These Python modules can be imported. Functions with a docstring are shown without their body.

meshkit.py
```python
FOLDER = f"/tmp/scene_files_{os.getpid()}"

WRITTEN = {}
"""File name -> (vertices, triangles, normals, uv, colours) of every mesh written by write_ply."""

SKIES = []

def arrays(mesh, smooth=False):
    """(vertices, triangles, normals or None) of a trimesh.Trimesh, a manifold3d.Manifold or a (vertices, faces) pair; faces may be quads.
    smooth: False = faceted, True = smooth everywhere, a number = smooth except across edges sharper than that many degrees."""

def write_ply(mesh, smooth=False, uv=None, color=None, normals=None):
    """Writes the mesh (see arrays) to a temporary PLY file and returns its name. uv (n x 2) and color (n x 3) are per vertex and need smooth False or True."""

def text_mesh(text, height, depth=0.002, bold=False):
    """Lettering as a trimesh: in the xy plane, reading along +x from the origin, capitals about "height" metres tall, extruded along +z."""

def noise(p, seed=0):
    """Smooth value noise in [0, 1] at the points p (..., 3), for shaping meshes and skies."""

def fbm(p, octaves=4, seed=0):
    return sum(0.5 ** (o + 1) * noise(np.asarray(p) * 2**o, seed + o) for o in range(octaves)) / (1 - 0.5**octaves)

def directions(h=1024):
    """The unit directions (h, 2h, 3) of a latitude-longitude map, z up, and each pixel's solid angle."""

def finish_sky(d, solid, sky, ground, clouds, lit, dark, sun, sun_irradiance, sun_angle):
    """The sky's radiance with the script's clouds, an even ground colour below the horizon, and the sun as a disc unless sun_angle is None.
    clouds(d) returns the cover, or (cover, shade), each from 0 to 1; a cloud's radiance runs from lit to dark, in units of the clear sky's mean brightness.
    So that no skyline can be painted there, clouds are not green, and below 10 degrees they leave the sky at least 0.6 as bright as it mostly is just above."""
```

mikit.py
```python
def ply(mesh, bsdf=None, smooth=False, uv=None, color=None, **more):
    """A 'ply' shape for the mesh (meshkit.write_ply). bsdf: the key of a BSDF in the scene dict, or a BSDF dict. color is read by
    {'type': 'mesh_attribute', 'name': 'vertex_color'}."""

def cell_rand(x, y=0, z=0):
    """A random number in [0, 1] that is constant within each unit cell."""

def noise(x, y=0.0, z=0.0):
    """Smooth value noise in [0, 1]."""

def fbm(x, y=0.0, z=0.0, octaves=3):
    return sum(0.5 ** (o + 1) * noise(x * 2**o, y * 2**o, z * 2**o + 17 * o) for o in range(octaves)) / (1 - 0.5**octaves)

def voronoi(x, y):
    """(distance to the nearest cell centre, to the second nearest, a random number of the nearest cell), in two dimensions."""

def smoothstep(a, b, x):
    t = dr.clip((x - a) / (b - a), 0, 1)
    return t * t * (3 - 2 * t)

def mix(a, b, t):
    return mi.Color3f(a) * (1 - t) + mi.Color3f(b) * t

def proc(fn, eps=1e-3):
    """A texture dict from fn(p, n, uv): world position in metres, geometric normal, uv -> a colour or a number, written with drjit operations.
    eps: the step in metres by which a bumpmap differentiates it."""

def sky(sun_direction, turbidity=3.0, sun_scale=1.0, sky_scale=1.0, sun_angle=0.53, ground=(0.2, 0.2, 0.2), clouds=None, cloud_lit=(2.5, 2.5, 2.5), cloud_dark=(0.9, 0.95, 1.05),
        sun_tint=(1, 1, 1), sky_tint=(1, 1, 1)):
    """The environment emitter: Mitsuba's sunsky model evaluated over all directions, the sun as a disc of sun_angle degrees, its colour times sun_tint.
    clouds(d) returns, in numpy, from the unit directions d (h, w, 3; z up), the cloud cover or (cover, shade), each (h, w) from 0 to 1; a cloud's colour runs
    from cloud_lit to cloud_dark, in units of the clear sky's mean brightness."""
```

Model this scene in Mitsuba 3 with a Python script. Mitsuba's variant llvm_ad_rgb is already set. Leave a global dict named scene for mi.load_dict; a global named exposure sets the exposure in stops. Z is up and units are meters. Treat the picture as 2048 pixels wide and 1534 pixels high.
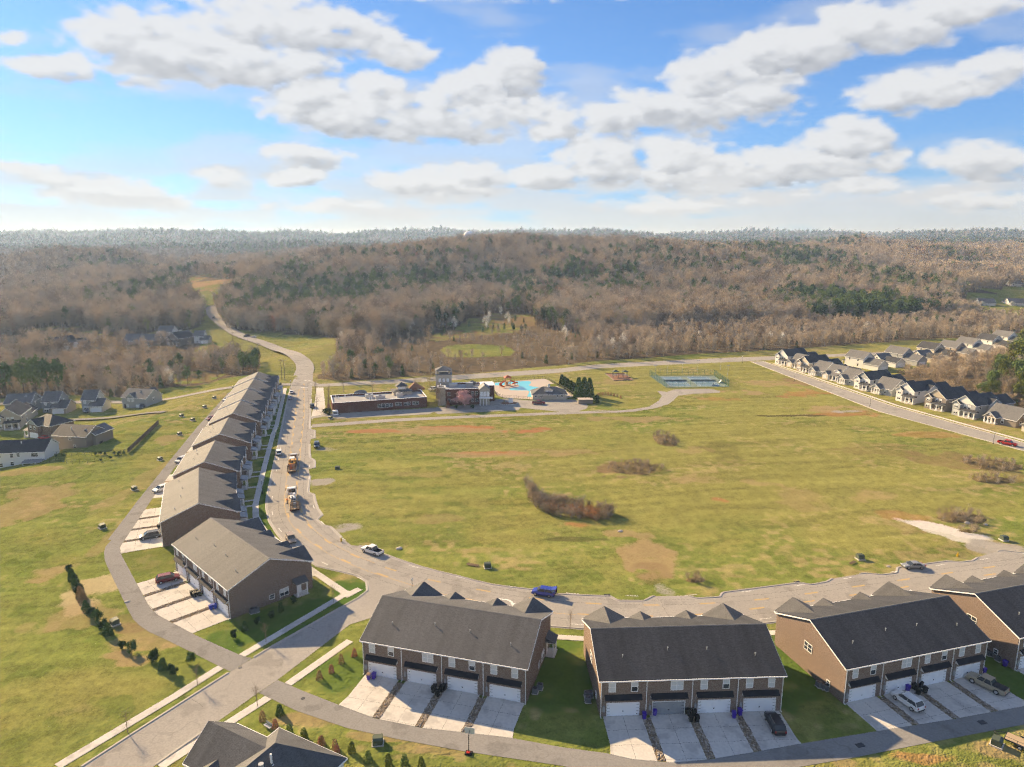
"""A new housing estate seen from the air: townhouses, a field, a clubhouse with a pool, wooded hills. World: x right, y away, z up, metres."""
import math
import random

import drjit as dr
import manifold3d as m3
import meshkit
import mikit
import mitsuba as mi
import numpy as np
import shapely
import trimesh
from mikit import fbm, mix, noise, proc, smoothstep, voronoi

T = mi.ScalarTransform4f
scene, labels = {}, {}
random.seed(5)
rng = np.random.default_rng(11)

# ------------------------------------------------------------------ camera, exposure, air, sun and sky
exposure = 3.0
PITCH, EYE = math.radians(11.8), [0.0, 0.0, 71.0]
scene["camera"] = {
    "type": "perspective", "fov": math.degrees(2 * math.atan(1024 / 1380)), "fov_axis": "x", "near_clip": 1.0, "far_clip": 30000.0,
    "to_world": T().look_at(origin=EYE, target=[0, math.cos(PITCH), EYE[2] - math.sin(PITCH)], up=[0, 0, 1]),
    "medium": {"type": "ref", "id": "air"},
}
scene["air"] = {"type": "homogeneous", "albedo": {"type": "rgb", "value": [0.80, 0.89, 0.98]}, "sigma_t": {"type": "rgb", "value": [0.000078, 0.000100, 0.000140]},
                "phase": {"type": "hg", "g": 0.25}}
scene["haze"] = {"type": "cube", "to_world": T().translate([0, 4000, 75]).scale([9000, 5500, 95]), "bsdf": {"type": "null"}, "interior": {"type": "ref", "id": "air"}}
labels["haze"] = {"label": "thin pale haze that lies over the valley and the hills", "kind": "stuff"}

SUN_AZ, SUN_EL = math.radians(-46.5), math.radians(24.5)
SUN = [math.sin(SUN_AZ) * math.cos(SUN_EL), math.cos(SUN_AZ) * math.cos(SUN_EL), math.sin(SUN_EL)]
# cumulus clouds: azimuth and elevation of the middle (degrees), half width, height above and below the middle, density
CLOUDS = [(-25.0, 12.9, 6.6, 2.44, 2.53, 1.0), (-15.8, 14.9, 8.4, 1.88, 1.94, 1.0), (-8.6, 13.8, 3.4, 1.16, 1.01, 0.9), (-31.7, 10.9, 3.2, 0.75, 0.66, 0.8), (-34.1, 12.4, 1.2, 0.63, 0.57, 0.7), (-20.1, 12.5, 6.4, 1.6, 1.64, 1.0), 
          (-26.1, 10.8, 2.2, 0.79, 0.64, 0.6), (-7.2, 9.6, 12.5, 1.94, 2.25, 1.1), (-0.5, 12.3, 2.9, 1.87, 2.11, 1.1), (-15.4, 10.3, 3.5, 1.36, 1.74, 1.0), (-10.2, 10.9, 3.4, 1.55, 1.76, 1.0), (-3.7, 10.9, 3.5, 1.74, 2.15, 1.1), 
          (3.4, 8.7, 2.7, 1.08, 1.28, 1.0), (15.4, 11.9, 3.9, 1.98, 2.74, 1.1), (19.8, 13.2, 4.6, 1.74, 2.28, 1.1), (25.3, 14.1, 5.1, 1.35, 1.69, 1.0), (30.2, 14.8, 4.3, 0.85, 0.87, 0.9), (13.7, 9.7, 8.1, 1.55, 2.12, 1.0), 
          (18.0, 10.4, 4.1, 1.67, 1.71, 1.0), (8.8, 9.0, 4.5, 1.42, 1.81, 0.9), (29.3, 10.0, 5.3, 1.54, 1.58, 1.05), (32.9, 10.7, 2.9, 1.47, 1.81, 1.0), (27.6, 9.4, 3.3, 0.95, 0.97, 1.0), (18.3, 5.1, 11.3, 1.61, 1.64, 1.0), 
          (25.0, 6.8, 3.5, 1.51, 2.05, 1.1), (7.0, 5.9, 4.6, 1.85, 2.08, 1.1), (13.9, 6.2, 4.0, 1.27, 1.84, 1.05), (1.4, 5.2, 2.8, 1.13, 1.15, 1.0), (27.7, 5.1, 2.1, 0.84, 1.01, 0.9), (-6.5, 4.6, 6.0, 1.51, 1.53, 0.95), 
          (-3.3, 5.4, 3.2, 1.13, 1.14, 0.9), (-16.4, 6.3, 3.0, 0.79, 1.45, 0.9), (-22.1, 4.6, 2.6, 0.99, 0.89, 0.85), (-17.0, 4.8, 2.2, 0.65, 0.81, 0.8), (-30.0, 3.2, 4.4, 1.17, 1.18, 0.85), (-34.1, 4.5, 2.0, 0.63, 0.57, 0.8), 
          (-32.2, 3.9, 2.3, 0.65, 0.65, 0.7), (33.0, 4.8, 3.2, 1.43, 1.45, 1.0), (25.0, 3.3, 4.4, 0.77, 0.7, 0.8), (-26.9, 2.8, 2.6, 0.62, 0.52, 0.7), (32.1, 2.6, 5.4, 0.72, 0.73, 0.7), (14.8, 2.8, 9.3, 0.82, 0.75, 0.7), 
          (-12.8, 2.6, 7.8, 0.68, 0.69, 0.6)]


def cloud_mass(az, el, ang):
    """How deep inside a cloud a direction lies; below 0 is clear air. Also how near the cloud's base it is."""
    w1, w2 = meshkit.fbm(ang * 0.9, 4, 31) - 0.5, meshkit.fbm(ang * 0.9, 4, 57) - 0.5
    azw, elw = az + 5.5 * w1, el + 2.2 * w2
    body, below = np.full(az.shape, -1.0), np.zeros(az.shape)
    for a, e, rx, up, dn, k in CLOUDS:
        v = elw - e
        b = k * (1 - ((azw - a) / rx) ** 2 - (v / np.where(v > 0, up * 1.1, dn)) ** 2)
        below = np.where(b > body, np.clip(0.5 - v / (up + dn), 0, 1), below)
        body = np.maximum(body, b)
    away = np.maximum(sst(38, 52, np.abs(az)), sst(17, 24, el))  # beyond the clouds listed above the field of cumulus simply goes on
    field = (meshkit.fbm(ang * 0.55, 5, 77) - 0.55) * 6.0
    body = np.where(away > 0, np.maximum(body, field * away), body)
    puff = 1 - np.abs(2 * meshkit.fbm(ang * 2.6, 3, 5) - 1) * 2.2
    fine = meshkit.fbm(ang * 6.5, 4, 15) - 0.5
    return np.minimum(body, 0.75) + 0.34 * (puff - 0.55) + 1.25 * fine, below


def sst(a, b, x):
    t = np.clip((x - a) / (b - a), 0, 1)
    return t * t * (3 - 2 * t)


def cloud_cover(d):
    x, y, z = d[..., 0], d[..., 1], d[..., 2]
    az, el = np.degrees(np.arctan2(x, y)), np.degrees(np.arcsin(np.clip(z, -1, 1)))
    ang = np.stack([x * 9, y * 9, z * 15], -1)
    mass, below = cloud_mass(az, el, ang)
    nearer_sun, _ = cloud_mass(az - 1.1, el + 0.8, ang + np.array([-0.16, -0.03, 0.2]))
    cover = sst(-0.10, 0.55, mass)
    streak = meshkit.fbm(np.stack([az / 5.5, el / 0.85, 0 * az], -1), 5, 21)
    low = sst(0.44, 0.64, streak + 0.14 * sst(6, 0.5, el)) * sst(8.0, 2.5, el) * 0.75
    wisp = 0.42 * sst(0.50, 0.70, meshkit.fbm(np.stack([az / 9 + el / 14, el / 2.3 - az / 60, 0 * az], -1), 5, 63)) * sst(24, 12, el)
    low = 1 - (1 - low) * (1 - wisp)
    veil = 0.18 * sst(8, 0, el)
    shade = np.clip(0.06 + 0.70 * sst(0.35, 1.0, below) * sst(0.1, 0.8, mass) + 0.8 * (nearer_sun - mass + 0.03), 0, 1)
    shade = np.where(low > cover * 0.7, 0.22 + 0.5 * (streak - 0.5), shade)
    return 1 - (1 - cover * 0.97) * (1 - low) * (1 - veil), np.clip(shade, 0, 1)
scene["sky"] = mikit.sky(SUN, turbidity=1.6, sun_scale=1.0, sky_scale=0.57, clouds=cloud_cover, cloud_lit=(2.75, 2.8, 2.88), cloud_dark=(1.42, 1.50, 1.66),
                         sun_tint=(1.0, 0.97, 0.91), sky_tint=(0.60, 0.84, 1.26), ground=(0.16, 0.15, 0.10))

# ------------------------------------------------------------------ plan of the estate: outlines on the ground, in metres
BOULEVARD = [(-106.8, 363.9), (-91.14, 305.21), (-82.83, 274.52), (-79.42, 262.26), (-77.14, 254.64), (-74.88, 252.81), (-71.94, 242.28), (-72.93, 240.94), (-71.9, 235.71), (-68.83, 224.99),
    (-67.01, 219.26), (-64.72, 216.5), (-62.69, 209.23), (-64.08, 207.58), (-61.92, 201.21), (-58.5, 187.3), (-56.38, 185.75), (-54.61, 180.75), (-52.32, 175.06), (-49.89, 170.58),
    (-50.42, 167.56), (-48.01, 164.23), (-45.71, 163.01), (-41.57, 156.79), (-41.64, 156.7), (-38.09, 152.31), (-35.11, 151.83), (-29.62, 147.69), (-24.66, 144.17), (-19.96, 141.21),
    (-15.88, 139.01), (-11.94, 137.17), (-8.07, 135.08), (-4.32, 133.34), (0.07, 132.08), (4.39, 131.13), (9.32, 129.34), (14.6, 128.78), (19.87, 128.43), (21.36, 126.57), (26.6, 126.57),
    (28.73, 128.5), (35.49, 128.64), (37.34, 127.59), (42.23, 128.08), (43.31, 129.91), (60.74, 134.09), (62.93, 133.19), (66.79, 134.47), (68.53, 135.85), (76.69, 138.36), (80.05, 137.57),
    (83.69, 138.36), (85.3, 140.96), (98.63, 144.17), (100.61, 143.57), (103.93, 144.17), (106.95, 146.35), (113.91, 149.5), (118.36, 148.14), (150, 154.5), (150, 144), (105, 132.7),
    (80, 126.3), (65, 122.3), (48.5, 118.5), (30, 116.5), (13, 116.5), (6.9, 117.3), (-3, 119.9), (-12, 122.9), (-20.5, 125.9), (-24.5, 124.5), (-27.25, 120.07), (-33.32, 124.55),
    (-30.95, 127.94), (-29.77, 130.77), (-30.71, 134.47), (-33.33, 137.17), (-36.71, 138.76), (-43.19, 141.63), (-53.5, 152.4), (-58.46, 159.84), (-62.3, 166.3), (-66.51, 175.99),
    (-68.68, 182.72), (-74.74, 204.84), (-82.11, 232.55), (-90.82, 264.23), (-101.79, 305.21), (-107.64, 327.56), (-110.5, 340.2), (-113, 352)]
SIDE_STREET = [(-33.32, 124.55), (-43.0, 110.3), (-47.29, 103.26), (-55.14, 89.43), (-59.14, 82.07), (-66, 69.5), (-56, 69.5), (-49.08, 82.52), (-45, 89.8), (-40.66, 97.83), (-38.51, 101.39),
    (-30.52, 117.94), (-27.25, 120.07)]
ALLEY_LEFT = [(-134.49, 320.23), (-121.44, 256.48), (-113.24, 220.64), (-103.65, 179.75), (-97.53, 155.27), (-96.64, 155.21), (-95.89, 151.36), (-94.61, 148.59), (-92.11, 144.6), (-89.89, 141.63),
    (-74.71, 122.6), (-72.34, 119.76), (-70.06, 117.64), (-66.89, 115.29), (-62.88, 113.03), (-48.56, 104.22), (-47.2, 103.4), (-45.0, 107.3), (-46.65, 107.69), (-57.7, 114.15),
    (-63.74, 118.12), (-68.47, 121.32), (-70.8, 123.57), (-72.33, 125.22), (-89.46, 146.79), (-90.78, 148.59), (-92.4, 151.36), (-100.19, 180.72), (-108.04, 212.45), (-113.06, 235.68),
    (-120.26, 264.21), (-131.56, 315.99)]
ALLEY_FRONT = [(-38.6, 101.2), (-34.14, 98.7), (-26.77, 94.88), (-20.77, 91.89), (-13.39, 89.8), (-7.38, 88.88), (-0.46, 87.79), (7.01, 85.86), (13.31, 84.66), (16.8, 83.5), (22.23, 82.84),
    (27.72, 83.5), (34.8, 85), (40.78, 86.38), (53.51, 89.06), (66.17, 91.62), (79.53, 94.68), (120, 104), (121, 99.8), (76.54, 90.55), (59.26, 86.55), (47.93, 83.83), (39.18, 82.0),
    (32, 80.2), (24, 79.0), (16, 79.6), (6.82, 82.3), (-6.64, 85.0), (-16.68, 87.5), (-24.5, 89.8), (-33.27, 93.67), (-40.5, 97.9)]
CROSS_ROAD = [(-102.06, 334.41), (-94.45, 331.92), (-78.4, 335.6), (-57.46, 340.47), (-28.4, 349.2), (23.88, 367.72), (49.52, 381.82), (86.59, 392.08), (131.8, 402.72), (161.79, 410.71),
    (215, 425), (330, 452), (331, 459.5), (214, 433), (166.64, 423.48), (135.37, 417.91), (89.51, 405.81), (51.1, 394.52), (24.66, 380.29), (-22.09, 364.88), (-38.22, 359.33),
    (-56.91, 351.55), (-78.61, 344.97), (-96.28, 338.63), (-106.6, 351), (-107, 341)]
RIGHT_STREET = [(141.45, 403.41), (154.47, 282.14), (175.43, 226.7), (205, 180), (213, 183), (182.61, 236.58), (165.65, 292.03), (149.36, 404.84)]
LEFT_ROAD = [(-107.6, 341.5), (-108.9, 335.4), (-126, 332.2), (-140, 325), (-160, 322.5), (-163, 329), (-140, 332.5), (-126, 339.5)]
PATH = [(-78.51, 261.5), (-47.81, 270.16), (-16.54, 275.73), (45.99, 285.33), (32.78, 281.41), (42.78, 283.17), (51.09, 285.94), (59.59, 290.94), (65.92, 302.02), (69.58, 312.36),
    (69.36, 321.76), (71.04, 322.37), (73.69, 320.32), (78.34, 326.13), (96.03, 327.61), (99.44, 322.37), (98.36, 318.7), (84.47, 315.9), (77.02, 311.98), (72.8, 302.93), (69.11, 295.77),
    (61.36, 287.76), (51.61, 282.05), (32.33, 277.33), (45.32, 280.99), (-16.31, 271.66), (-47.07, 265.77), (-77.21, 256.91)]
CAR_PARK = [(-81.29, 270.16), (-76.61, 273.94), (-70.55, 270.16), (-34.76, 277.29), (-32.64, 281.52), (-30.93, 277.81), (2.87, 284.5), (3.58, 288.67), (11.52, 285.33), (21.19, 280.99),
    (27.9, 282.6), (32.02, 287.27), (33.21, 292.08), (32.75, 297.36), (27.17, 304.98), (10.05, 301.89), (-1.91, 306.55), (-7.55, 304.05), (-12.87, 295.87), (-36.05, 288.11), (-70.48, 280.45),
    (-77.63, 277.81), (-82.15, 273.17)]
PLAZA = [(-95.76, 330.28), (-92.32, 330.28), (-77.38, 278.34), (-82.02, 273.17), (-88.16, 300.36)]
POOL_DECK = [(-9.33, 342.19), (16.83, 352.17), (18.26, 348.69), (28.67, 310.72), (25.54, 307.14), (9.54, 304.46), (-3.5, 307.56), (-6.4, 311.78), (-8.19, 322.84)]
POOL = [(-8.74, 341.17), (-4.67, 342.7), (-0.25, 344.76), (8.15, 345.8), (9.68, 344.24), (9.28, 339.15), (8.31, 335.17), (9.87, 332.73), (13.07, 330.32), (13.29, 327.01), (11.8, 322.84),
    (10.02, 312.86), (9.21, 309.24), (6.87, 310.08), (7.98, 317.22), (8.34, 321.7), (7.15, 323.3), (-0.23, 323.76), (-1.62, 326.08), (-0.48, 328.42), (2.28, 330.8), (3.81, 332.73),
    (3.09, 337.15), (-0.24, 339.15), (-4.57, 335.66), (-8.48, 334.68)]
COURT_PAD = [(73.0, 359.4), (75.5, 330), (106.8, 331.8), (107.4, 360.4)]
PLAYGROUND = [(50.2, 366), (52.4, 346.7), (62.6, 347.9), (61, 365.8)]
WALK_LEFT = [(-110.51, 328.78), (-91.37, 258.32), (-89.36, 249.18), (-77.6, 204.81), (-70.13, 177.84), (-67.06, 169.68), (-64.22, 164.64), (-61.65, 160.62), (-44.22, 139.98), (-33.45, 128.99),
    (-31.6, 131.5)]
WALK_STREET_L = [(-33.38, 130.41), (-47.16, 107.85), (-49.45, 104.61), (-53.6, 96.97), (-62.53, 82.14)]
WALK_STREET_R = [(-29.29, 112.58), (-36.43, 100.25), (-38.69, 96.55), (-42.72, 90.55), (-48.38, 82.07)]
WALK_FRONT = [(-22.6, 122.3), (-12.6, 119.2), (-3.6, 116.4), (6.6, 113.9), (13, 113.2), (30, 113.3), (48.9, 115.2), (65.8, 119.2), (81, 123.1), (110, 130.4)]
YELLOW_FAR = [(-104.6, 339.24), (-85.8, 275.6), (-75.24, 235.71), (-64.5, 196.56), (-62.21, 187.82), (-55.2, 170.58), (-53.26, 166.3), (-47.07, 157.2), (-39.17, 149.05), (-30.14, 142.04),
    (-19, 135.8), (-8.5, 131.6), (2, 128.0), (12, 125.9), (22, 125.0), (32, 124.9), (42, 125.9), (53.36, 127.59), (64.7, 130.55), (75.9, 133.49), (86.81, 136.24), (97.81, 139.17),
    (108.82, 141.88), (140, 149.6)]
YELLOW_NEAR = [(-102.5, 325.43), (-94.77, 296.31), (-81.78, 249.2), (-73.59, 219.26), (-68.72, 201.21), (-62.0, 177.86), (-57.81, 167.98), (-55.5, 163.82), (-49.39, 155.7), (-41.03, 146.79),
    (-32.0, 139.82), (-16.47, 130.77), (-7.62, 126.57), (-1.66, 124.55), (7.85, 122.28), (14.52, 121.32), (25.5, 120.7), (35.3, 121.2), (42.8, 122.6), (52.8, 124.7), (65.8, 127.94),
    (87.1, 133.57), (98.5, 136.4), (109.4, 139.2), (140, 146.8)]
FAR_ROAD = [(-113.2, 369.6), (-116.7, 384.4), (-123.7, 402.5), (-132.9, 420.8), (-154.9, 467.2), (-172.3, 494.2), (-186.7, 511.7), (-202.0, 527.6), (-217.0, 544.6), (-233.6, 568.5), (-252.2, 598.0),
    (-268.3, 624.1), (-283.5, 651.7), (-295.2, 677.4), (-298.2, 691.6)]
LEFT_ALLEY_DRIVE = [(-146.8, 283.3), (-167.8, 293.0), (-194.8, 296.2), (-212.2, 287.8), (-219.0, 285.2)]
WOODS = [[(-101.4, 351.8), (-104.2, 363.8), (-99.7, 371.3), (-93.2, 390.8), (-105.4, 402.4), (-115.5, 447.9), (-130.7, 505.4), (-151.1, 539.3), (-168.5, 544.6), (-178.7, 553.1), (-208.2, 557.8), (-238.4, 575.3), (-275.2, 643.1), (-296.9, 692.2), (-330, 900), (-420, 860), (-308.2, 687.2), (-269.6, 598.1), (-265.6, 564.3), (-293.5, 581.0), (-291.2, 551.4), (-315.5, 551.8), (-370.5, 582.3), (-395.9, 582.4), (-399.9, 534.8), (-7000, 600), (-7000, 8400), (7000, 8400), (7000, 560), (392.6, 525.7), (342.7, 506.9), (290.6, 493.4), (232.4, 469.9), (175.8, 447.5), (119.5, 433.2), (84.5, 416.6), (52.5, 405.5), (7.3, 381.4), (-22.7, 365.5), (-59.0, 356.2), (-83.0, 346.2)],
    [(-269.3, 333.9), (-243.3, 339.6), (-224.2, 345.3), (-197.6, 338.9), (-186.4, 362.4), (-170.6, 369.2), (-160.9, 379.3), (-138.8, 369.3), (-155.1, 419.9), (-185.1, 463.4), (-202.4, 456.1), (-220.1, 430.8), (-241.0, 417.1), (-292.4, 444.8), (-326.1, 470.9), (-322.1, 445.2), (-344.0, 431.1)]]
CLEARINGS = [[(-46.6, 549.5), (-37.0, 620.1), (-6.5, 650.4), (25.1, 634.8), (20.1, 580.4), (12.2, 550.4), (-5.3, 526.2), (-36.5, 503.7), (-53.5, 485.9), (-65.3, 502.8)], [(-47.2, 448.0), (-44.4, 466.5), (-28.4, 471.8), (-4.7, 466.6), (2.1, 441.3), (-1.1, 424.1), (-25.3, 418.2), (-40.2, 421.2)],
    [(-466.2, 977.3), (-420.2, 954.3), (-320.0, 826.7), (-322.4, 806.2), (-346.8, 793.8), (-369.4, 783.4)], [(484.0, 744.4), (632.6, 888.0), (688.9, 916.5), (469.3, 617.7), (440.4, 631.3), (429.2, 676.4)],
    [(-202.6, 395.3), (-189.1, 410.9), (-166.6, 396.6), (-168.0, 376.0), (-186.1, 372.9)]]
BRUSH_LAND = [[(-421.9, 543.3), (-388.2, 570.5), (-286.6, 542.4), (-257.0, 551.5), (-228.9, 505.3), (-219.3, 463.9), (-242.6, 425.5), (-299.4, 455.9), (-348.5, 445.5)], [(212, 240), (206, 285), (204, 330), (203, 358), (214, 372), (235, 386), (262, 400), (300, 425), (350, 450), (380, 380), (330, 290), (270, 235)]]
# ------------------------------------------------------------------ where the small things stand
BOXES = [(-103.0, 162.4), (-74.9, 118.1), (-19.3, 86.6), (-5.4, 141.0), (79.0, 145.2), (118.7, 155.3), (-109.4, 189.4), (-115.7, 217.0), (-123.4, 246.9), (-127.9, 267.6),
    (-132.6, 289.2), (-135.8, 306.8), (-135.5, 274.2), (-136.1, 330.0), (-115.8, 336.6), (-73.4, 270.3), (-55.0, 207.3)]
CEDARS = [(-96.1, 138.4), (-94.1, 135.9), (-92.1, 133.4), (-90.6, 131.7), (-88.6, 129.2), (-83.4, 123.2), (-81.0, 120.8), (-78.4, 118.5), (-76.0, 116.2), (-74.1, 114.5), (-68.9, 110.0),
    (-66.6, 108.7), (-61.7, 106.1), (-58.8, 104.0), (-56.4, 102.5), (-55.0, 105.8)]
SHRUBS = [(-50.4, 113.3, 0), (-49.6, 116.1, 0), (-48.0, 118.1, 0), (-46.2, 120.1, 0), (-45.1, 122.8, 0), (-43.5, 125.7, 0), (-27.4, 107.8, 2), (-29.2, 105.8, 2), (-30.2, 103.1, 2),
    (-31.7, 101.3, 2), (-35.4, 92.7, 0), (-37.6, 91.4, 2), (-35.1, 89.7, 2), (-32.5, 88.3, 1), (-29.9, 86.6, 1), (-27.2, 86.1, 2), (-24.6, 84.4, 2), (-30.2, 87.5, 1),
    (-27.4, 86.1, 2), (-25.1, 85.3, 2), (-22.6, 84.6, 1), (-19.9, 82.9, 1), (-17.0, 82.2, 1), (-14.8, 82.3, 1), (-12.4, 81.7, 1), (-87.0, 127.5, 2)]
SAPLINGS = [(-44.3, 112.2), (-51.2, 99.9), (-35.7, 126.0), (-56.5, 88.8), (-39.5, 94.6), (-80.2, 320.6), (-66.1, 318.5), (-82.4, 282.8), (-91.2, 313.4), (202.7, 385.2), (10.8, 116.5)]
BLOSSOM = [(-84.7, 368.8), (-77.3, 529.7), (-19.1, 589.6), (-10.3, 635.2), (-3.7, 574.7), (37.7, 495.5), (59.0, 545.3), (65.2, 441.6), (73.4, 451.6), (57.1, 447.8), (-117.1, 470.5),
    (-21.3, 549.1), (-46.6, 549.5), (64.5, 437.6), (73.0, 445.5), (173.4, 459.2), (182.8, 462.1), (129.8, 473.4), (266.1, 515.0), (-187.4, 368.8), (-192.4, 427.2)]
WOODEDGE = [(-103.5, 365.0), (-102.5, 376.9), (-93.6, 380.2), (-82.8, 369.2), (-76.9, 373.6)]
PINES_BIG = [(-250.8, 334.1, 0.9), (-245.6, 339.2, 0.95), (-235.7, 333.8, 1.0), (-230.9, 335.9, 1.0), (-224.6, 334.0, 0.95), (-238.4, 580.7, 0.9), (221.7, 310.8, 0.72), (231.4, 316.8, 0.8),
    (234.2, 311.0, 0.9), (246.2, 331.7, 1), (231.7, 301.1, 1), (265.7, 350.0, 1), (238.5, 330.9, 0.7), (328.7, 437.7, 1), (303.7, 408.6, 0.9), (216.0, 302.1, 0.55),
    (214.6, 306.8, 0.5), (225.4, 296.7, 0.8)]
BRUSH = [(215.6, 376.9), (233.6, 361.7), (348.9, 469.2), (228.2, 302.4), (277.3, 447.2), (203.3, 359.4), (212.8, 364.5)]
CLEAR_CEDARS = [(-59.8, 520.8), (-52.5, 512.5), (-52.2, 529.8), (-35.1, 563.6), (-22.7, 534.9), (-19.2, 549.2), (-15.1, 549.3), (-11.0, 549.4), (-6.2, 549.5), (-0.1, 569.7), (-4.7, 613.1),
    (2.9, 602.0), (10.2, 590.8), (1.3, 549.5), (-50.5, 563.4), (-44.2, 380.9), (-36.5, 380.7), (6.2, 414.9), (19.9, 397.2), (32.7, 421.8), (36.2, 412.3), (47.2, 418.4),
    (52.4, 417.8), (59.6, 425.0), (83.2, 431.3)]
MOUNDS = [(39.0, 135.4, 2.2, 1.3, 0.7), (55.2, 239.6, 4.5, 9, 1.6), (39.0, 208.7, 9, 7, 0.9), (117.6, 169.2, 6, 4, 1.5), (154.7, 212.1, 9, 7, 1.8), (144.8, 197.5, 7, 4, 1.5),
    (113.6, 168.0, 4, 2.5, 0.9), (113.3, 160.5, 2.5, 1.5, 0.6)]
THICKET = [(3.9, 197.5), (6.3, 187.8), (8.5, 181.4), (11.2, 180.1), (14.6, 178.8), (18.5, 177.4), (22.3, 174.8), (26.6, 171.9), (25.6, 167.7), (21.3, 166.1), (17.6, 167.6),
    (12.5, 169.2), (8.7, 171.6), (6.2, 175.0), (4.7, 181.5)]
FENCE = [(-130.3, 224.3), (-138.8, 262.1)]
WIREFENCE = [(-151.2, 215.8), (-142.2, 213.2), (-135.0, 214.2), (-130.3, 224.3)]
WIREFENCE2 = [(-158.0, 224.7), (-147.2, 221.2), (-138.2, 222.0), (-130.3, 224.3)]
BUSHES_DARK = [(-152.6, 221.1), (-150.2, 221.5), (-139.9, 222.1), (-138.7, 222.9), (-137.1, 222.7), (-134.3, 223.2), (-132.6, 223.0), (-131.3, 223.7), (-134.5, 215.7), (-132.6, 218.2),
    (-131.8, 221.0)]
POLES = [(-118.6, 348.6, 11), (-116.6, 347.1, 11), (-164.2, 441.1, 12), (-201.1, 493.0, 12), (-270.8, 604.2, 15)]
LAMPS = [(-20.1, 127.7), (-71.2, 186.3), (-84.4, 237.5), (-97.7, 288.2), (-107.0, 326.3), (143.8, 344.5), (155.5, 291.5), (170.6, 235.1), (134.6, 397.2)]
FAR_LIGHT = [(74.5, 352.2), (84.0, 365.8), (93.1, 369.9), (100.5, 366.9), (114.9, 374.4), (112.4, 352.8)]
BENCH = [(-36.2, 89.7)]
HOOP = [(-6.1, 84.6)]
TRAILER = [(71.5, 88.0), -65.0]
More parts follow.
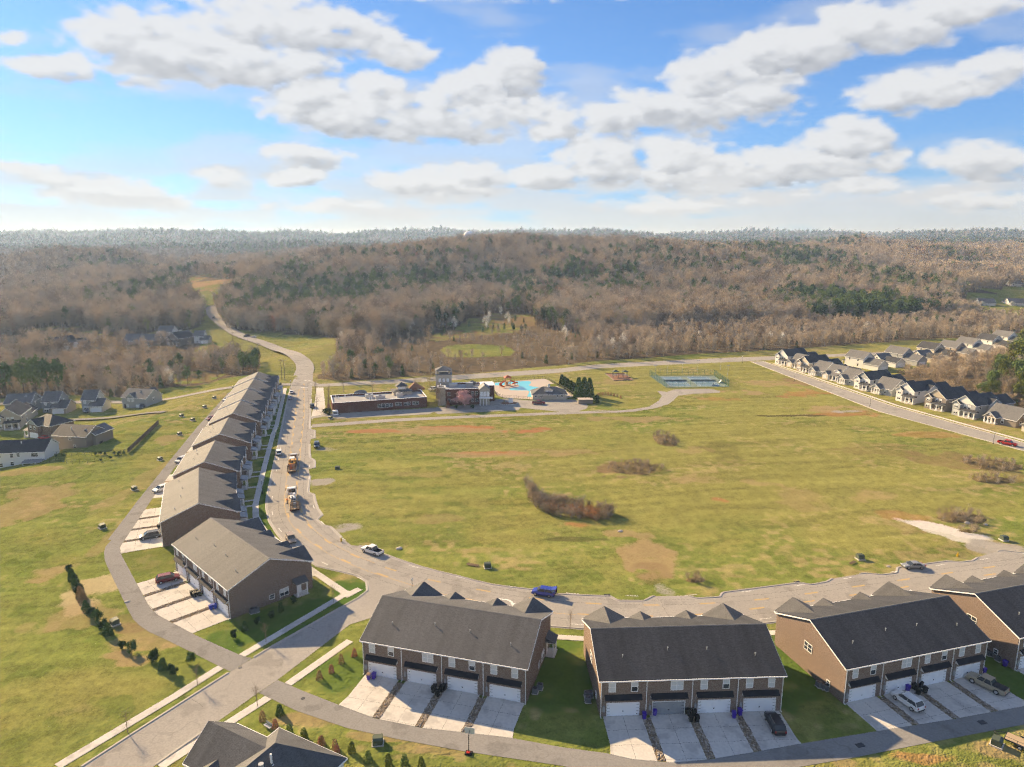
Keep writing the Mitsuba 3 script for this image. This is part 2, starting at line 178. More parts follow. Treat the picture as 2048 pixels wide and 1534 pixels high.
VEHICLES = [('pickup', 'white', -32.3, 148.2, 147.0, 'white pickup truck parked at the field kerb'), ('suv', 'blue', 6.4, 129.0, 163.0, 'blue car with two people at its open tailgate'),
    ('sedan', 'grey', 88.5, 140.8, -179.0, 'grey sedan parked in a kerb bay on the right'), ('suv', 'tan', -53.2, 154.8, -62.0, 'tan car parked at the kerb beside the corner townhouse row'),
    ('suv', 'charcoal', -87.9, 156.4, -151.0, 'charcoal car on a pale drive left of the townhouses'), ('suv', 'maroon', -73.0, 134.8, 29.0, 'dark red car on the first drive of the corner townhouse row'),
    ('suv', 'black', 39.1, 90.1, 89.0, 'black car on the last drive of the middle front row'), ('suv', 'white', 61.7, 95.2, 112.0, 'white car on a shaded drive beside black bins'),
    ('pickup', 'sand', 76.9, 99.4, 123.0, 'tan pickup with a black bed cover on a shaded drive'), ('suv', 'white', -101.1, 188.6, -122.0, 'white car half hidden behind the second left roof'),
    ('suv', 'silver', -107.8, 215.2, -104.0, 'silver car on a drive behind the third left row'), ('sedan', 'maroon', -120.8, 269.2, -120.0, 'maroon car far up the left alley'),
    ('sedan', 'white', -128.4, 302.8, -111.0, 'white car on the farthest drive of the left alley'), ('suv', 'white', -78.7, 223.1, 111.0, 'white car parked on the left kerb of the boulevard behind the works trucks'),
    ('sedan', 'white', -103.8, 317.5, 108.0, 'white car, farther of two parked near the far crossing'), ('sedan', 'silver', -100.9, 305.5, 111.0, 'silver car, nearer of two parked near the far crossing'),
    ('suv', 'charcoal', -86.3, 289.7, 108.0, 'dark car parked beside the brick plaza'), ('suv', 'navy', -68.3, 231.9, -75.0, 'dark blue car in the gravel bay beside the field'),
    ('pickup', 'red', 174.7, 233.9, -51.0, 'bright red pickup on the right street'), ('pickup', 'maroon', 11.7, 295.3, -2.0, 'maroon pickup in front of the pool house'),
    ('suv', 'charcoal', -270.5, 625.3, -71.0, 'dark car driving on the winding road'), ('pickup', 'charcoal', -208.3, 538.2, -120.0, 'dark truck on the lay-by beside the winding road'),
    ('sedan', 'white', -201.2, 533.4, 161.0, 'white car on the lay-by beside the winding road'), ('sedan', 'red', -186.3, 264.2, 162.0, 'red car at the garage of the brick fronted house'),
    ('suv', 'charcoal', -172.0, 311.5, -66.0, 'dark car at the garage of the rightmost valley house'), ('pickup', 'white', -167.7, 240.0, 179.0, 'white truck between the two valley houses'),
    ('suv', 'white', -38.2, 324.1, -127.0, 'white car behind the clubhouse trees'), ('suv', 'white', 55.9, 120.3, 14.0, 'white car whose roof shows between the gables of the right front row'),
    ('suv', 'white', 80.2, 127.1, 14.0, 'white car behind the right gable of the right front row'), ('sedan', 'grey', -195.7, 309.0, -87.0, 'grey car under the awning of the third valley house')]
TRUCKS = [(-61.0, 181.2, 111.0), (-70.3, 212.1, 104.0)]
PEOPLE = [(8.7, 129.4), (9.1, 129.4), (-61.7, 178.7), (-70.2, 206.0)]
BINS = [(-65.2, 128.7, 'black'), (-64.3, 128.0, 'black'), (-64.5, 129.2, 'black'), (-63.6, 128.5, 'black'), (-58.9, 123.2, 'blue'), (-58.3, 123.6, 'blue'), (-88.7, 162.1, 'black'),
    (-88.3, 162.2, 'black'), (-23.6, 101.3, 'purple'), (-22.8, 101.5, 'purple'), (-12.6, 98.0, 'black'), (-11.8, 97.0, 'black'), (-12.4, 98.4, 'black'), (-11.3, 98.2, 'black'),
    (-10.9, 98.5, 'black'), (20.0, 91.8, 'purple'), (21.7, 92.6, 'purple'), (33.6, 92.0, 'purple'), (34.7, 92.6, 'purple'), (26.9, 92.5, 'black'), (27.7, 92.5, 'black'),
    (26.9, 91.2, 'black'), (27.8, 91.1, 'black'), (26.7, 92.9, 'black'), (63.5, 98.4, 'purple'), (64.8, 98.8, 'black'), (66.1, 99.3, 'black'), (64.7, 97.5, 'black'),
    (66.0, 97.9, 'black'), (63.4, 99.6, 'black'), (78.8, 103.0, 'purple'), (83.7, 104.9, 'purple'), (61.6, 122.3, 'blue'), (62.7, 122.4, 'blue')]
AC = [(3.7, 97.9), (4.5, 98.9), (11.9, 96.9), (11.9, 95.7), (12.4, 97.0), (49.8, 99.5), (50.3, 99.1), (50.7, 98.7), (-50.4, 122.0), (-49.7, 122.4), (83.2, 108.2), (83.7, 107.8),
    (83.8, 106.5)]


HILLS = [  # centre x, y, radius x, radius y, rotation (degrees), height
    (-60, 1060, 330, 270, 0, 36), (330, 1170, 300, 260, 10, 33), (880, 1650, 480, 420, 0, 50), (-760, 1150, 330, 260, -15, 24),
    (-1000, 2250, 900, 380, 5, 30), (300, 2300, 700, 420, 0, 26), (1650, 2500, 700, 500, 0, 42), (-330, 1500, 260, 240, 0, 26), (560, 860, 150, 130, 0, 9),
]


def ground_height(x, y):
    """Height of the land in metres; the building plots lie level at 0."""
    x, y = np.asarray(x, float), np.asarray(y, float)
    z = np.zeros(np.broadcast(x, y).shape)
    for cx, cy, sx, sy, r, a in HILLS:
        c, s = np.cos(np.radians(r)), np.sin(np.radians(r))
        u, v = ((x - cx) * c + (y - cy) * s) / sx, (-(x - cx) * s + (y - cy) * c) / sy
        z = z + a * np.exp(-(u * u + v * v))
    p = np.stack(np.broadcast_arrays(x / 210, y / 210, 0 * x), -1)
    far = sst(2800, 4200, np.hypot(x, y))
    z = z + (58 * (meshkit.fbm(p * 0.85, 3, 3) - 0.46)) * sst(560, 1000, y) + far * (44 + 105 * (meshkit.fbm(p * 0.42, 2, 9) - 0.3))
    z = z * sst(20, 300, y - (390 + 0.27 * x)) * sst(-1500, -300, y + 0 * x + 900)
    # the slope behind the alley down to the valley on the left
    s = -(x + 152 + (y - 205) * -0.13)
    z = z - 7.0 * sst(-4, 48, s - sst(330, 460, y) * 6) * sst(150, 215, y - 0.12 * (x + 150)) * (1 - sst(430, 700, y))
    z = z - 2.5 * sst(8, 60, -(x + 103 + (y - 175) * -0.2)) * (1 - sst(140, 215, y - 0.12 * (x + 150))) * sst(60, 110, y)
    # the brushy knoll behind the houses on the right
    z = z + 8.5 * np.exp(-(((x - 262) / 42) ** 2 + ((y - 335) / 48) ** 2)) * sst(206, 232, x + 0.12 * (y - 300)) * sst(392, 350, y - 0.5 * (x - 240))
    return z


# ------------------------------------------------------------------ helpers: meshes and entries
class MB:
    """Collects flat faces; every face gets uv in metres (u level along it, v up it)."""

    def __init__(s):
        s.v, s.f, s.uv = [], [], []

    def face(s, *pts):
        p = np.array(pts, float)
        n = np.cross(p[1] - p[0], p[2] - p[0])
        n /= np.linalg.norm(n) + 1e-12
        u = np.array([-n[1], n[0], 0.0])
        u = np.array([1.0, 0, 0]) if np.linalg.norm(u) < 1e-3 else u / np.linalg.norm(u)
        w = np.cross(n, u)
        k = len(s.v)
        s.v += p.tolist()
        s.uv += np.stack([p @ u, p @ w], 1).tolist()
        s.f += [(k, k + i, k + i + 1) for i in range(1, len(p) - 1)]
        return s

    def box(s, x0, y0, z0, x1, y1, z1):
        a, b, c, d, e, f, g, h = [(x, y, z) for z in (z0, z1) for y in (y0, y1) for x in (x0, x1)]
        for q in ((a, c, d, b), (e, f, h, g), (a, b, f, e), (c, g, h, d), (a, e, g, c), (b, d, h, f)):
            s.face(*q)
        return s

    def prism(s, poly, off):
        """A flat polygon (anticlockwise seen from the side it is pushed towards) swept by the vector off."""
        p = np.array(poly, float)
        q = p + np.array(off, float)
        s.face(*p[::-1])
        s.face(*q)
        for i in range(len(p)):
            j = (i + 1) % len(p)
            s.face(p[i], p[j], q[j], q[i])
        return s

    def bar(s, a, b, r, n=6, r2=None):
        a, b = np.array(a, float), np.array(b, float)
        t = (b - a) / np.linalg.norm(b - a)
        x = np.cross(t, [0, 0, 1] if abs(t[2]) < 0.9 else [1, 0, 0])
        x /= np.linalg.norm(x)
        y = np.cross(t, x)
        an = np.arange(n) * 2 * math.pi / n
        ring = np.cos(an)[:, None] * x + np.sin(an)[:, None] * y
        p, q = a + ring * r, b + ring * (r if r2 is None else r2)
        for i in range(n):
            j = (i + 1) % n
            s.face(p[i], p[j], q[j], q[i])
        s.face(*q)
        s.face(*p[::-1])
        return s

    def mesh(s):
        return np.array(s.v), np.array(s.f)

    def ply(s, bsdf):
        return mikit.ply(s.mesh(), bsdf, uv=np.array(s.uv))


def place(x, y, z=0.0, deg=0.0, scale=1.0):
    return T().translate([float(x), float(y), float(z)]).rotate([0, 0, 1], float(deg)).scale(scale)


used = {}


def fresh(name):
    k = used.get(name, -1) + 1
    used[name] = k
    return name if k == 0 else f"{name}_{k:03d}"


def tag(key, label, cat=None, group=None, kind=None):
    d = {"label": label, "category": cat, "group": group, "kind": kind}
    labels[key] = {k: v for k, v in d.items() if v}
    return key


def add(parts, name, label, cat, tw, group=None, notes=None):
    """A thing from parts: a list of (part path, ply dict); '' as path = the thing itself is one mesh. Repeated paths are numbered."""
    key = fresh(name)
    tag(key, label, cat, group)
    seen = {}
    for path, shape in parts:
        if path == "":
            scene[key] = {**shape, "to_world": tw}
            continue
        n = seen.get(path, 0)
        seen[path] = n + 1
        full = f"{key}__{path}" + (f"_{n:03d}" if n else "")
        scene[full] = {**shape, "to_world": tw}
        if notes and path in notes and n == 0:
            labels[full] = {"label": notes[path]}
    return key


def struct(key, mesh, bsdf, label=None, smooth=False, uv=None, color=None):
    scene[key] = mikit.ply(mesh, bsdf, smooth=smooth, uv=uv, color=color)
    labels[key] = {"kind": "structure", **({"label": label} if label else {})}


# ------------------------------------------------------------------ materials
def rgb(*c):
    return {"type": "rgb", "value": list(c)}


def plain(name, c, rough=0.7, spec=0.3, **kw):
    scene[name] = {"type": "twosided", "bsdf": {"type": "principled", "base_color": rgb(*c), "roughness": rough, "specular": spec, **kw}}


def diffuse(name, c):
    scene[name] = {"type": "twosided", "bsdf": {"type": "diffuse", "reflectance": rgb(*c)}}


def textured(name, fn, bump=None, scale=1.0, eps=0.05, rough=None):
    base = {"type": "diffuse", "reflectance": proc(fn)} if rough is None else {"type": "principled", "base_color": proc(fn), "roughness": rough, "specular": 0.25}
    if bump is not None:
        base = {"type": "bumpmap", "arbitrary": proc(bump, eps), "scale": scale, "bsdf": base}
    scene[name] = {"type": "twosided", "bsdf": base}


DIRT = [(-14.2, 255.9, 17.3, 3.6, 0, (0.4, 0.185, 0.085), 0.9), (-23.5, 252.1, 43.6, 4.2, 0, (0.36, 0.26, 0.135), 0.7), (4.0, 251.1, 7.5, 3.1, 0, (0.4, 0.185, 0.085), 0.9), (10.7, 255.1, 5.7, 2.1, 0, (0.4, 0.185, 0.085), 0.8),
    (-53.7, 251.7, 11.3, 3.1, 0, (0.4, 0.185, 0.085), 0.7), (-2.4, 223.9, 11.9, 2.1, 0, (0.4, 0.185, 0.085), 0.8), (-4.0, 221.9, 28.6, 2.1, 0, (0.36, 0.26, 0.135), 0.6), (43.7, 270.4, 24.3, 4.1, 0, (0.36, 0.26, 0.135), 0.6),
    (138.1, 277.5, 12.6, 5.6, 0, (0.4, 0.185, 0.085), 0.6), (132.0, 287.2, 12.7, 7.2, 0, (0.36, 0.26, 0.135), 0.8), (138.0, 317.1, 16.6, 11.7, 0, (0.4, 0.185, 0.085), 0.55), (133.6, 336.5, 15.1, 15.3, 0, (0.36, 0.26, 0.135), 0.7),
    (147.5, 346.2, 10.2, 13.7, 0, (0.23, 0.15, 0.085), 0.5), (57.2, 181.4, 3.1, 2.6, 0, (0.4, 0.185, 0.085), 0.7), (74.1, 195.7, 5.9, 3.7, 0, (0.36, 0.26, 0.135), 0.6), (37.3, 208.0, 9.5, 6.9, 0, (0.23, 0.15, 0.085), 0.75),
    (29.9, 143.5, 6.9, 8.9, 0, (0.36, 0.26, 0.135), 0.85), (29.9, 137.9, 4.4, 6.1, 0, (0.23, 0.15, 0.085), 0.4), (28.6, 159.5, 6.2, 2.7, 0, (0.36, 0.26, 0.135), 0.7), (31.3, 131.7, 2.4, 2.9, 0, (0.36, 0.33, 0.285), 0.9),
    (-40.8, 162.5, 5.3, 3.2, 0, (0.36, 0.33, 0.285), 0.95), (-57.4, 195.7, 4.2, 4.2, 0, (0.36, 0.33, 0.285), 0.9), (-64.9, 229.6, 7.8, 3.6, 0, (0.36, 0.33, 0.285), 0.8), (108.7, 161.1, 9.0, 2.6, -35, (0.64, 0.6, 0.53), 1),
    (110.3, 154.8, 9.0, 2.4, -40, (0.64, 0.6, 0.53), 0.8), (113.3, 151.3, 5.3, 3.8, 0, (0.36, 0.33, 0.285), 0.9), (140.6, 281.9, 5.3, 3.1, 0, (0.36, 0.33, 0.285), 0.9), (17.9, 164.4, 5.8, 2.7, 0, (0.4, 0.185, 0.085), 0.7),
    (110.3, 275.3, 20.6, 1.6, 0, (0.085, 0.075, 0.035), 0.8), (-133.2, 175.9, 9.4, 19.9, 0, (0.36, 0.26, 0.135), 0.6), (-99.2, 141.6, 5.0, 6.5, 0, (0.36, 0.26, 0.135), 0.75),
    (-66.4, 106.0, 5.5, 2.9, 0, (0.36, 0.26, 0.135), 0.8), (-66.3, 114.1, 6.5, 4.6, 0, (0.36, 0.26, 0.135), 0.6), (-86.7, 131.7, 4.8, 8.2, 0, (0.52, 0.42, 0.24), 0.8), (-72.2, 118.4, 3.9, 3.4, 0, (0.23, 0.15, 0.085), 0.4),
    (-83.8, 120.2, 5.8, 5.5, 0, (0.36, 0.26, 0.135), 0.5), (57.1, 83.8, 4.7, 1.3, 0, (0.4, 0.185, 0.085), 0.55), (69.0, 85.8, 4.7, 1.8, 0, (0.36, 0.26, 0.135), 0.7), (46.9, 82.9, 4.3, 1.2, 0, (0.36, 0.26, 0.135), 0.6),
    (-30.5, 91.7, 5.2, 1.8, 0, (0.36, 0.26, 0.135), 0.7), (-17.9, 88.3, 6.6, 1.2, 0, (0.36, 0.26, 0.135), 0.6), (-8.9, 85.8, 6.4, 1.3, 0, (0.36, 0.26, 0.135), 0.5), (112.8, 319.3, 14.3, 6.7, 0, (0.36, 0.26, 0.135), 0.8),
    (96.4, 304.2, 11.2, 5.1, 0, (0.4, 0.185, 0.085), 0.4), (54.7, 342.5, 15.3, 12.8, 0, (0.36, 0.26, 0.135), 0.5), (125.3, 228.4, 14.0, 7.8, 0, (0.23, 0.15, 0.085), 0.3), (144.1, 217.0, 10.2, 8.8, 0, (0.23, 0.15, 0.085), 0.5),
    (152.3, 207.4, 6.0, 11.9, 0, (0.23, 0.15, 0.085), 0.5), (101.3, 181.8, 8.4, 5.3, 0, (0.36, 0.26, 0.135), 0.5), (102.5, 171.3, 6.5, 3.7, 0, (0.4, 0.185, 0.085), 0.4), (80.3, 181.7, 8.2, 8.0, 0, (0.36, 0.26, 0.135), 0.4),
    (-28.4, 203.0, 9.3, 3.7, 0, (0.36, 0.26, 0.135), 0.35), (62.5, 225.9, 6.6, 5.8, 0, (0.36, 0.26, 0.135), 0.5), (71.8, 228.6, 6.9, 12.0, 0, (0.085, 0.075, 0.035), 0.3), (183.3, 261.3, 11.3, 9.2, 0, (0.36, 0.26, 0.135), 0.4),
    (155.1, 246.7, 13.0, 4.1, 0, (0.4, 0.185, 0.085), 0.4), (-125.5, 240.0, 5.3, 6.7, 0, (0.36, 0.26, 0.135), 0.6), (-110.9, 198.2, 3.3, 30.4, 0, (0.36, 0.26, 0.135), 0.4), (15.3, 155.8, 7.3, 1.2, 0, (0.085, 0.075, 0.035), 0.5),
    (28.2, 169.5, 6.5, 2.1, 0, (0.085, 0.075, 0.035), 0.4), (-152.1, 207.6, 9.3, 3.6, 0, (0.36, 0.26, 0.135), 0.6), (11.2, 590.8, 51.8, 77.7, 0, (0.23, 0.15, 0.085), 0.8), (-27.7, 513.4, 33.7, 26.3, 0, (0.23, 0.15, 0.085), 0.8),
    (-388.4, 880.7, 74.3, 99.4, 0, (0.42, 0.25, 0.12), 0.9), (-182.8, 390.3, 23.1, 23.4, 0, (0.23, 0.15, 0.085), 0.8), (-88.4, 370.0, 16.5, 12.2, 0, (0.36, 0.26, 0.135), 0.5),
    (-21.3, 168.2, 7.8, 3.3, 0, (0.36, 0.26, 0.135), 0.4), (18.1, 225.4, 20.5, 3.2, 0, (0.36, 0.26, 0.135), 0.5), (56.8, 198.1, 9.2, 4.3, 0, (0.36, 0.26, 0.135), 0.45), (-7.5, 149.8, 7.0, 1.8, 0, (0.36, 0.26, 0.135), 0.4),
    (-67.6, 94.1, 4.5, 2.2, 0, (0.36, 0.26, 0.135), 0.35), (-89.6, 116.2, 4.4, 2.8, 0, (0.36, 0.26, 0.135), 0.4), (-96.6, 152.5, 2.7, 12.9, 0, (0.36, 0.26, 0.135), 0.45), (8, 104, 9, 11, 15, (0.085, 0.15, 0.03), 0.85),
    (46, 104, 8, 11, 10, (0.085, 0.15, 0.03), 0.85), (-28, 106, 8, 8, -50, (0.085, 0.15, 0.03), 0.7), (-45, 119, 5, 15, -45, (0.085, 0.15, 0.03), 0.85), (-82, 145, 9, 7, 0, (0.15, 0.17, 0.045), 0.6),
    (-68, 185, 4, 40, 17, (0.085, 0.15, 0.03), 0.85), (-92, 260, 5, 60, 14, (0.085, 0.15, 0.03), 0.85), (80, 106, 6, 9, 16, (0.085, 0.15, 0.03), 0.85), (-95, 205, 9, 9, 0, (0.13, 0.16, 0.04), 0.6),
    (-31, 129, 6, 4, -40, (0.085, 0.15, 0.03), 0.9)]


def grass_colour(p, n, uv):
    x, y = p.x, p.y
    big, mid = fbm(x * 0.011, y * 0.016, 0, 3), fbm(x * 0.06 + 7, y * 0.09, 3, 3)
    fine, tuft = 0.35 * noise(x * 1.7, y * 1.7, 5) + 0.35 * noise(x * 4.3, y * 4.3, 6) + 0.3 * noise(x * 9.1, y * 9.1, 7), noise(x * 0.55, y * 0.62, 8)
    c = mix((0.275, 0.262, 0.078), (0.205, 0.232, 0.058), smoothstep(0.42, 0.60, 0.55 * big + 0.45 * mid))
    c = mix(c, (0.345, 0.275, 0.125), 0.75 * smoothstep(0.56, 0.70, 0.5 * mid + 0.3 * tuft + 0.2 * noise(x * 0.02, y * 0.035, 9)))
    mown = fbm((x * 0.9 + y * 0.15) * 0.035, (y - 0.16 * x + 5 * fbm(x * 0.02, y * 0.02, 6, 2)) * 0.42, 4, 3)
    weed = smoothstep(0.60, 0.72, fbm(x * 0.23, y * 0.23, 11, 3)) * smoothstep(0.35, 0.6, big)
    c = mix(c, (0.120, 0.165, 0.032), 0.55 * weed)
    c = c * (0.50 + 0.70 * fine + 0.24 * tuft + 0.5 * (mown - 0.5))
    w = (mid - 0.5) * 1.3 + (noise(x * 0.35, y * 0.35, 2) - 0.5) * 0.5 + (fine - 0.5) * 0.25
    for cx, cy, rx, ry, rot, col, k in DIRT:
        ca, sa = math.cos(math.radians(rot)), math.sin(math.radians(rot))
        u, v = ((x - cx) * ca + (y - cy) * sa) / rx, ((y - cy) * ca - (x - cx) * sa) / ry
        c = mix(c, mi.Color3f(*col) * (0.85 + 0.3 * fine), k * smoothstep(-0.1, 0.6, 1 - (u * u + v * v) + w * 2.8))
    return c


def grass_bump(p, n, uv):
    return 0.085 * noise(p.x * 2.1, p.y * 2.1, 1) + 0.10 * noise(p.x * 4.6, p.y * 4.6, 2) + 0.05 * noise(p.x * 9.2, p.y * 9.2, 4)


def litter_colour(p, n, uv):
    a, b = fbm(p.x * 0.03, p.y * 0.03, 1, 3), noise(p.x * 0.5, p.y * 0.5, 2)
    return mix((0.100, 0.078, 0.052), (0.165, 0.128, 0.080), a) * (0.7 + 0.5 * b)


textured("meadow", grass_colour, grass_bump, 1.0, 0.06)
textured("leaf_litter", litter_colour)


def asphalt_fn(lo, hi):
    def fn(p, n, uv):
        a = fbm(p.x * 0.09, p.y * 0.09, 1, 3)
        b = noise(p.x * 5, p.y * 5, 2)
        crack = smoothstep(0.010, 0.002, dr.abs(fbm(p.x * 0.16 + 3, p.y * 0.16, 4, 3) - 0.5))
        oil = smoothstep(0.60, 0.74, fbm(p.x * 0.35, p.y * 0.35, 9, 3))
        return mix(lo, hi, a) * (0.90 + 0.2 * b) * (1 - 0.12 * crack) * (1 - 0.16 * oil)
    return fn


textured("asphalt_pale", asphalt_fn((0.325, 0.303, 0.270), (0.395, 0.370, 0.332)))
textured("asphalt_alley", asphalt_fn((0.240, 0.230, 0.214), (0.305, 0.292, 0.272)))


def concrete_fn(p, n, uv):
    a, b = fbm(p.x * 0.16, p.y * 0.16, 2, 3), noise(p.x * 4, p.y * 4, 6)
    stain = smoothstep(0.58, 0.75, fbm(p.x * 0.5 + 9, p.y * 0.5, 3, 3))
    return mix((0.56, 0.525, 0.47), (0.66, 0.625, 0.565), a) * (0.93 + 0.14 * b) * (1 - 0.18 * stain)


textured("concrete", concrete_fn)
plain("kerb_grey", (0.42, 0.395, 0.35), 0.85)


def brick_fn(lo, hi, mortar):
    def fn(p, n, uv):
        u, v = uv.x / 0.215, uv.y / 0.075
        row = dr.floor(v)
        u = u + 0.5 * (row - 2 * dr.floor(row / 2))
        r = mikit.cell_rand(dr.floor(u), row, 3)
        fu, fv = u - dr.floor(u), v - row
        joint = dr.maximum(smoothstep(0.93, 0.97, fu), smoothstep(0.82, 0.9, fv))
        big = fbm(uv.x * 0.25, uv.y * 0.5, 5, 3)
        return mix(mix(lo, hi, r * 0.7 + 0.3 * big), mortar, joint * 0.8)
    return fn


textured("brick", brick_fn((0.150, 0.108, 0.086), (0.275, 0.198, 0.152), (0.36, 0.33, 0.30)))
textured("brick_red", brick_fn((0.115, 0.045, 0.035), (0.180, 0.075, 0.055), (0.22, 0.17, 0.15)))


def shingle_fn(lo, hi, streak):
    def fn(p, n, uv):
        v = uv.y / 0.145
        row = dr.floor(v)
        r = mikit.cell_rand(dr.floor(uv.x / 0.31 + 0.37 * row), row, 1)
        edge = smoothstep(0.86, 1.0, v - row)
        st = fbm(uv.x * 0.9, uv.y * 0.05, 3, 3)
        blot = fbm(uv.x * 0.12, uv.y * 0.2, 7, 3)
        return mix(lo, hi, 0.55 * r + 0.45 * blot) * (1 - 0.5 * edge) * (1 - streak + 2 * streak * st)
    return fn


textured("shingle", shingle_fn((0.080, 0.080, 0.081), (0.140, 0.139, 0.139), 0.24), rough=0.75)
textured("shingle_dark", shingle_fn((0.034, 0.036, 0.040), (0.072, 0.073, 0.078), 0.30), rough=0.7)  # dark shingles; on detached houses the colour also carries shade of unlit slopes
textured("shingle_grey", shingle_fn((0.120, 0.119, 0.118), (0.180, 0.177, 0.173), 0.12), rough=0.8)
plain("trim_white", (0.82, 0.81, 0.79), 0.5)
plain("door_white", (0.82, 0.83, 0.84), 0.4)
plain("grey_door", (0.30, 0.31, 0.32), 0.5)
plain("window_glass", (0.035, 0.045, 0.055), 0.06, 0.6)
plain("window_blind", (0.60, 0.62, 0.62), 0.15, 0.5)
plain("dark_metal", (0.035, 0.037, 0.042), 0.45, 0.5)
plain("grey_metal", (0.30, 0.31, 0.31), 0.4, 0.5)
plain("porch_metal", (0.16, 0.17, 0.19), 0.4, 0.5)
plain("galvanised", (0.48, 0.48, 0.47), 0.35, 0.5, metallic=0.3)
plain("rubber", (0.018, 0.018, 0.019), 0.8)
plain("wood_fence", (0.165, 0.115, 0.075), 0.9)
plain("wood_pale", (0.46, 0.35, 0.22), 0.85)
plain("paint_yellow", (0.52, 0.35, 0.14), 0.7)
plain("paint_white", (0.70, 0.68, 0.64), 0.7)


def ground_at_pt(x, y):
    return float(ground_height(np.array([x]), np.array([y]))[0])


# townhouse rows: back-left end of the ridge, direction of the ridge, number of homes, height of the plot
RIDGES = [(-22.9, 111.15, -15.9, 4, 0), (12.52, 100.63, 2.8, 4, 0), (48.98, 103.22, 15.9, 4, 0), (81.74, 111.76, 16.4, 4, 0), (-67.9, 145.85, -45.0, 4, 0), (-86.06, 180.85, -66.2, 4, 0),
          (-92.45, 206.9, -74.8, 3, 0), (-99.7, 235.4, -75.4, 3, 0), (-105.64, 262.5, -76.7, 3, 0), (-110.5, 283.0, -76.7, 3, 0.25), (-115.35, 303.5, -76.7, 3, 0.5), (-118.6, 317.2, -76.7, 2, 0.75)]
UNIT, DEEP, EAVE, RIDGE = 7.02, 16.7, 6.25, 9.65


def row_frame(i):
    x, y, deg, n, z = RIDGES[i]
    c, s = math.cos(math.radians(deg)), math.sin(math.radians(deg))
    return x + 0.42 * c + DEEP / 2 * s, y + 0.42 * s - DEEP / 2 * c, deg, n, z


def row_world(i, pts):
    x, y, deg, n, z = row_frame(i)
    c, s = math.cos(math.radians(deg)), math.sin(math.radians(deg))
    return [(x + c * a - s * b, y + s * a + c * b) for a, b in pts]


P = lambda pts: shapely.Polygon(pts).buffer(0)  # noqa: E731
LINE = lambda pts, w: shapely.LineString(pts).buffer(w / 2, cap_style="flat", join_style="mitre")  # noqa: E731
WIDE = shapely.union_all([P(ALLEY_LEFT), P(ALLEY_FRONT)])
DRIVES, STRIPS = [], []
for i in range(len(RIDGES)):
    n = RIDGES[i][3]
    here = shapely.Point(row_world(i, [(n * UNIT / 2, -0.5)])[0])

    def next_to(poly):
        parts = getattr(poly, "geoms", [poly])
        return min(parts, key=lambda g: g.distance(here))

    reach = 12.5 if i < 4 else 19
    for k in range(n):
        lo, hi = k * UNIT + (0.45 if k == 0 else 0.62), (k + 1) * UNIT - (0.3 if k == n - 1 else 0.62)
        flare = [(lo - (1.1 if k == 0 else 0), -reach), (hi + (1.1 if k == n - 1 else 0), -reach), (hi, -6), (hi, -0.02), (lo, -0.02), (lo, -6)]
        q = P(row_world(i, flare)).difference(WIDE.buffer(0.02))
        DRIVES.append((i, k, next_to(q)))
        if k < n - 1:
            STRIPS.append((i, k, next_to(P(row_world(i, [(hi + 0.03, -reach), (hi + 1.21, -reach), (hi + 1.21, -0.6), (hi + 0.03, -0.6)])).difference(WIDE.buffer(0.1)))))
WALKS = [(WALK_LEFT, 1.6), (WALK_STREET_L, 1.5), (WALK_STREET_R, 1.5), (WALK_FRONT, 1.5)]
ROADS = shapely.union_all([P(x) for x in (BOULEVARD, SIDE_STREET, CROSS_ROAD, RIGHT_STREET)])
WALK_SHAPES = [LINE(p, w).difference(ROADS.buffer(0.3)).difference(WIDE.buffer(0.05)) for p, w in WALKS]
OFF = [(165.65 + 2.6, 292.03 + 0.6), (182.61 + 2.5, 236.58 + 0.9), (213 + 2.5, 183 + 1.4)]
WALK_SHAPES.append(LINE([(149.36 + 3.4, 404.84 - 8), *OFF], 1.5))
FRONT_PATHS = []
for i in range(4, len(RIDGES)):
    for k in range(RIDGES[i][3]):
        u = (k + (0.3 if k % 2 else 0.7)) * UNIT
        FRONT_PATHS.append(P(row_world(i, [(u - 0.5, DEEP + 1.5), (u + 0.5, DEEP + 1.5), (u + 0.5, DEEP + 14), (u - 0.5, DEEP + 14)])))
walk_near = WALK_SHAPES[0]
TRIM = shapely.union_all([walk_near, ROADS.buffer(0.2)])

GARDEN_PATHS = []
for g in FRONT_PATHS:
    q = g.difference(TRIM)
    if g.intersects(walk_near):
        parts = sorted(getattr(q, "geoms", [q]), key=lambda a: a.distance(ROADS))
        GARDEN_PATHS.append(parts[-1])
PAVED = shapely.union_all([ROADS, WIDE, *[d[2] for d in DRIVES], *[s[2] for s in STRIPS], *WALK_SHAPES, *GARDEN_PATHS,
                           *[P(x) for x in (PATH, CAR_PARK, PLAZA, POOL_DECK, COURT_PAD, PLAYGROUND)], *[P(row_world(i, [(0, 0), (RIDGES[i][3] * UNIT, 0), (RIDGES[i][3] * UNIT, DEEP), (0, DEEP)])) for i in range(len(RIDGES))]])
shapely.prepare(PAVED)

# ------------------------------------------------------------------ the land
def axis(lo, hi, step, outs, grow=1.16):
    mid = np.arange(lo, hi + step / 2, step)
    left, right, d = [], [], step
    while (lo - sum(left)) > outs[0]:
        d *= grow
        left.append(min(d, 110))
    d = step
    while (hi + sum(right)) < outs[1]:
        d *= grow
        right.append(min(d, 110))
    return np.concatenate([(lo - np.cumsum(left))[::-1], mid, hi + np.cumsum(right)])


GX, GY = axis(-250, 290, 1.2, (-7800, 7800)), axis(66, 430, 1.2, (-900, 8600))


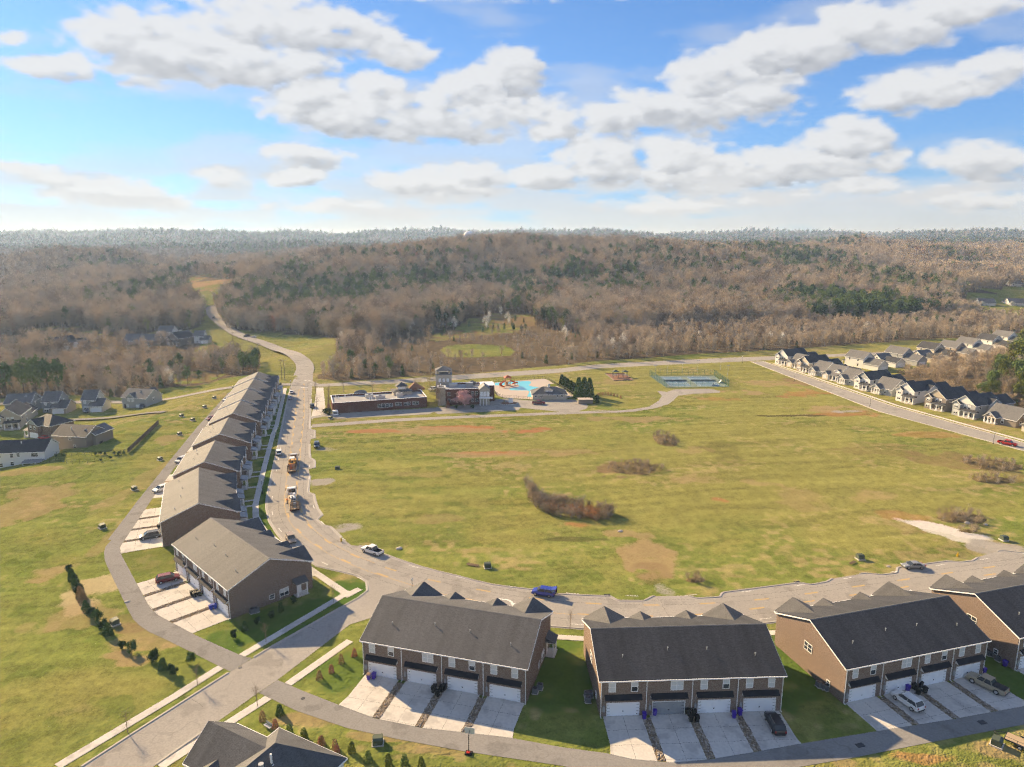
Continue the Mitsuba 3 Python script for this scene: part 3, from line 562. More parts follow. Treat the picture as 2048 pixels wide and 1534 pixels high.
def ground_bumped(x, y):
    """ground_height with the small unevenness of the turf, which fades out towards paving."""
    p = np.stack(np.broadcast_arrays(x / 5.5, y / 5.5, 0 * x), -1)
    near = sst(40, 20, np.abs(np.clip(x, -270, 310) - x)) * sst(480, 430, y)
    z = ground_height(x, y)
    m = near > 0
    free = np.zeros_like(z)
    if m.any():
        free[m] = sst(0.6, 5.0, shapely.distance(PAVED, shapely.points(x[m], y[m]))) * near[m]
    return z + free * (0.22 * (meshkit.fbm(p, 3, 2) - 0.45) + 0.5 * (meshkit.noise(p * 0.22, 4) - 0.5)) - 0.02 * near


def in_poly(poly, x, y):
    return shapely.contains_xy(shapely.Polygon(poly), x, y)


def wood_share(x, y):
    """1 on the forest floor, 0 in the open."""
    s = np.zeros(np.shape(x))
    for poly in WOODS:
        s = np.maximum(s, in_poly(poly, x, y))
    for poly in CLEARINGS:
        s = s * ~in_poly(poly, x, y)
    return s


def litter_share(x, y):
    return np.maximum(wood_share(x, y), np.maximum(in_poly(BRUSH_LAND[0], x, y), in_poly(BRUSH_LAND[1], x, y)))


def build_ground():
    x, y = np.meshgrid(GX, GY)
    z = ground_bumped(x, y)
    n, m = x.shape
    i = (np.arange(n - 1)[:, None] * m + np.arange(m - 1)).ravel()
    f = np.vstack([np.stack([i, i + 1, i + m + 1], 1), np.stack([i, i + m + 1, i + m], 1)])
    v = np.stack([x, y, z], -1).reshape(-1, 3)
    mid = v[f].mean(1)
    litter = litter_share(mid[:, 0], mid[:, 1]) > 0.5
    struct("ground", (v, f[~litter]), "meadow", "rolling grassland that the estate stands on", smooth=True)
    struct("forest_floor", (v, f[litter]), "leaf_litter", "brown leaf covered ground under the woods", smooth=True)


build_ground()


# ------------------------------------------------------------------ roads, pavements, drives
def sheet(shape, z):
    out = []
    for g in getattr(shape, "geoms", [shape]):
        if g.area > 0.02:
            v, f = trimesh.creation.triangulate_polygon(g, engine="earcut")
            out.append(trimesh.Trimesh(np.column_stack([v, np.full(len(v), z)]), f, process=False))
    m = trimesh.util.concatenate(out)
    return np.array(m.vertices), np.array(m.faces)


def slab(shape, z0, z1):
    """A sheet with edges, as poured concrete has."""
    out = []
    for g in getattr(shape, "geoms", [shape]):
        if g.area > 0.05:
            m = trimesh.creation.extrude_polygon(g, z1 - z0, engine="earcut")
            m.apply_translation([0, 0, z0])
            out.append(m)
    m = trimesh.util.concatenate(out)
    return np.array(m.vertices), np.array(m.faces)


struct("boulevard", sheet(P(BOULEVARD), 0.012), "asphalt_pale", "wide pale asphalt road that sweeps round the field")
struct("side_street", sheet(P(SIDE_STREET).difference(P(BOULEVARD)), 0.012), "asphalt_pale")
struct("cross_road", sheet(P(CROSS_ROAD).difference(P(BOULEVARD)), 0.012), "asphalt_pale")
struct("right_street", sheet(P(RIGHT_STREET).difference(P(CROSS_ROAD)), 0.012), "asphalt_pale")
struct("alley", sheet(P(ALLEY_LEFT).difference(ROADS), 0.016), "asphalt_alley", "narrow asphalt alley behind the left row of townhouses")
struct("alley_001", sheet(P(ALLEY_FRONT).difference(ROADS), 0.016), "asphalt_alley", "narrow asphalt alley behind the front row of townhouses")
struct("footpath", sheet(P(PATH).difference(ROADS), 0.012), "asphalt_pale")
struct("car_park", sheet(P(CAR_PARK).difference(ROADS), 0.020), "asphalt_pale")
struct("plaza", sheet(P(PLAZA).difference(ROADS).difference(P(CAR_PARK)), 0.024), "concrete")
for k, w in enumerate(WALK_SHAPES):
    struct("sidewalk" if k == 0 else f"sidewalk_{k:03d}", slab(w, -0.1, 0.05), "concrete")
struct("garden_path", slab(shapely.union_all(GARDEN_PATHS).difference(walk_near), -0.1, 0.045), "concrete")
for k, (i, n, d) in enumerate(DRIVES):
    struct("driveway" if k == 0 else f"driveway_{k:03d}", slab(d, -0.1, 0.03), "concrete")

joints = []
for i, n, d in DRIVES:
    for q in ([(n * UNIT + UNIT / 2, -0.3), (n * UNIT + UNIT / 2, -20)], *[[(n * UNIT, -s), ((n + 1) * UNIT, -s)] for s in (3.1, 6.2, 9.3, 12.4)]):
        g = shapely.LineString(row_world(i, q)).buffer(0.022, cap_style="flat").intersection(d.buffer(-0.05))
        if g.area > 0.02:
            joints.append(sheet(g, 0.034))
diffuse("joint_dark", (0.20, 0.185, 0.16))


def resample(pts, step):
    line = shapely.LineString(pts)
    n = max(2, int(line.length / step) + 1)
    p = np.array([line.interpolate(t, normalized=True).coords[0] for t in np.linspace(0, 1, n)])
    return p


def smooth_line(pts, step=1.5, passes=12):
    p = resample(pts, step)
    for _ in range(passes):
        p[1:-1] = 0.5 * p[1:-1] + 0.25 * (p[:-2] + p[2:])
    return p


def draped(pts, width, lift, bsdf, key, label=None, step=4.0):
    """A road over sloping ground."""
    p = smooth_line(pts, step, 6)
    t = np.gradient(p, axis=0)
    t /= np.linalg.norm(t, axis=1, keepdims=True)
    nrm = np.stack([-t[:, 1], t[:, 0]], 1)
    rows = []
    for s in np.linspace(-0.5, 0.5, 5):
        q = p + nrm * width * s
        rows.append(q)
    hz = np.max([ground_height(q[:, 0], q[:, 1]) for q in rows], axis=0)
    for _ in range(4):
        hz[1:-1] = np.maximum(hz[1:-1], 0.5 * (hz[:-2] + hz[2:]))
    ease = lift * np.clip(np.arange(len(p)) / 14.0, 0.05, 1) if key == "winding_road" else lift
    v = np.array([np.column_stack([q, hz + ease]) for q in rows]).transpose(1, 0, 2)
    n, m = v.shape[:2]
    i = (np.arange(n - 1)[:, None] * m + np.arange(m - 1)).ravel()
    f = np.vstack([np.stack([i + 1, i, i + m], 1), np.stack([i + 1, i + m, i + m + 1], 1)])
    struct(key, (v.reshape(-1, 3), f), bsdf, label, smooth=True)


draped([(-110.4, 354.5)] + FAR_ROAD, 9.8, 0.35, "asphalt_pale", "winding_road", "pale road that winds away into the wooded valley")
draped([(-107.3, 337.5), (-126, 336), (-142, 329), (-165, 326), (-200, 329), (-240, 327), (-280, 318)], 5.5, 0.15, "asphalt_pale", "valley_road")
draped(LEFT_ALLEY_DRIVE + [(-240, 283)], 3.2, 0.15, "asphalt_alley", "valley_lane")


def ribbon(pts, w, z, h=None):
    """A painted line (h None) or a kerb of height h along a polyline."""
    p = np.asarray(pts, float)
    t = np.gradient(p, axis=0)
    t /= np.linalg.norm(t, axis=1, keepdims=True) + 1e-9
    nrm = np.stack([-t[:, 1], t[:, 0]], 1) * w / 2
    l, r = p - nrm, p + nrm
    z0, z1 = (z, z) if h is None else (z, z + h)
    rows = [np.column_stack([l, np.full(len(p), z1)]), np.column_stack([r, np.full(len(p), z1)])]
    if h is not None:
        rows = [np.column_stack([l, np.full(len(p), z0)])] + rows + [np.column_stack([r, np.full(len(p), z0)])]
    m, n = len(rows), len(p)
    v = np.array(rows).transpose(1, 0, 2).reshape(-1, 3)
    i = (np.arange(n - 1)[:, None] * m + np.arange(m - 1)).ravel()
    return v, np.vstack([np.stack([i + 1, i, i + m], 1), np.stack([i + 1, i + m, i + m + 1], 1)])


def joined(meshes):
    m = trimesh.util.concatenate([trimesh.Trimesh(v, f, process=False) for v, f in meshes])
    return np.array(m.vertices), np.array(m.faces)


n_far = BOULEVARD.index((150, 154.5))
field_edge = BOULEVARD[1:n_far + 1]
openings = shapely.MultiPoint([(-39.5, 153.5), (32.5, 127.9), (72, 137), (109.5, 147.8), (-71.5, 238.5), (-62.5, 205)]).buffer(3.6)
kerbs = []
for line in (field_edge, BOULEVARD[n_far + 1:n_far + 14], BOULEVARD[n_far + 14:], SIDE_STREET[0:5], SIDE_STREET[7:9], SIDE_STREET[9:11]):
    g = shapely.LineString(line).difference(openings).difference(WIDE.buffer(0.3))
    for part in getattr(g, "geoms", [g]):
        if part.length > 1:
            p = resample(part.coords, 0.8)
            kerbs.append((ribbon(p, 0.16, -0.05, 0.19), ribbon(p, 0.75, 0.019)))
struct("kerb", joined([k[0] for k in kerbs]), "kerb_grey", "pale concrete kerb along the roads")
struct("gutter_pan", joined([k[1] for k in kerbs]), "kerb_grey")


def dashes(p, on, off, w, z):
    line = shapely.LineString(p)
    out, s = [], 0.0
    while s + on < line.length:
        out.append(ribbon([line.interpolate(s + t).coords[0] for t in np.linspace(0, on, 4)], w, z))
        s += on + off
    return out


paint = []
for line, side in ((YELLOW_FAR, 1), (YELLOW_NEAR, -1)):
    p = smooth_line(line)
    paint += dashes(p, 3.2, 8.2, 0.34, 0.020)
    t = np.gradient(p, axis=0)
    t /= np.linalg.norm(t, axis=1, keepdims=True)
    q = p + side * 0.35 * np.stack([-t[:, 1], t[:, 0]], 1)
    a, b = (0, int(len(p) * 0.55)) if side == 1 else (0, int(len(p) * 0.66))
    paint.append(ribbon(q[:a + b], 0.13, 0.020))
struct("driveway_joint", joined(joints), "joint_dark", "saw cut joints in the concrete driveways")
struct("yellow_road_line", joined(paint), "paint_yellow", "faded yellow centre lines on the boulevard")
white = []
for line, side, d in ((YELLOW_FAR, 1, 3.5), (YELLOW_NEAR, -1, 3.7)):
    p = smooth_line(line)
    t = np.gradient(p, axis=0)
    t /= np.linalg.norm(t, axis=1, keepdims=True)
    white += dashes(p + side * d * np.stack([-t[:, 1], t[:, 0]], 1), 2.6, 9.5, 0.15, 0.020)
struct("white_road_line", joined(white), "paint_white", "faded white parking lane marks on the boulevard")


def arrow(x, y, deg, s=1.0):
    pts = [(2.6, -0.16), (0.6, -0.16), (-0.2, 0.25), (-0.75, 0.9), (-0.45, 1.05), (-1.25, 1.75), (-1.55, 0.55), (-1.2, 0.72), (-0.65, -0.05), (0.3, -0.6), (2.6, -0.5)]
    c_, s_ = math.cos(math.radians(deg)), math.sin(math.radians(deg))
    return sheet(P([(x + s * (c_ * a - s_ * b), y + s * (s_ * a + c_ * b)) for a, b in pts]), 0.021)


struct("turn_arrow", arrow(-0.6, 126.6, 168, 0.95), "paint_white", "white left turn arrow painted on the boulevard")
bar = [sheet(LINE([(-103.7, 330.5), (-99.6, 329.5)], 0.6), 0.021), sheet(LINE([(-106.9, 347.6), (-103.2, 346.7)], 0.6), 0.021)]
seams = [ribbon(smooth_line(YELLOW_FAR)[8:], 0.09, 0.018)]
for line, side, d in ((YELLOW_FAR, 1, 1.9), (YELLOW_NEAR, -1, 2.0)):
    p = smooth_line(line)
    t = np.gradient(p, axis=0)
    t /= np.linalg.norm(t, axis=1, keepdims=True)
    seams.append(ribbon(p + side * d * np.stack([-t[:, 1], t[:, 0]], 1), 0.10, 0.0165))
for x, y, dg, w in ((-20, 133, 60, 9), (-44, 148, 35, 9), (30, 123, 95, 9), (58, 128, 105, 9), (-60, 176, 20, 9), (-78, 236, 15, 10), (-38, 117, -30, 5), (-50, 96, -33, 5), (-92, 286, 10, 10)):
    a = math.radians(dg)
    seams.append(ribbon(np.array([(x + t * math.cos(a + 0.06 * math.sin(t * 1.7)), y + t * math.sin(a + 0.05 * math.sin(t * 2.3))) for t in np.linspace(-w / 2, w / 2, 14)]), 0.08, 0.0175))
diffuse("tar", (0.21, 0.196, 0.176))
struct("tar_seam", joined(seams), "tar", "dark tar seams across and along the roads")
for k, (x, y) in enumerate(((-22, 128.5), (2, 124.5), (40, 120.6), (70, 127.0), (-46, 104.5), (-33, 96.5))):
    m = MB().bar((x, y, 0.0), (x, y, 0.024), 0.36, 14)
    key = fresh("manhole_cover")
    scene[key] = m.ply("dark_metal")
    tag(key, "round dark manhole cover in the road", "manhole cover", "manhole covers")
struct("stop_line", joined(bar), "paint_white")
struct("street_gutter", joined([ribbon(resample([(141.45, 403.41), (154.47, 282.14), (175.43, 226.7), (205, 180)], 2), 0.2, -0.05, 0.18), ribbon(resample([(149.36, 404.84), (165.65, 292.03), (182.61, 236.58), (213, 183)], 2), 0.2, -0.05, 0.18)]), "concrete")
# river stones between the drives
STONES = [trimesh.creation.icosphere(subdivisions=1, radius=1.0) for _ in range(3)]
for m in STONES:
    m.vertices = m.vertices * rng.uniform(0.72, 1.2, (len(m.vertices), 1)) * [1, 0.8, 0.5]
for c, name in (((0.36, 0.29, 0.21), "stone_tan"), ((0.25, 0.21, 0.17), "stone_brown"), ((0.42, 0.38, 0.33), "stone_pale")):
    diffuse(name, c)
diffuse("strip_soil", (0.20, 0.155, 0.105))
for k, (i, n, g) in enumerate(STRIPS):
    key = fresh("stone_strip")
    nst = int(g.area * (21 if i < 4 else 15 if i < 6 else 0))
    struct(key + "_bed" if False else f"strip_soil_{k:03d}", sheet(g, 0.006), "strip_soil" if nst else "stone_tan")
    if nst == 0:
        continue
    x0, y0, x1, y1 = g.bounds
    pts = np.column_stack([rng.uniform(x0, x1, nst * 30), rng.uniform(y0, y1, nst * 30)])
    pts = pts[shapely.contains_xy(g, pts[:, 0], pts[:, 1])][:nst]
    for j, mat in enumerate(("stone_tan", "stone_brown", "stone_pale")):
        sel = pts[j::3]
        if j == 2:
            sel = sel[: len(sel) // 2]
        vs, fs = [], []
        for a, (x, y) in enumerate(sel):
            r, an = rng.uniform(0.11, 0.23), rng.uniform(0, 6.28)
            m = STONES[a % 3]
            v = m.vertices * r
            v = np.column_stack([v[:, 0] * math.cos(an) - v[:, 1] * math.sin(an) + x, v[:, 0] * math.sin(an) + v[:, 1] * math.cos(an) + y, v[:, 2] + 0.03])
            vs.append(v)
            fs.append(np.array(m.faces) + a * len(v))
        scene[f"{key}__stones_{j:03d}" if j else f"{key}__stones"] = mikit.ply((np.vstack(vs), np.vstack(fs)), mat, smooth=True)
        labels[f"{key}__stones_{j:03d}" if j else f"{key}__stones"] = {"kind": "stuff"}
    labels[key] = {"label": "strip of loose river stones between two concrete driveways", "group": "stone strips between the driveways", "category": "stones", "kind": "stuff"}


# ------------------------------------------------------------------ townhouse rows
class Parts:
    """A list of (path, mesh builder, bsdf) whose repeated names get numbers; paths may be nested: parent path + '__' + name."""

    def __init__(s):
        s.items, s.n = [], {}

    def new(s, name, bsdf, parent=""):
        base = f"{parent}__{name}" if parent else name
        k = s.n.get(base, -1) + 1
        s.n[base] = k
        path = base if k == 0 else f"{base}_{k:03d}"
        mb = MB()
        s.items.append((path, mb, bsdf))
        mb.path = path
        return mb

    def plies(s):
        return [(p, m.ply(b)) for p, m, b in s.items if m.f]


def frame_bars(mb, x0, z0, x1, z1, y, w=0.07, out=0.06, mid=True, flip=1):
    """A window frame on a wall in the plane y, standing out towards -y (flip 1) or +y (flip -1)."""
    a, b = sorted((y, y - flip * out))
    for q in ((x0 - w, z0 - w, x1 + w, z0), (x0 - w, z1, x1 + w, z1 + w), (x0 - w, z0, x0, z1), (x1, z0, x1 + w, z1)):
        mb.box(q[0], a, q[1], q[2], b, q[3])
    if mid:
        m = (z0 + z1) / 2
        mb.box(x0, a, m - 0.03, x1, b, m + 0.03)


class Turned:
    """Forwards faces to a builder after mapping (along, out, up) of a wall to local x, y, z."""

    def __init__(s, mb, origin, deg):
        s.mb, s.o, s.c, s.s = mb, origin, math.cos(math.radians(deg)), math.sin(math.radians(deg))

    def t(s, p):
        return (s.o[0] + s.c * p[0] - s.s * p[1], s.o[1] + s.s * p[0] + s.c * p[1], s.o[2] + p[2])

    def face(s, *pts):
        s.mb.face(*[s.t(p) for p in pts])
        return s

    box, bar, prism = MB.box, None, MB.prism


def window(pt, origin, deg, x0, z0, w, h, double=False, blind=False, parent="", frame="trim_white", split=True):
    """A window whose wall faces the local -y of the turned frame: frame, panes as sub-parts. Lies proud of the wall."""
    fr = pt.new("window", frame, parent)
    t = Turned(fr, origin, deg)
    n = 2 if double else 1
    ww = w / n
    deep = parent.count("__") + (1 if parent else 0)
    for k in range(n):
        a, b = x0 + k * ww, x0 + (k + 1) * ww - (0.08 if double and k == 0 else 0)
        frame_bars(t, a, z0, b, z0 + h, 0, 0.10, 0.07)
        for lo, hi in (((z0, z0 + h / 2 - 0.03), (z0 + h / 2 + 0.03, z0 + h)) if split else ((z0, z0 + h),)):
            up = lo > z0
            p = pt.new("pane", "window_blind" if blind and (up or blind == 2) else "window_glass", fr.path) if deep == 0 else fr
            Turned(p, origin, deg).box(a, -0.03, lo, b, -0.002, hi)


def townhouse(n, side_left=None, side_right=None, detail=2, doors=None, phase=0, tiles="shingle"):
    """Local frame: x along the ridge, back wall (garages) at y 0, front at y DEEP. side_*: 'window', 'porch' or None."""
    pt, L = Parts(), n * UNIT
    g = 0.0
    walls = pt.new("brick_wall", "brick")
    rz = RIDGE - 0.12
    walls.face((0, 0, g), (L, 0, g), (L, 0, EAVE), (0, 0, EAVE)).face((L, DEEP, g), (0, DEEP, g), (0, DEEP, EAVE), (L, DEEP, EAVE))
    walls.face((0, DEEP, g), (0, 0, g), (0, 0, EAVE), (0, DEEP / 2, rz), (0, DEEP, EAVE)).face((L, 0, g), (L, DEEP, g), (L, DEEP, EAVE), (L, DEEP / 2, rz), (L, 0, EAVE))
    ov, th, k = 0.32, 0.16, (RIDGE - EAVE) / (DEEP / 2)
    roof = pt.new("roof", tiles)
    lo = EAVE - ov * k + 0.1
    for y0, y1 in ((-ov, DEEP / 2), (DEEP + ov, DEEP / 2)):
        sec = [(y0, lo), (y1, RIDGE + 0.1), (y1, RIDGE + 0.1 - th), (y0, lo - th)]
        a = [(-ov, y, z) for y, z in sec]
        b = [(L + ov, y, z) for y, z in sec]
        if y0 < 0:
            roof.face(a[0], b[0], b[1], a[1])
        else:
            roof.face(b[0], a[0], a[1], b[1])
        roof.face(a[3], a[2], b[2], b[3]).face(a[0], a[3], b[3], b[0]).face(*a).face(*b[::-1])
    cap = pt.new("ridge_cap", "shingle_grey", "roof")
    cap.face((-ov, DEEP / 2 - 0.2, RIDGE + 0.04), (L + ov, DEEP / 2 - 0.2, RIDGE + 0.04), (L + ov, DEEP / 2, RIDGE + 0.135), (-ov, DEEP / 2, RIDGE + 0.135))
    cap.face((L + ov, DEEP / 2 + 0.2, RIDGE + 0.04), (-ov, DEEP / 2 + 0.2, RIDGE + 0.04), (-ov, DEEP / 2, RIDGE + 0.135), (L + ov, DEEP / 2, RIDGE + 0.135))
    # rake trim on the two ends, gutters on the two eaves
    for x in (-ov - 0.05, L + ov):
        rk = pt.new("rake_trim", "trim_white")
        for y0 in (-ov, DEEP + ov):
            q = [(x, y0, lo - 0.24), (x, DEEP / 2, RIDGE - 0.14), (x, DEEP / 2, RIDGE + 0.06), (x, y0, lo - 0.02)]
            rk.prism(q if y0 < 0 else q[::-1], (0.05, 0, 0))
    for y in (-ov - 0.13, DEEP + ov):
        pt.new("gutter", "trim_white").box(-ov, y, lo - 0.19, L + ov, y + 0.13, lo - 0.03)
    pt.new("soffit", "trim_white").face((-ov, -ov, lo - th), (-ov, 0, lo - th), (L + ov, 0, lo - th), (L + ov, -ov, lo - th))
    pt.new("soffit", "trim_white").face((-ov, DEEP, lo - th), (-ov, DEEP + ov, lo - th), (L + ov, DEEP + ov, lo - th), (L + ov, DEEP, lo - th))
    for j in range(n + 1):
        x = min(max(j * UNIT, 0.1), L - 0.1)
        pt.new("downspout", "trim_white").box(x - 0.05, -0.12, 0.12, x + 0.05, -0.02, lo - 0.2).box(x - 0.05, -0.45, lo - 0.3, x + 0.05, -0.02, lo - 0.2).box(x - 0.05, -0.5, 0.04, x + 0.05, -0.02, 0.14)
    for j in range(n):
        x = j * UNIT
        gx = x + (1.05 if j < n - 1 else 1.1)
        kind = (doors or {}).get(j, "door_white")
        d = pt.new("garage_door", kind)
        d.box(gx, -0.03, 0.05, gx + 4.88, 0.0, 2.2)
        for r in range(4):
            for c_ in range(8):
                d.box(gx + 0.06 + c_ * 0.60, -0.055, 0.10 + r * 0.535, gx + 0.60 + c_ * 0.60, -0.03, 0.55 + r * 0.535)
        pt.new("handle", "dark_metal", d.path).box(gx + 2.34, -0.09, 0.78, gx + 2.54, -0.055, 0.92)
        if detail > 1:
            h = pt.new("hinge", "dark_metal", d.path)
            for hz in (0.35, 0.9, 1.42, 1.95):
                h.box(gx + 0.02, -0.07, hz, gx + 0.42, -0.055, hz + 0.05).box(gx + 4.46, -0.07, hz, gx + 4.86, -0.055, hz + 0.05)
        f = pt.new("door_frame", "trim_white")
        f.box(gx - 0.1, -0.06, 0.0, gx, 0, 2.32).box(gx + 4.88, -0.06, 0.0, gx + 4.98, 0, 2.32).box(gx, -0.06, 2.2, gx + 4.88, 0, 2.32)
        aw = pt.new("awning", "trim_white")
        aw.box(gx - 0.38, -0.62, 3.02, gx + 5.22, 0, 3.12)
        aw.prism([(gx - 0.38, 0, 3.12), (gx - 0.38, 0, 3.62), (gx - 0.38, -0.60, 3.12)], (0.05, 0, 0)).prism([(gx + 5.17, 0, 3.12), (gx + 5.17, 0, 3.62), (gx + 5.17, -0.60, 3.12)], (0.05, 0, 0))
        ar = pt.new("shingles", "dark_shingle", aw.path)
        ar.face((gx - 0.42, -0.68, 3.125), (gx + 5.26, -0.68, 3.125), (gx + 5.26, 0.0, 3.70), (gx - 0.42, 0.0, 3.70))
        ar.face((gx - 0.42, 0, 3.62), (gx + 5.26, 0, 3.62), (gx + 5.26, -0.68, 3.06), (gx - 0.42, -0.68, 3.06)).face((gx - 0.42, -0.68, 3.06), (gx + 5.26, -0.68, 3.06), (gx + 5.26, -0.68, 3.125), (gx - 0.42, -0.68, 3.125))
        if (j + phase) % 4 == 1:
            window(pt, (0, 0, 0), 0, x + 3.75, 4.25, 1.75, 1.38, double=True, blind=2)
        else:
            window(pt, (0, 0, 0), 0, x + 1.3, 4.22, 0.92, 1.45, blind=2)
            window(pt, (0, 0, 0), 0, x + 4.72, 4.22, 0.88, 1.45, blind=1 + (j % 2))
        mb = pt.new("meter_box", "grey_metal")
        mb.box(x + (0.35 if j == 0 else 0.42), -0.22, 0.9, x + 0.75, 0, 1.75).bar((x + 0.57, -0.08, 1.75), (x + 0.57, -0.08, 2.9), 0.035, 5)
    # roof vents
    for j, (fx, fy) in enumerate(((0.14, 0.40), (0.40, 0.52), (0.62, 0.50), (0.88, 0.36))[: max(2, n)]):
        y = DEEP / 2 * fy
        z = EAVE + y * k
        pt.new("roof_vent", "galvanised").bar((L * fx, y, z), (L * fx, y, z + 0.48), 0.06, 6).bar((L * fx, y, z + 0.45), (L * fx, y, z + 0.60), 0.11, 6)
    # front gables: wide ones on the end homes, narrow ones between
    for j in range(n):
        big = j in (0, n - 1) or n == 2
        cx = (j + 0.5) * UNIT + (0.1 if big else (-0.6 if j < n / 2 else 0.5))
        half, top, out = (3.35, 8.25, 0.55) if big else (1.75, 7.25, 0.25)
        ez = EAVE + 0.02
        yb = DEEP - (top - EAVE) / k  # where the gable's ridge meets the main roof
        gr = pt.new("gable_roof", "shingle")
        e = DEEP + out + 0.35
        for s in (-1, 1):
            xe, ze = cx + s * (half + 0.3), ez - 0.3 * (top - ez) / half
            yv = min(DEEP, DEEP - (ze - EAVE) / k)
            q = [(cx, yb, top + 0.06), (cx, e, top + 0.06), (xe, e, ze + 0.06), (xe, DEEP - 0.3, ze + 0.06)]
            q = q if s > 0 else q[::-1]
            gr.face(*q[::-1])
            gr.face(*[(a, b, c_ - 0.14) for a, b, c_ in q])
            gr.face((cx, e, top + 0.06), (cx, e, top - 0.08), (xe, e, ze - 0.08), (xe, e, ze + 0.06))
            tr = pt.new("gable_trim", "trim_white", gr.path)
            qq = [(cx, e - 0.02, top - 0.02), (cx, e - 0.02, top - 0.30), (xe, e - 0.02, ze - 0.26), (xe, e - 0.02, ze + 0.02)]
            tr.prism(qq if s < 0 else qq[::-1], (0, 0.06, 0))
            tr.box(min(xe, xe + s * 0.1), DEEP - 0.2, ze - 0.12, max(xe, xe + s * 0.1), e, ze + 0.02)
        fg = pt.new("gable_front", "brick" if big else "siding_tan")
        yy = DEEP + out
        fg.face((cx + half, yy, 0 if big else EAVE - 1.6), (cx - half, yy, 0 if big else EAVE - 1.6), (cx - half, yy, ez), (cx, yy, top), (cx + half, yy, ez))
        for s in (-1, 1):
            fg.face((cx + s * half, DEEP - 0.01, 0 if big else EAVE - 1.6), (cx + s * half, yy, 0 if big else EAVE - 1.6), (cx + s * half, yy, ez), (cx + s * half, DEEP - 0.01, ez))
        if detail > 0:
            window(pt, (cx, yy, 0), 180, -0.9, 4.0, 1.8, 1.4, double=big, blind=1)
    # porches over the front doors
    for j in range(n):
        cx = (j + (0.3 if j % 2 else 0.7)) * UNIT
        po = pt.new("porch", "trim_white")
        y0, y1 = DEEP + 0.02, DEEP + 2.3
        po.box(cx - 1.7, y0, 2.72, cx + 1.7, y1, 2.95)
        pr = pt.new("porch_roof", "porch_metal", po.path)
        pr.face((cx + 1.85, y1 + 0.15, 2.96), (cx - 1.85, y1 + 0.15, 2.96), (cx - 1.85, y0, 3.75), (cx + 1.85, y0, 3.75)).face((cx - 1.85, y1 + 0.15, 2.955), (cx + 1.85, y1 + 0.15, 2.955), (cx + 1.85, y0, 2.955), (cx - 1.85, y0, 2.955))
        for s in (-1, 1):
            pr.face((cx + s * 1.85, y0, 3.75), (cx + s * 1.85, y0, 2.96), (cx + s * 1.85, y1 + 0.15, 2.96))
            pt.new("column", "trim_white", po.path).box(cx + s * 1.55 - 0.14, y1 - 0.35, 0.15, cx + s * 1.55 + 0.14, y1 - 0.07, 2.72)
        pt.new("porch_floor", "concrete", po.path).box(cx - 1.8, y0, 0.0, cx + 1.8, y1, 0.15)
        if detail > 0:
            fd = pt.new("front_door", "dark_metal")
            fd.box(cx - 0.48, DEEP, 0.15, cx + 0.48, DEEP + 0.06, 2.25)
            window(pt, (cx + (2.3 if j % 2 else -2.3), DEEP + (0.56 if j in (0, n - 1) else 0.0), 0), 180, -0.8, 0.8, 1.6, 1.4, double=True, blind=1)
    for side, x, deg in ((side_left, 0, 270), (side_right, L, 90)):
        if side == "window":
            window(pt, (x, 8.8, 0), deg, -0.8 if deg == 90 else -0.6, 3.9, 1.75, 1.3, double=True)
            window(pt, (x, 3.4, 0), deg, -0.3, 0.9, 0.6, 0.8)
        if side == "porch":
            window(pt, (x, 8.3, 0), deg, -0.45, 1.0, 0.95, 0.85)
            window(pt, (x, 10.9, 0), deg, -0.85, 0.75, 1.8, 1.45, double=True, blind=1)
            po = pt.new("side_porch", "trim_white")
            t = Turned(po, (x, 14.2, 0), deg)
            t.box(-1.25, -1.55, 2.55, 1.25, -0.02, 2.78)
            pr = pt.new("porch_roof", "shingle", po.path)
            t = Turned(pr, (x, 14.2, 0), deg)
            t.face((-1.4, -1.75, 2.79), (1.4, -1.75, 2.79), (1.4, -0.02, 3.6), (-1.4, -0.02, 3.6)).face((-1.4, -0.02, 2.785), (1.4, -0.02, 2.785), (1.4, -1.75, 2.785), (-1.4, -1.75, 2.785))
            for s in (-1.4, 1.4):
                t.face((s, -0.02, 2.79), (s, -0.02, 3.6), (s, -1.75, 2.79))
            for s in (-1.05, 1.05):
                Turned(pt.new("column", "trim_white", po.path), (x, 14.2, 0), deg).box(s - 0.11, -1.5, 0.12, s + 0.11, -1.28, 2.55)
            Turned(pt.new("porch_floor", "concrete", po.path), (x, 14.2, 0), deg).box(-1.35, -1.65, 0, 1.35, -0.02, 0.12)
            Turned(pt.new("side_door", "trim_white"), (x, 14.2, 0), deg).box(-0.46, -0.05, 0.12, 0.46, -0.002, 2.2)
            if detail > 1:
                rl = pt.new("railing", "trim_white", po.path)
                t = Turned(rl, (x, 14.2, 0), deg)
                t.box(-1.0, -1.46, 0.95, 1.0, -1.40, 1.02)
                for q in np.arange(-0.9, 1.0, 0.22):
                    t.box(q, -1.45, 0.12, q + 0.04, -1.41, 0.95)
    return pt.plies()


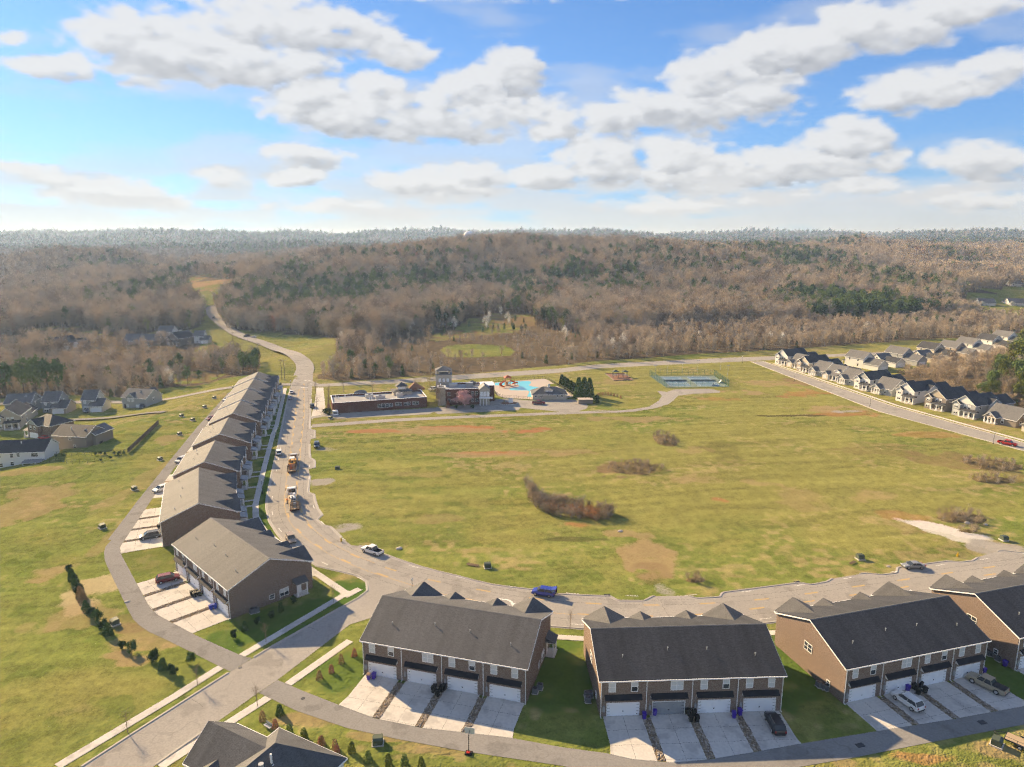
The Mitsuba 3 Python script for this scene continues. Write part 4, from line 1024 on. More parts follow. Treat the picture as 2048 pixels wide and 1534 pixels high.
plain("dark_shingle", (0.020, 0.021, 0.026), 0.75)
plain("siding_tan", (0.44, 0.38, 0.29), 0.7)
ROW_LABELS = ["brick townhouse row with four garages beside the side street corner", "brick townhouse row in the middle of the front, with purple bins at its garages",
              "brick townhouse row with a white car and a tan pickup on its drives", "brick townhouse row cut off by the right edge of the photo",
              "brick townhouse row turned to the corner, with a dark red car on its drive", "second brick townhouse row up the left alley, with a dark car on its drive",
              "third brick townhouse row up the left side of the boulevard", "fourth brick townhouse row up the left side of the boulevard", "nearest of the four joined townhouse rows at the far end",
              "second of the four joined townhouse rows at the far end", "third of the four joined townhouse rows at the far end", "last and shortest joined townhouse row at the far crossing"]
SIDES = [("window", "porch"), ("window", "porch"), ("window", "window"), ("window", None), ("window", "porch"), (None, None), (None, None), (None, None)] + [(None, None)] * 4
for i in range(len(RIDGES)):
    x, y, deg, n, z = row_frame(i)
    built = townhouse(n, *SIDES[i], detail=2 if i < 5 else 1, doors={1: "grey_door"} if i == 1 else None, phase=0, tiles="shingle_dark" if 0 < i < 4 else "shingle")
    add(built, "townhouse_row", ROW_LABELS[i], "townhouse", place(x, y, z, deg), "brick townhouse rows")


# ------------------------------------------------------------------ detached houses
plain("siding_white", (0.68, 0.67, 0.63), 0.6)
plain("siding_grey", (0.36, 0.37, 0.36), 0.6)
plain("siding_blue", (0.20, 0.23, 0.26), 0.6)
plain("siding_brown", (0.235, 0.20, 0.165), 0.6)
plain("siding_cream", (0.56, 0.50, 0.39), 0.6)
plain("stone_front", (0.42, 0.35, 0.27), 0.8)


def block(pt, x0, y0, x1, y1, eave, ridge, pitch, wall, roof="shingle", base=-0.3, ov=0.35, hip=False, name="wall", rname="roof", gable=None):
    """A walled block with a pitched roof; ridge 'x' or 'y' gives its direction."""
    w = pt.new(name, wall)
    along = (x0, x1) if ridge == "x" else (y0, y1)
    cross = (y0, y1) if ridge == "x" else (x0, x1)
    half = (cross[1] - cross[0]) / 2
    mid, top = (cross[0] + cross[1]) / 2, eave + half * pitch
    at = (lambda a, b, z: (a, b, z)) if ridge == "x" else (lambda a, b, z: (b, a, z))
    turn = 1 if ridge == "x" else -1

    def face(mb, *p):
        mb.face(*(p if turn > 0 else p[::-1]))

    a0, a1, b0, b1 = *along, *cross
    face(w, at(a0, b0, base), at(a1, b0, base), at(a1, b0, eave), at(a0, b0, eave))
    face(w, at(a1, b1, base), at(a0, b1, base), at(a0, b1, eave), at(a1, b1, eave))
    for a, s in ((a0, 1), (a1, -1)):
        g = pt.new("gable", gable) if gable and not hip else w
        q = [at(a, b1, base), at(a, b0, base), at(a, b0, eave), at(a, b1, eave)]
        face(w, *(q if s > 0 else q[::-1]))
        if not hip:
            q = [at(a, b1, eave), at(a, b0, eave), at(a, mid, top - 0.02)]
            face(g, *(q if s > 0 else q[::-1]))
    r, th = pt.new(rname, roof), 0.16
    lo = eave - ov * pitch + 0.08
    run = half if hip else -ov
    ra, rb = a0 + run, a1 - run
    if hip and ra > rb:
        ra = rb = (a0 + a1) / 2
    up = top + 0.08
    for s, b in ((1, b0 - ov), (-1, b1 + ov)):
        q = [at(a0 - ov, b, lo), at(a1 + ov, b, lo), at(rb, mid, up), at(ra, mid, up)]
        face(r, *(q if s > 0 else q[::-1]))
        q = [(p[0], p[1], p[2] - th) for p in q]
        face(r, *(q[::-1] if s > 0 else q))
    f = pt.new("fascia", "trim_white", r.path)
    for b, d in ((b0 - ov, -0.1), (b1 + ov, 0.1)):
        p, q = at(a0 - ov, b, lo - 0.2), at(a1 + ov, b + d, lo - 0.01)
        f.box(min(p[0], q[0]), min(p[1], q[1]), p[2], max(p[0], q[0]), max(p[1], q[1]), q[2])
    for a, d in ((a0 - ov, -0.06), (a1 + ov, 0.06)):
        if hip:
            s = 1 if d < 0 else -1
            q = [at(a, b1 + ov, lo), at(a, b0 - ov, lo), at(ra if d < 0 else rb, mid, up)]
            face(r, *(q if s > 0 else q[::-1]))
            p, q = at(a, b0 - ov, lo - 0.2), at(a + d, b1 + ov, lo - 0.01)
            f.box(min(p[0], q[0]), min(p[1], q[1]), p[2], max(p[0], q[0]), max(p[1], q[1]), q[2])
        else:
            k = pt.new("rake", "trim_white", r.path)
            for b in (b0 - ov, b1 + ov):
                q = [at(a, b, lo - 0.24), at(a, mid, up - 0.22), at(a, mid, up - 0.01), at(a, b, lo - 0.01)]
                k.prism(q, at(d, 0, 0))
    return top


def garage(pt, origin, deg, x0, w=4.9, z=0.05):
    d = pt.new("garage_door", "door_white")
    t = Turned(d, origin, deg)
    t.box(x0, -0.05, z, x0 + w, -0.005, z + 2.25)
    for r in range(4):
        for c_ in range(4):
            t.box(x0 + 0.06 + c_ * w / 4, -0.075, z + 0.06 + r * 0.55, x0 - 0.06 + (c_ + 1) * w / 4, -0.05, z + 0.5 + r * 0.55)


def porch(pt, x0, x1, y0, y1, z, cols, roof="shingle", drop=0.7, floor=0.35):
    """An open porch before the front wall at y1: flat beam, sloping roof, columns, floor, steps."""
    po = pt.new("porch", "trim_white")
    po.box(x0, y0, z - 0.28, x1, y0 + 0.2, z).box(x0, y0 + 0.2, z - 0.28, x0 + 0.15, y1 - 0.01, z).box(x1 - 0.15, y0 + 0.2, z - 0.28, x1, y1 - 0.01, z)
    if roof:
        r = pt.new("porch_roof", roof, po.path)
        q = [(x0 - 0.25, y0 - 0.3, z + 0.01), (x1 + 0.25, y0 - 0.3, z + 0.01), (x1 + 0.25, y1 - 0.01, z + drop), (x0 - 0.25, y1 - 0.01, z + drop)]
        r.face(*q).face(*[(a, b, z + 0.005) for a, b, _ in q][::-1])
        for x in (x0 - 0.25, x1 + 0.25):
            r.face((x, y0 - 0.3, z + 0.01), (x, y1 - 0.01, z + 0.01), (x, y1 - 0.01, z + drop))
    pt.new("porch_floor", "concrete", po.path).box(x0, y0, -0.2, x1, y1 - 0.01, floor).box((x0 + x1) / 2 - 0.8, y0 - 0.6, -0.2, (x0 + x1) / 2 + 0.8, y0, floor / 2)
    for x in np.linspace(x0 + 0.2, x1 - 0.2, cols):
        pt.new("column", "trim_white", po.path).box(x - 0.15, y0 + 0.02, floor, x + 0.15, y0 + 0.3, z - 0.28).box(x - 0.25, y0 - 0.06, floor, x + 0.25, y0 + 0.38, floor + 0.8)


def two_gable(W=8.6, D=15.5, wall="siding_cream", side=None, cross=False, roof="shingle_dark"):  # roof colour darkened to carry the shade of its unlit slopes
    """Two storeys, gable to the street, bay on the left, porch on the right, lower garage wing behind."""
    pt = Parts()
    block(pt, 0, 0, W, D, 5.5, "y", 0.78, wall, roof, gable=side or wall)
    block(pt, 0.2, -1.1, 3.3, 1.6, 5.3, "y", 0.8, "stone_front" if side is None else wall, roof, name="bay", rname="bay_roof")
    block(pt, 0.8, D + 0.02, W - 0.1, D + 9.5, 3.2 if not cross else 4.6, "y", 0.72, wall, roof, name="garage_wing", rname="wing_roof")
    if cross:
        block(pt, W - 3.4, D - 8.2, W + 0.9, D - 1.6, 5.4, "x", 0.62, wall, roof, name="cross_wing", rname="cross_roof")
    porch(pt, 3.5, W + (1.2 if cross else 0), -2.0, 0, 2.9, 3 if not cross else 4, roof)
    for x, z, w, h in ((4.3, 3.5, 0.95, 1.5), (5.9, 3.5, 0.95, 1.5), (4.4, 0.8, 1.6, 1.6)):
        window(pt, (0, 0, 0), 0, x, z, w, h, blind=1)
    window(pt, (0, -1.1, 0), 0, 1.0, 3.4, 1.5, 1.4, double=True, blind=1)
    window(pt, (0, -1.1, 0), 0, 1.0, 0.8, 1.5, 1.5, double=True, blind=1)
    fd = pt.new("front_door", "dark_metal")
    fd.box(6.7, -0.05, 0.35, 7.6, -0.005, 2.4)
    for y, z in ((3.0, 3.7), (8.6, 3.7), (8.6, 1.0)):
        if not cross or y < 4:
            window(pt, (W, y, 0), 90, -0.5, z, 1.0, 1.4)
    for y, z in ((4.0, 3.7), (9.0, 1.0)):
        window(pt, (0, y, 0), 270, -0.5, z, 1.0, 1.4, blind=1)
    garage(pt, (W - 1.2, D + 9.52, 0), 180, 0.6)
    return pt.plies()


def bungalow(W=9.4, D=13.0, wall="siding_grey", dormer=False, roof="shingle_grey", stone="siding_cream"):
    """One and a half storeys, ridge along the street, gabled porch in front, garage wing behind."""
    pt = Parts()
    block(pt, 0, 1.6, W, D, 3.1, "x", 0.74, wall, roof)
    g = 4.6 if not dormer else 3.8
    block(pt, 0.1, -0.4, g, 2.6, 2.95, "y", 0.80, stone, roof, name="front_bay", rname="front_gable_roof", gable=wall, base=-0.3 if dormer else 2.5)
    if dormer:
        block(pt, 5.3, 2.6, 8.3, 6.5, 4.9, "y", 0.5, "trim_white", roof, name="dormer", rname="dormer_roof", base=3.5)
        for x in (5.6, 6.5, 7.4):
            window(pt, (0, 2.6, 0), 0, x, 4.15, 0.6, 0.55, blind=1, parent="dormer", split=False)
        porch(pt, g + 0.1, W - 0.1, 0.0, 1.6, 2.85, 3, roof)
        window(pt, (0, -0.4, 0), 0, 1.1, 0.9, 1.6, 1.5, double=True, blind=2)
    else:
        porch(pt, 0.1, g, -0.4, 1.6, 2.8, 4, None)
        window(pt, (0, 1.6, 0), 0, 0.7, 0.9, 0.95, 1.5)
        window(pt, (0, -0.4, 0), 0, 1.95, 3.5, 0.8, 0.7, blind=2, parent="gable", split=False)
    fd = pt.new("front_door", "dark_metal")
    fd.box(2.6 if not dormer else 6.3, 1.53, 0.35, 3.5 if not dormer else 7.2, 1.595, 2.35)
    window(pt, (0, 1.6, 0), 0, 5.6 if not dormer else 8.0, 0.9, 0.95, 1.5, blind=1)
    for y, z in ((4.4, 0.9), (6.5, 3.7), (8.4, 0.9)):
        window(pt, (W, y, 0), 90, -0.45, z, 0.9, 1.35, blind=1 if z > 3 else False)
        window(pt, (0, y, 0), 270, -0.45, z, 0.9, 1.35)
    block(pt, 1.2, D + 0.02, W - 0.9, D + 8.5, 2.9, "x" if dormer else "y", 0.62, wall, "shingle_dark", name="garage_wing", rname="wing_roof")  # wing roof takes the darker colour to hold the shade of its facing
    garage(pt, (W - 1.4, D + 8.52, 0), 180, 0.6)
    return pt.plies()


def centre_gable(W=11, D=10.5, wall="siding_blue", roof="shingle_grey"):
    pt = Parts()
    block(pt, 0, 0, W, D, 5.5, "x", 0.62, wall, roof)
    block(pt, 2.6, -0.15, 7.4, D * 0.55, 5.5, "y", 0.85, wall, roof, name="gable_bay", rname="gable_roof")
    block(pt, 5.2, D * 0.35, 10.2, D + 2.2, 5.5, "y", 1.05, wall, "shingle", name="rear_bay", rname="rear_roof")
    garage(pt, (0, 0, 0), 0, 5.7)
    for x, z, w in ((3.4, 3.6, 0.95), (5.6, 3.6, 0.95), (2.6, 0.9, 0.9)):
        window(pt, (0, -0.15, 0), 0, x, z, w, 1.4, blind=2)
    window(pt, (W, 5, 0), 90, -0.5, 3.6, 1, 1.4, blind=1)
    pt.new("front_door", "dark_metal").box(1.0, -0.05, 0.05, 1.9, -0.005, 2.2)
    return pt.plies()


def garage_front(W=11, D=9.5, wall="siding_blue", low="shingle", roof="shingle_grey"):
    """Two storeys on the left, a garage with a lower roof coming forward on the right."""
    pt = Parts()
    block(pt, 0, 0, W * 0.62, D, 5.5, "x", 0.78, wall, roof)
    block(pt, W * 0.40, -2.2, W, D * 0.7, 2.9, "x", 0.62, "siding_cream" if wall == "siding_grey" else "stone_front", low, name="garage_wing", rname="wing_roof")
    garage(pt, (0, -2.2, 0), 0, W * 0.46)
    for x in (1.0, 4.3):
        window(pt, (0, 0, 0), 0, x, 3.7, 0.95, 1.4, blind=2)
    window(pt, (0, 0, 0), 0, 0.8, 0.8, 1.8, 1.5, double=True, blind=1)
    window(pt, (W * 0.62, 5, 0), 90, -0.4, 4.2, 0.8, 1.2, blind=1)
    pt.new("front_door", "trim_white").box(3.3, -0.05, 0.05, 4.2, -0.005, 2.3)
    return pt.plies()


U_DEG = -66.5
# origin (front corner farthest along the street), builder, label
RIGHT_ROW = [
    ((152.6, 397.0), two_gable(wall="siding_white", side="siding_white"), "white two storey house at the far end of the right street row"),
    ((154.6, 386.0), bungalow(7.6, wall="siding_grey", dormer=True), "small grey bungalow next to the last white house of the right street"),
    ((156.2, 375.0), two_gable(7.8, wall="siding_cream"), "cream two storey house third from the far end of the right street"),
    ((157.2, 362.5), bungalow(8.2, wall="siding_grey"), "grey bungalow with gabled porch fourth from the far end of the right street"),
    ((159.6, 351.6), bungalow(8.6, wall="siding_grey", dormer=True), "bungalow with a white dormer fifth from the far end of the right street"),
    ((162.2, 340.2), bungalow(8.4, wall="siding_grey"), "grey bungalow sixth from the far end of the right street"),
    ((165.6, 328.8), two_gable(8.0, wall="siding_white", side="siding_grey"), "two storey house with dark roof in the middle of the right street row"),
    ((168.0, 318.0), bungalow(9.4, wall="siding_grey"), "wide grey bungalow left of the white two storey house on the right street"),
    ((172.0, 303.2), two_gable(8.2, wall="siding_white", side="siding_white", cross=True), "bright white two storey house with wrap around porch on the right street"),
    ((176.5, 288.8), two_gable(8.8, wall="siding_brown", side="siding_tan"), "tan and brown two storey house right of the gap in the right street row"),
    ((181.0, 277.0), two_gable(8.8, wall="siding_grey", side="siding_white", cross=True), "two storey house with stepped gables, third from the right edge"),
    ((185.2, 264.2), bungalow(11.0, 12.5, wall="siding_brown"), "wide dark bungalow with four porch columns, second from the right edge"),
    ((190.6, 250.8), bungalow(10.5, 12, wall="siding_cream", dormer=True), "bungalow with red chairs on its porch, cut by the right edge"),
]
for (x, y), built, text in RIGHT_ROW:
    add(built, "house", text, "house", place(x + 2.0, y + 0.9, 0, U_DEG), "houses along the right street")
BACK_ROW = [(199.8, 395.7, 'two', 'siding_white', -155, 'white two storey house with a white fence behind the right street row'),
            (217.6, 403.6, 'bung', 'siding_white', -158, 'low white garage house beside the white fence'),
            (231.2, 411.1, 'two', 'siding_grey', -158, 'grey roofed house third from the left in the back row on the right'),
            (248.8, 416.1, 'bung', 'siding_cream', -160, 'cream low house in the middle of the back row on the right'),
            (260.9, 428.9, 'two', 'siding_cream', -160, 'cream gabled house in the middle of the back row on the right'),
            (278.1, 434.8, 'two', 'stone_front', -162, 'tan gabled house in the back row on the right'),
            (298.7, 450.3, 'two', 'siding_white', -162, 'long grey roof white house in the back row on the right'),
            (323.3, 466.5, 'two', 'siding_white', -165, 'bright white gabled house by the pines on the right'),
            (345.2, 483.1, 'two', 'siding_white', -165, 'last white house of the back row, half behind the pines')]
for k, (x, y, kind, wall, deg, text) in enumerate(BACK_ROW):
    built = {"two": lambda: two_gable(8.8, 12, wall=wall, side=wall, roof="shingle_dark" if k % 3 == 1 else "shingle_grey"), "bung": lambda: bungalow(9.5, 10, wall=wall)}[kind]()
    add(built, "house", text, "house", place(x, y, ground_at_pt(x, y), deg), "houses behind the right street row")
LEFT_HOUSES = [(-229.3, 303.1, 14.0, 'centre', 10.5, 'siding_blue', 'blue grey house with a centre gable, leftmost of the four in the valley row', 'houses in the valley on the left'),
            (-215.1, 307.1, 7.0, 'gfront', 11.2, 'siding_blue', 'dark blue house with a garage wing, second in the valley row', 'houses in the valley on the left'),
            (-199.1, 310.5, 7.0, 'gfront', 9.8, 'siding_grey', 'grey house with a car under its awning, third in the valley row', 'houses in the valley on the left'),
            (-183.6, 316.3, -13.0, 'centre', 13.2, 'siding_grey', 'grey house with a centre gable, rightmost of the valley row', 'houses in the valley on the left'),
            (-215.9, 278.6, 20.0, 'two', 9.0, 'siding_tan', 'tan house cut by the left edge', 'houses in the valley on the left'),
            (-346.3, 477.6, 15.0, 'two', 11.0, 'siding_white', 'white gabled house among the trees at the far left', 'far houses at the foot of the forest on the left'),
            (-328.2, 481.7, -20.0, 'two', 11.0, 'siding_white', 'white house with a blue roof beyond the pines at the far left', 'far houses at the foot of the forest on the left'),
            (-336.1, 473.7, -5.0, 'two', 11.0, 'siding_white', 'white gabled house beside the pines at the far left', 'far houses at the foot of the forest on the left'),
            (-288.7, 506.5, 0.0, 'bung', 11.0, 'siding_grey', 'grey brick house with chimneys in the valley behind the scrub', 'far houses at the foot of the forest on the left'),
            (-272.8, 504.9, 10.0, 'bung', 11.0, 'siding_brown', 'brown house in the valley with a steep roof', 'far houses at the foot of the forest on the left'),
            (-280.9, 541.9, 0.0, 'bung', 11.0, 'siding_white', 'white house with a tan roof at the foot of the forest', 'far houses at the foot of the forest on the left'),
            (-254.3, 504.4, -20.0, 'two', 11.0, 'siding_brown', 'tall brown house with a hipped roof in the valley', 'far houses at the foot of the forest on the left'),
            (-237.6, 511.4, 10.0, 'gfront', 11.0, 'siding_white', 'white house with a black roof beside the winding road', 'far houses at the foot of the forest on the left'),
            (477.9, 705.9, -10.0, 'bung', 15.0, 'siding_white', 'white farm building in the far right meadow', 'far houses by the right meadow'),
            (510.0, 707.9, -10.0, 'bung', 15.0, 'siding_white', 'second white farm building at the far right edge', 'far houses by the right meadow'),
            (645.1, 898.8, -10.0, 'bung', 13.0, 'siding_white', 'white house above the far right meadow', 'far houses by the right meadow')]
for x, y, deg, kind, W, wall, text, grp in LEFT_HOUSES:
    built = {"centre": lambda: centre_gable(W, wall=wall), "gfront": lambda: garage_front(W, wall=wall), "two": lambda: two_gable(W, wall=wall), "bung": lambda: bungalow(W, wall=wall)}[kind]()
    add(built, "house", text, "house", place(x, y, ground_at_pt(x, y) - 0.1, deg), grp)


def plain_house(pt, W, D, wall, roof, wins, hip=False, eave=5.5, pitch=0.6):
    block(pt, 0, 0, W, D, eave, "x", pitch, wall, roof, hip=hip, base=-2.0)
    for x, z, w, h in wins:
        window(pt, (0, 0, 0), 0, x, z, w, h, blind=False)


x, y = (-170.1, 216.7)
pt = Parts()
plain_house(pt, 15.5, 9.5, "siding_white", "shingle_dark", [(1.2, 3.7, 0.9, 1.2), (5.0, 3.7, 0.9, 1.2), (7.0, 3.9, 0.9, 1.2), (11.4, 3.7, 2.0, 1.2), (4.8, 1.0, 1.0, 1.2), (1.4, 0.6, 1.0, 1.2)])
porch(pt, 9.6, 15.0, -2.8, 0, 2.5, 3, "porch_metal", drop=0.35, floor=0.2)
pt.new("roof_vent", "trim_white").bar((7.2, 3.2, 6.8), (7.2, 3.2, 8.2), 0.13)
add(pt.plies(), "house", "white house with a black roof on the left edge, porch at its back", "house", place(x, y, ground_at_pt(x, y), 8), "houses in the valley on the left")
x, y, deg = (-161.3, 233.5, -9.0)
pt = Parts()
plain_house(pt, 12.8, 9.8, "siding_brown", "shingle_dark", [(6.2, 3.9, 0.8, 1.1), (7.8, 1.0, 0.8, 1.2)], pitch=0.55)  # shade of the unlit slope is put into this darker roof colour
block(pt, 7.5, 3.0, 14.2, 11.5, 5.5, "y", 0.55, "siding_brown", "shingle_grey", name="side_wing", rname="wing_roof", base=-2)
pt.new("roof_vent", "trim_white").bar((5.4, 2.6, 6.9), (5.4, 2.6, 8.0), 0.13)
pt.new("side_door", "dark_metal").box(14.205, 4.5, 0.2, 14.26, 6.0, 2.3)
add(pt.plies(), "house", "dark brown two storey house with its back to the fence", "house", place(x, y, ground_at_pt(x, y), deg), "houses in the valley on the left")
x, y, deg = (-196.4, 268.9, -23.0)
pt = Parts()
block(pt, 0, 1.0, 13.5, 11, 5.5, "x", 0.6, "brick", "shingle_dark", hip=True, base=-1.5)  # darker roof colour stands in for shade on the unlit slopes
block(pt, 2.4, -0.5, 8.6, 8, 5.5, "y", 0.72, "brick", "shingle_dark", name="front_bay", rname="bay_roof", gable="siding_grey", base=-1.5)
window(pt, (0, -0.5, 0), 0, 3.8, 3.6, 0.9, 1.4, blind=1)
window(pt, (0, -0.5, 0), 0, 6.2, 3.6, 0.9, 1.4, blind=1)
window(pt, (0, 1.0, 0), 0, 0.5, 3.7, 1.5, 1.3, double=True)
garage(pt, (0, -0.5, 0), 0, 3.2)
porch(pt, -0.4, 2.3, -0.6, 1.0, 2.7, 2)
add(pt.plies(), "house", "brick fronted house with a grey gable and a red car at its garage", "house", place(x, y, ground_at_pt(x, y), deg), "houses in the valley on the left")
# the house whose roof shows at the bottom of the photograph
pt = Parts()
block(pt, 0, -3.9, 11.0, 3.9, 5.45, "x", 0.78, "siding_white", "shingle")
block(pt, 5.9, -13.0, 17.3, 6.0, 5.45, "y", 0.71, "siding_white", "shingle", name="main_block", rname="main_roof", hip=True)
block(pt, 2.6, -5.2, 6.2, -0.5, 5.4, "y", 0.6, "siding_white", "shingle", name="small_gable", rname="small_gable_roof")
pt.new("roof_vent", "trim_white").bar((12.9, -1.6, 8.2), (12.9, -1.6, 9.9), 0.14).box(12.6, -1.75, 8.0, 13.2, -1.45, 8.5)
pt.new("turbine_vent", "galvanised").bar((12.6, -2.9, 8.4), (12.6, -2.9, 9.4), 0.28, 8, 0.34)
window(pt, (0, 0, 0), 270, -0.6, 3.4, 1.2, 1.4)
window(pt, (12.5, 6.0, 0), 180, -0.6, 3.4, 1.2, 1.4)
add(pt.plies(), "house", "house whose dark shingle roof fills the bottom edge of the photo", "house", place(-39.9, 80.2, 0, -28))


# ------------------------------------------------------------------ clubhouse, pool, courts, playground
plain("stucco", (0.50, 0.44, 0.35), 0.8)
plain("roof_membrane", (0.34, 0.33, 0.31), 0.8)
plain("slate_grey", (0.16, 0.17, 0.18), 0.6)  # plain dark grey for fans, vents, nets, platforms and roof trim
plain("slide_orange", (0.52, 0.13, 0.035), 0.35, 0.5)
plain("court_blue", (0.135, 0.215, 0.275), 0.8)
plain("court_green", (0.190, 0.235, 0.185), 0.8)
plain("fence_green", (0.045, 0.16, 0.115), 0.6)
plain("mulch", (0.235, 0.125, 0.075), 0.95)
plain("pool_tile", (0.10, 0.47, 0.62), 0.3)
plain("deck_stone", (0.47, 0.40, 0.33), 0.85)
plain("box_green", (0.085, 0.105, 0.070), 0.6)
plain("pool_surface", (0.085, 0.46, 0.60), 0.12, 0.35)


def parapet_box(pt, x0, y0, x1, y1, z, wall, cap="trim_white", name="wall", rise=0.7):
    w = pt.new(name, wall)
    w.box(x0, y0, -0.5, x1, y1, z - rise)
    t = 0.3
    w.box(x0, y0, z - rise + 0.001, x1, y0 + t, z).box(x0, y1 - t, z - rise + 0.001, x1, y1, z).box(x0, y0 + t, z - rise + 0.001, x0 + t, y1 - t, z).box(x1 - t, y0 + t, z - rise + 0.001, x1, y1 - t, z)
    pt.new("flat_roof", "roof_membrane", w.path).box(x0 + t, y0 + t, z - rise + 0.002, x1 - t, y1 - t, z - rise + 0.06)
    c_ = pt.new("coping", cap, w.path)
    for q in ((x0 - 0.08, y0 - 0.08, x1 + 0.08, y0 + t + 0.05), (x0 - 0.08, y1 - t - 0.05, x1 + 0.08, y1 + 0.08), (x0 - 0.08, y0 + t + 0.05, x0 + t + 0.05, y1 - t - 0.05), (x1 - t - 0.05, y0 + t + 0.05, x1 + 0.08, y1 - t - 0.05)):
        c_.box(q[0], q[1], z, q[2], q[3], z + 0.14)


def pyramid(mb, cx, cy, hx, hy, z0, z1, flat=0.0):
    b = [(cx - hx, cy - hy, z0), (cx + hx, cy - hy, z0), (cx + hx, cy + hy, z0), (cx - hx, cy + hy, z0)]
    t = [(cx - flat, cy, z1), (cx + flat, cy, z1)]
    mb.face(b[0], b[1], t[1], t[0]).face(b[2], b[3], t[0], t[1]).face(b[1], b[2], t[1]).face(b[3], b[0], t[0]).face(*b[::-1])
    return mb


# long low building with rooftop units
pt = Parts()
parapet_box(pt, 0, 0, 39.5, 15.5, 4.5, "brick_red")
for k, x in enumerate((18.6, 20.2, 21.8, 23.4)):
    window(pt, (0, 0, 0), 0, x, 1.3, 1.3, 1.4, blind=False, split=False)
for k, x in enumerate((26.0, 29.6, 33.2)):
    window(pt, (0, 0, 0), 0, x, 1.6, 2.6, 1.2, double=True, split=False)
pt.new("wall_pediment", "slate_grey").prism([(10.0, 15.3, 4.64)] + [(12.75 - 2.75 * math.cos(a), 15.3, 4.64 + 1.5 * math.sin(a) ** 0.6) for a in np.linspace(0.05, math.pi - 0.05, 12)] + [(15.5, 15.3, 4.64)], (0, 0.25, 0))
for x, y, a, b, h in ((14.2, 8.0, 3.4, 2.0, 1.5), (18.2, 4.6, 4.0, 1.9, 1.5), (27.5, 6.0, 2.6, 2.4, 1.7)):
    u = pt.new("rooftop_unit", "galvanised")
    u.box(x, y, 3.86, x + a, y + b, 3.86 + h).box(x + 0.2, y - 0.08, 4.2, x + a - 0.2, y, 3.86 + h - 0.2)
    pt.new("fan", "slate_grey", u.path).bar((x + a / 2, y + b / 2, 3.86 + h), (x + a / 2, y + b / 2, 4.1 + h), 0.6, 12)
for x, y in ((2.0, 12.5), (3.0, 10.5), (6.0, 13.2), (15.6, 5.0), (16.6, 5.6)):
    pt.new("roof_pipe", "trim_white").bar((x, y, 3.86), (x, y, 4.9), 0.22, 8)
tp = pt.new("lantern", "stucco")
tp.box(26.5, 10.0, 3.8, 34.5, 16.2, 5.4)
pyramid(pt.new("lantern_roof", "shingle", tp.path), 30.5, 13.1, 4.6, 3.7, 5.42, 6.5, 0.8)
tp.box(28.6, 11.4, 5.8, 32.4, 14.8, 7.4)
pyramid(pt.new("upper_roof", "shingle", tp.path), 30.5, 13.1, 2.7, 2.4, 7.42, 9.1)
for x in (28.9, 30.0, 31.1):
    window(pt, (0, 11.4, 0), 0, x, 6.4, 0.9, 0.8, parent=tp.path, split=False)
pt.new("tent_roof", "mulch").prism([(33.0, 13.5, 5.0), (36.6, 15.5, 7.6), (41.5, 16.2, 4.2)], (0.6, 3.2, 0.1))
add(pt.plies(), "flat_roofed_building", "long low brick building with a pale flat roof and rooftop units", "building", place(-74.4, 278.2, 0, 17.2))

# the main clubhouse with its tower
pt = Parts()
parapet_box(pt, 0, 0, 18.2, 14, 7.0, "brick_red")
parapet_box(pt, -1.2, -0.8, 2.2, 3.6, 8.0, "stucco", name="stair_bay", rise=0.4)
tw = pt.new("tower", "stucco")
tw.box(-2.0, 13.0, -0.5, 5.2, 19.6, 10.9)
pt.new("tower_band", "slate_grey", tw.path).box(-2.2, 12.8, 10.9, 5.4, 19.8, 11.4)
for x, y in ((-1.2, 13.6), (4.2, 13.6), (-1.2, 18.6), (4.2, 18.6)):
    pt.new("belfry_post", "stucco", tw.path).box(x - 0.35, y - 0.35, 11.4, x + 0.35, y + 0.35, 12.8)
pyramid(pt.new("tower_roof", "shingle_grey", tw.path), 1.5, 16.1, 3.8, 3.7, 12.8, 14.6)
for x in (-0.6, 1.2, 3.0):
    window(pt, (0, 13.0, 0), 0, x, 7.8, 0.9, 1.4, parent=tw.path, split=False)
gb = pt.new("corner_gable", "stucco")
gb.box(17.0, -1.2, -0.5, 21.5, 5.2, 6.9).prism([(17.0, -1.2, 6.9), (21.5, -1.2, 6.9), (19.25, -1.2, 8.6)], (0, 6.4, 0))
q = [(16.7, -1.5, 6.85), (19.25, -1.5, 8.8), (21.8, -1.5, 6.85)]
gr = pt.new("gable_roof", "slate_grey", gb.path)
gr.face(q[0], q[1], (19.25, 5.4, 8.8), (16.7, 5.4, 6.85)).face(q[1], q[2], (21.8, 5.4, 6.85), (19.25, 5.4, 8.8))
for x in (17.4, 18.8, 20.2):
    window(pt, (0, -1.2, 0), 0, x, 3.9, 0.9, 1.9, parent=gb.path, split=False)
    pt.new("arcade_column", "trim_white", gb.path).box(x - 0.4, -2.6, 0.0, x, -2.2, 3.0)
ar = pt.new("arcade", "trim_white")
ar.box(16.8, -2.7, 3.0, 22.6, -1.21, 3.5)
rw = pt.new("right_wing", "brick_red")
rw.box(18.21, 5.21, -0.5, 24.0, 13.5, 7.2)
pt.new("coping", "trim_white", rw.path).box(18.15, 5.15, 7.2, 24.1, 13.6, 7.36)
for x in (19.4, 21.0, 22.6):
    window(pt, (24.0, 5.21, 0), 90, x - 18.2, 4.2, 0.9, 1.8, parent=rw.path, split=False)
for x in (3.2, 13.5, 15.3):
    for z in (1.2, 4.2):
        window(pt, (0, 0, 0), 0, x, z, 1.0, 1.5, split=False)
u = pt.new("rooftop_unit", "grey_metal")
u.box(11.2, 6.0, 6.36, 14.6, 8.4, 8.4)
u = pt.new("rooftop_unit", "galvanised")
u.box(4.0, 8.0, 6.36, 7.6, 10.2, 7.6)
sk = pt.new("skylight", "shingle")
sk.box(12.8, 10.4, 6.36, 15.8, 12.8, 7.4)
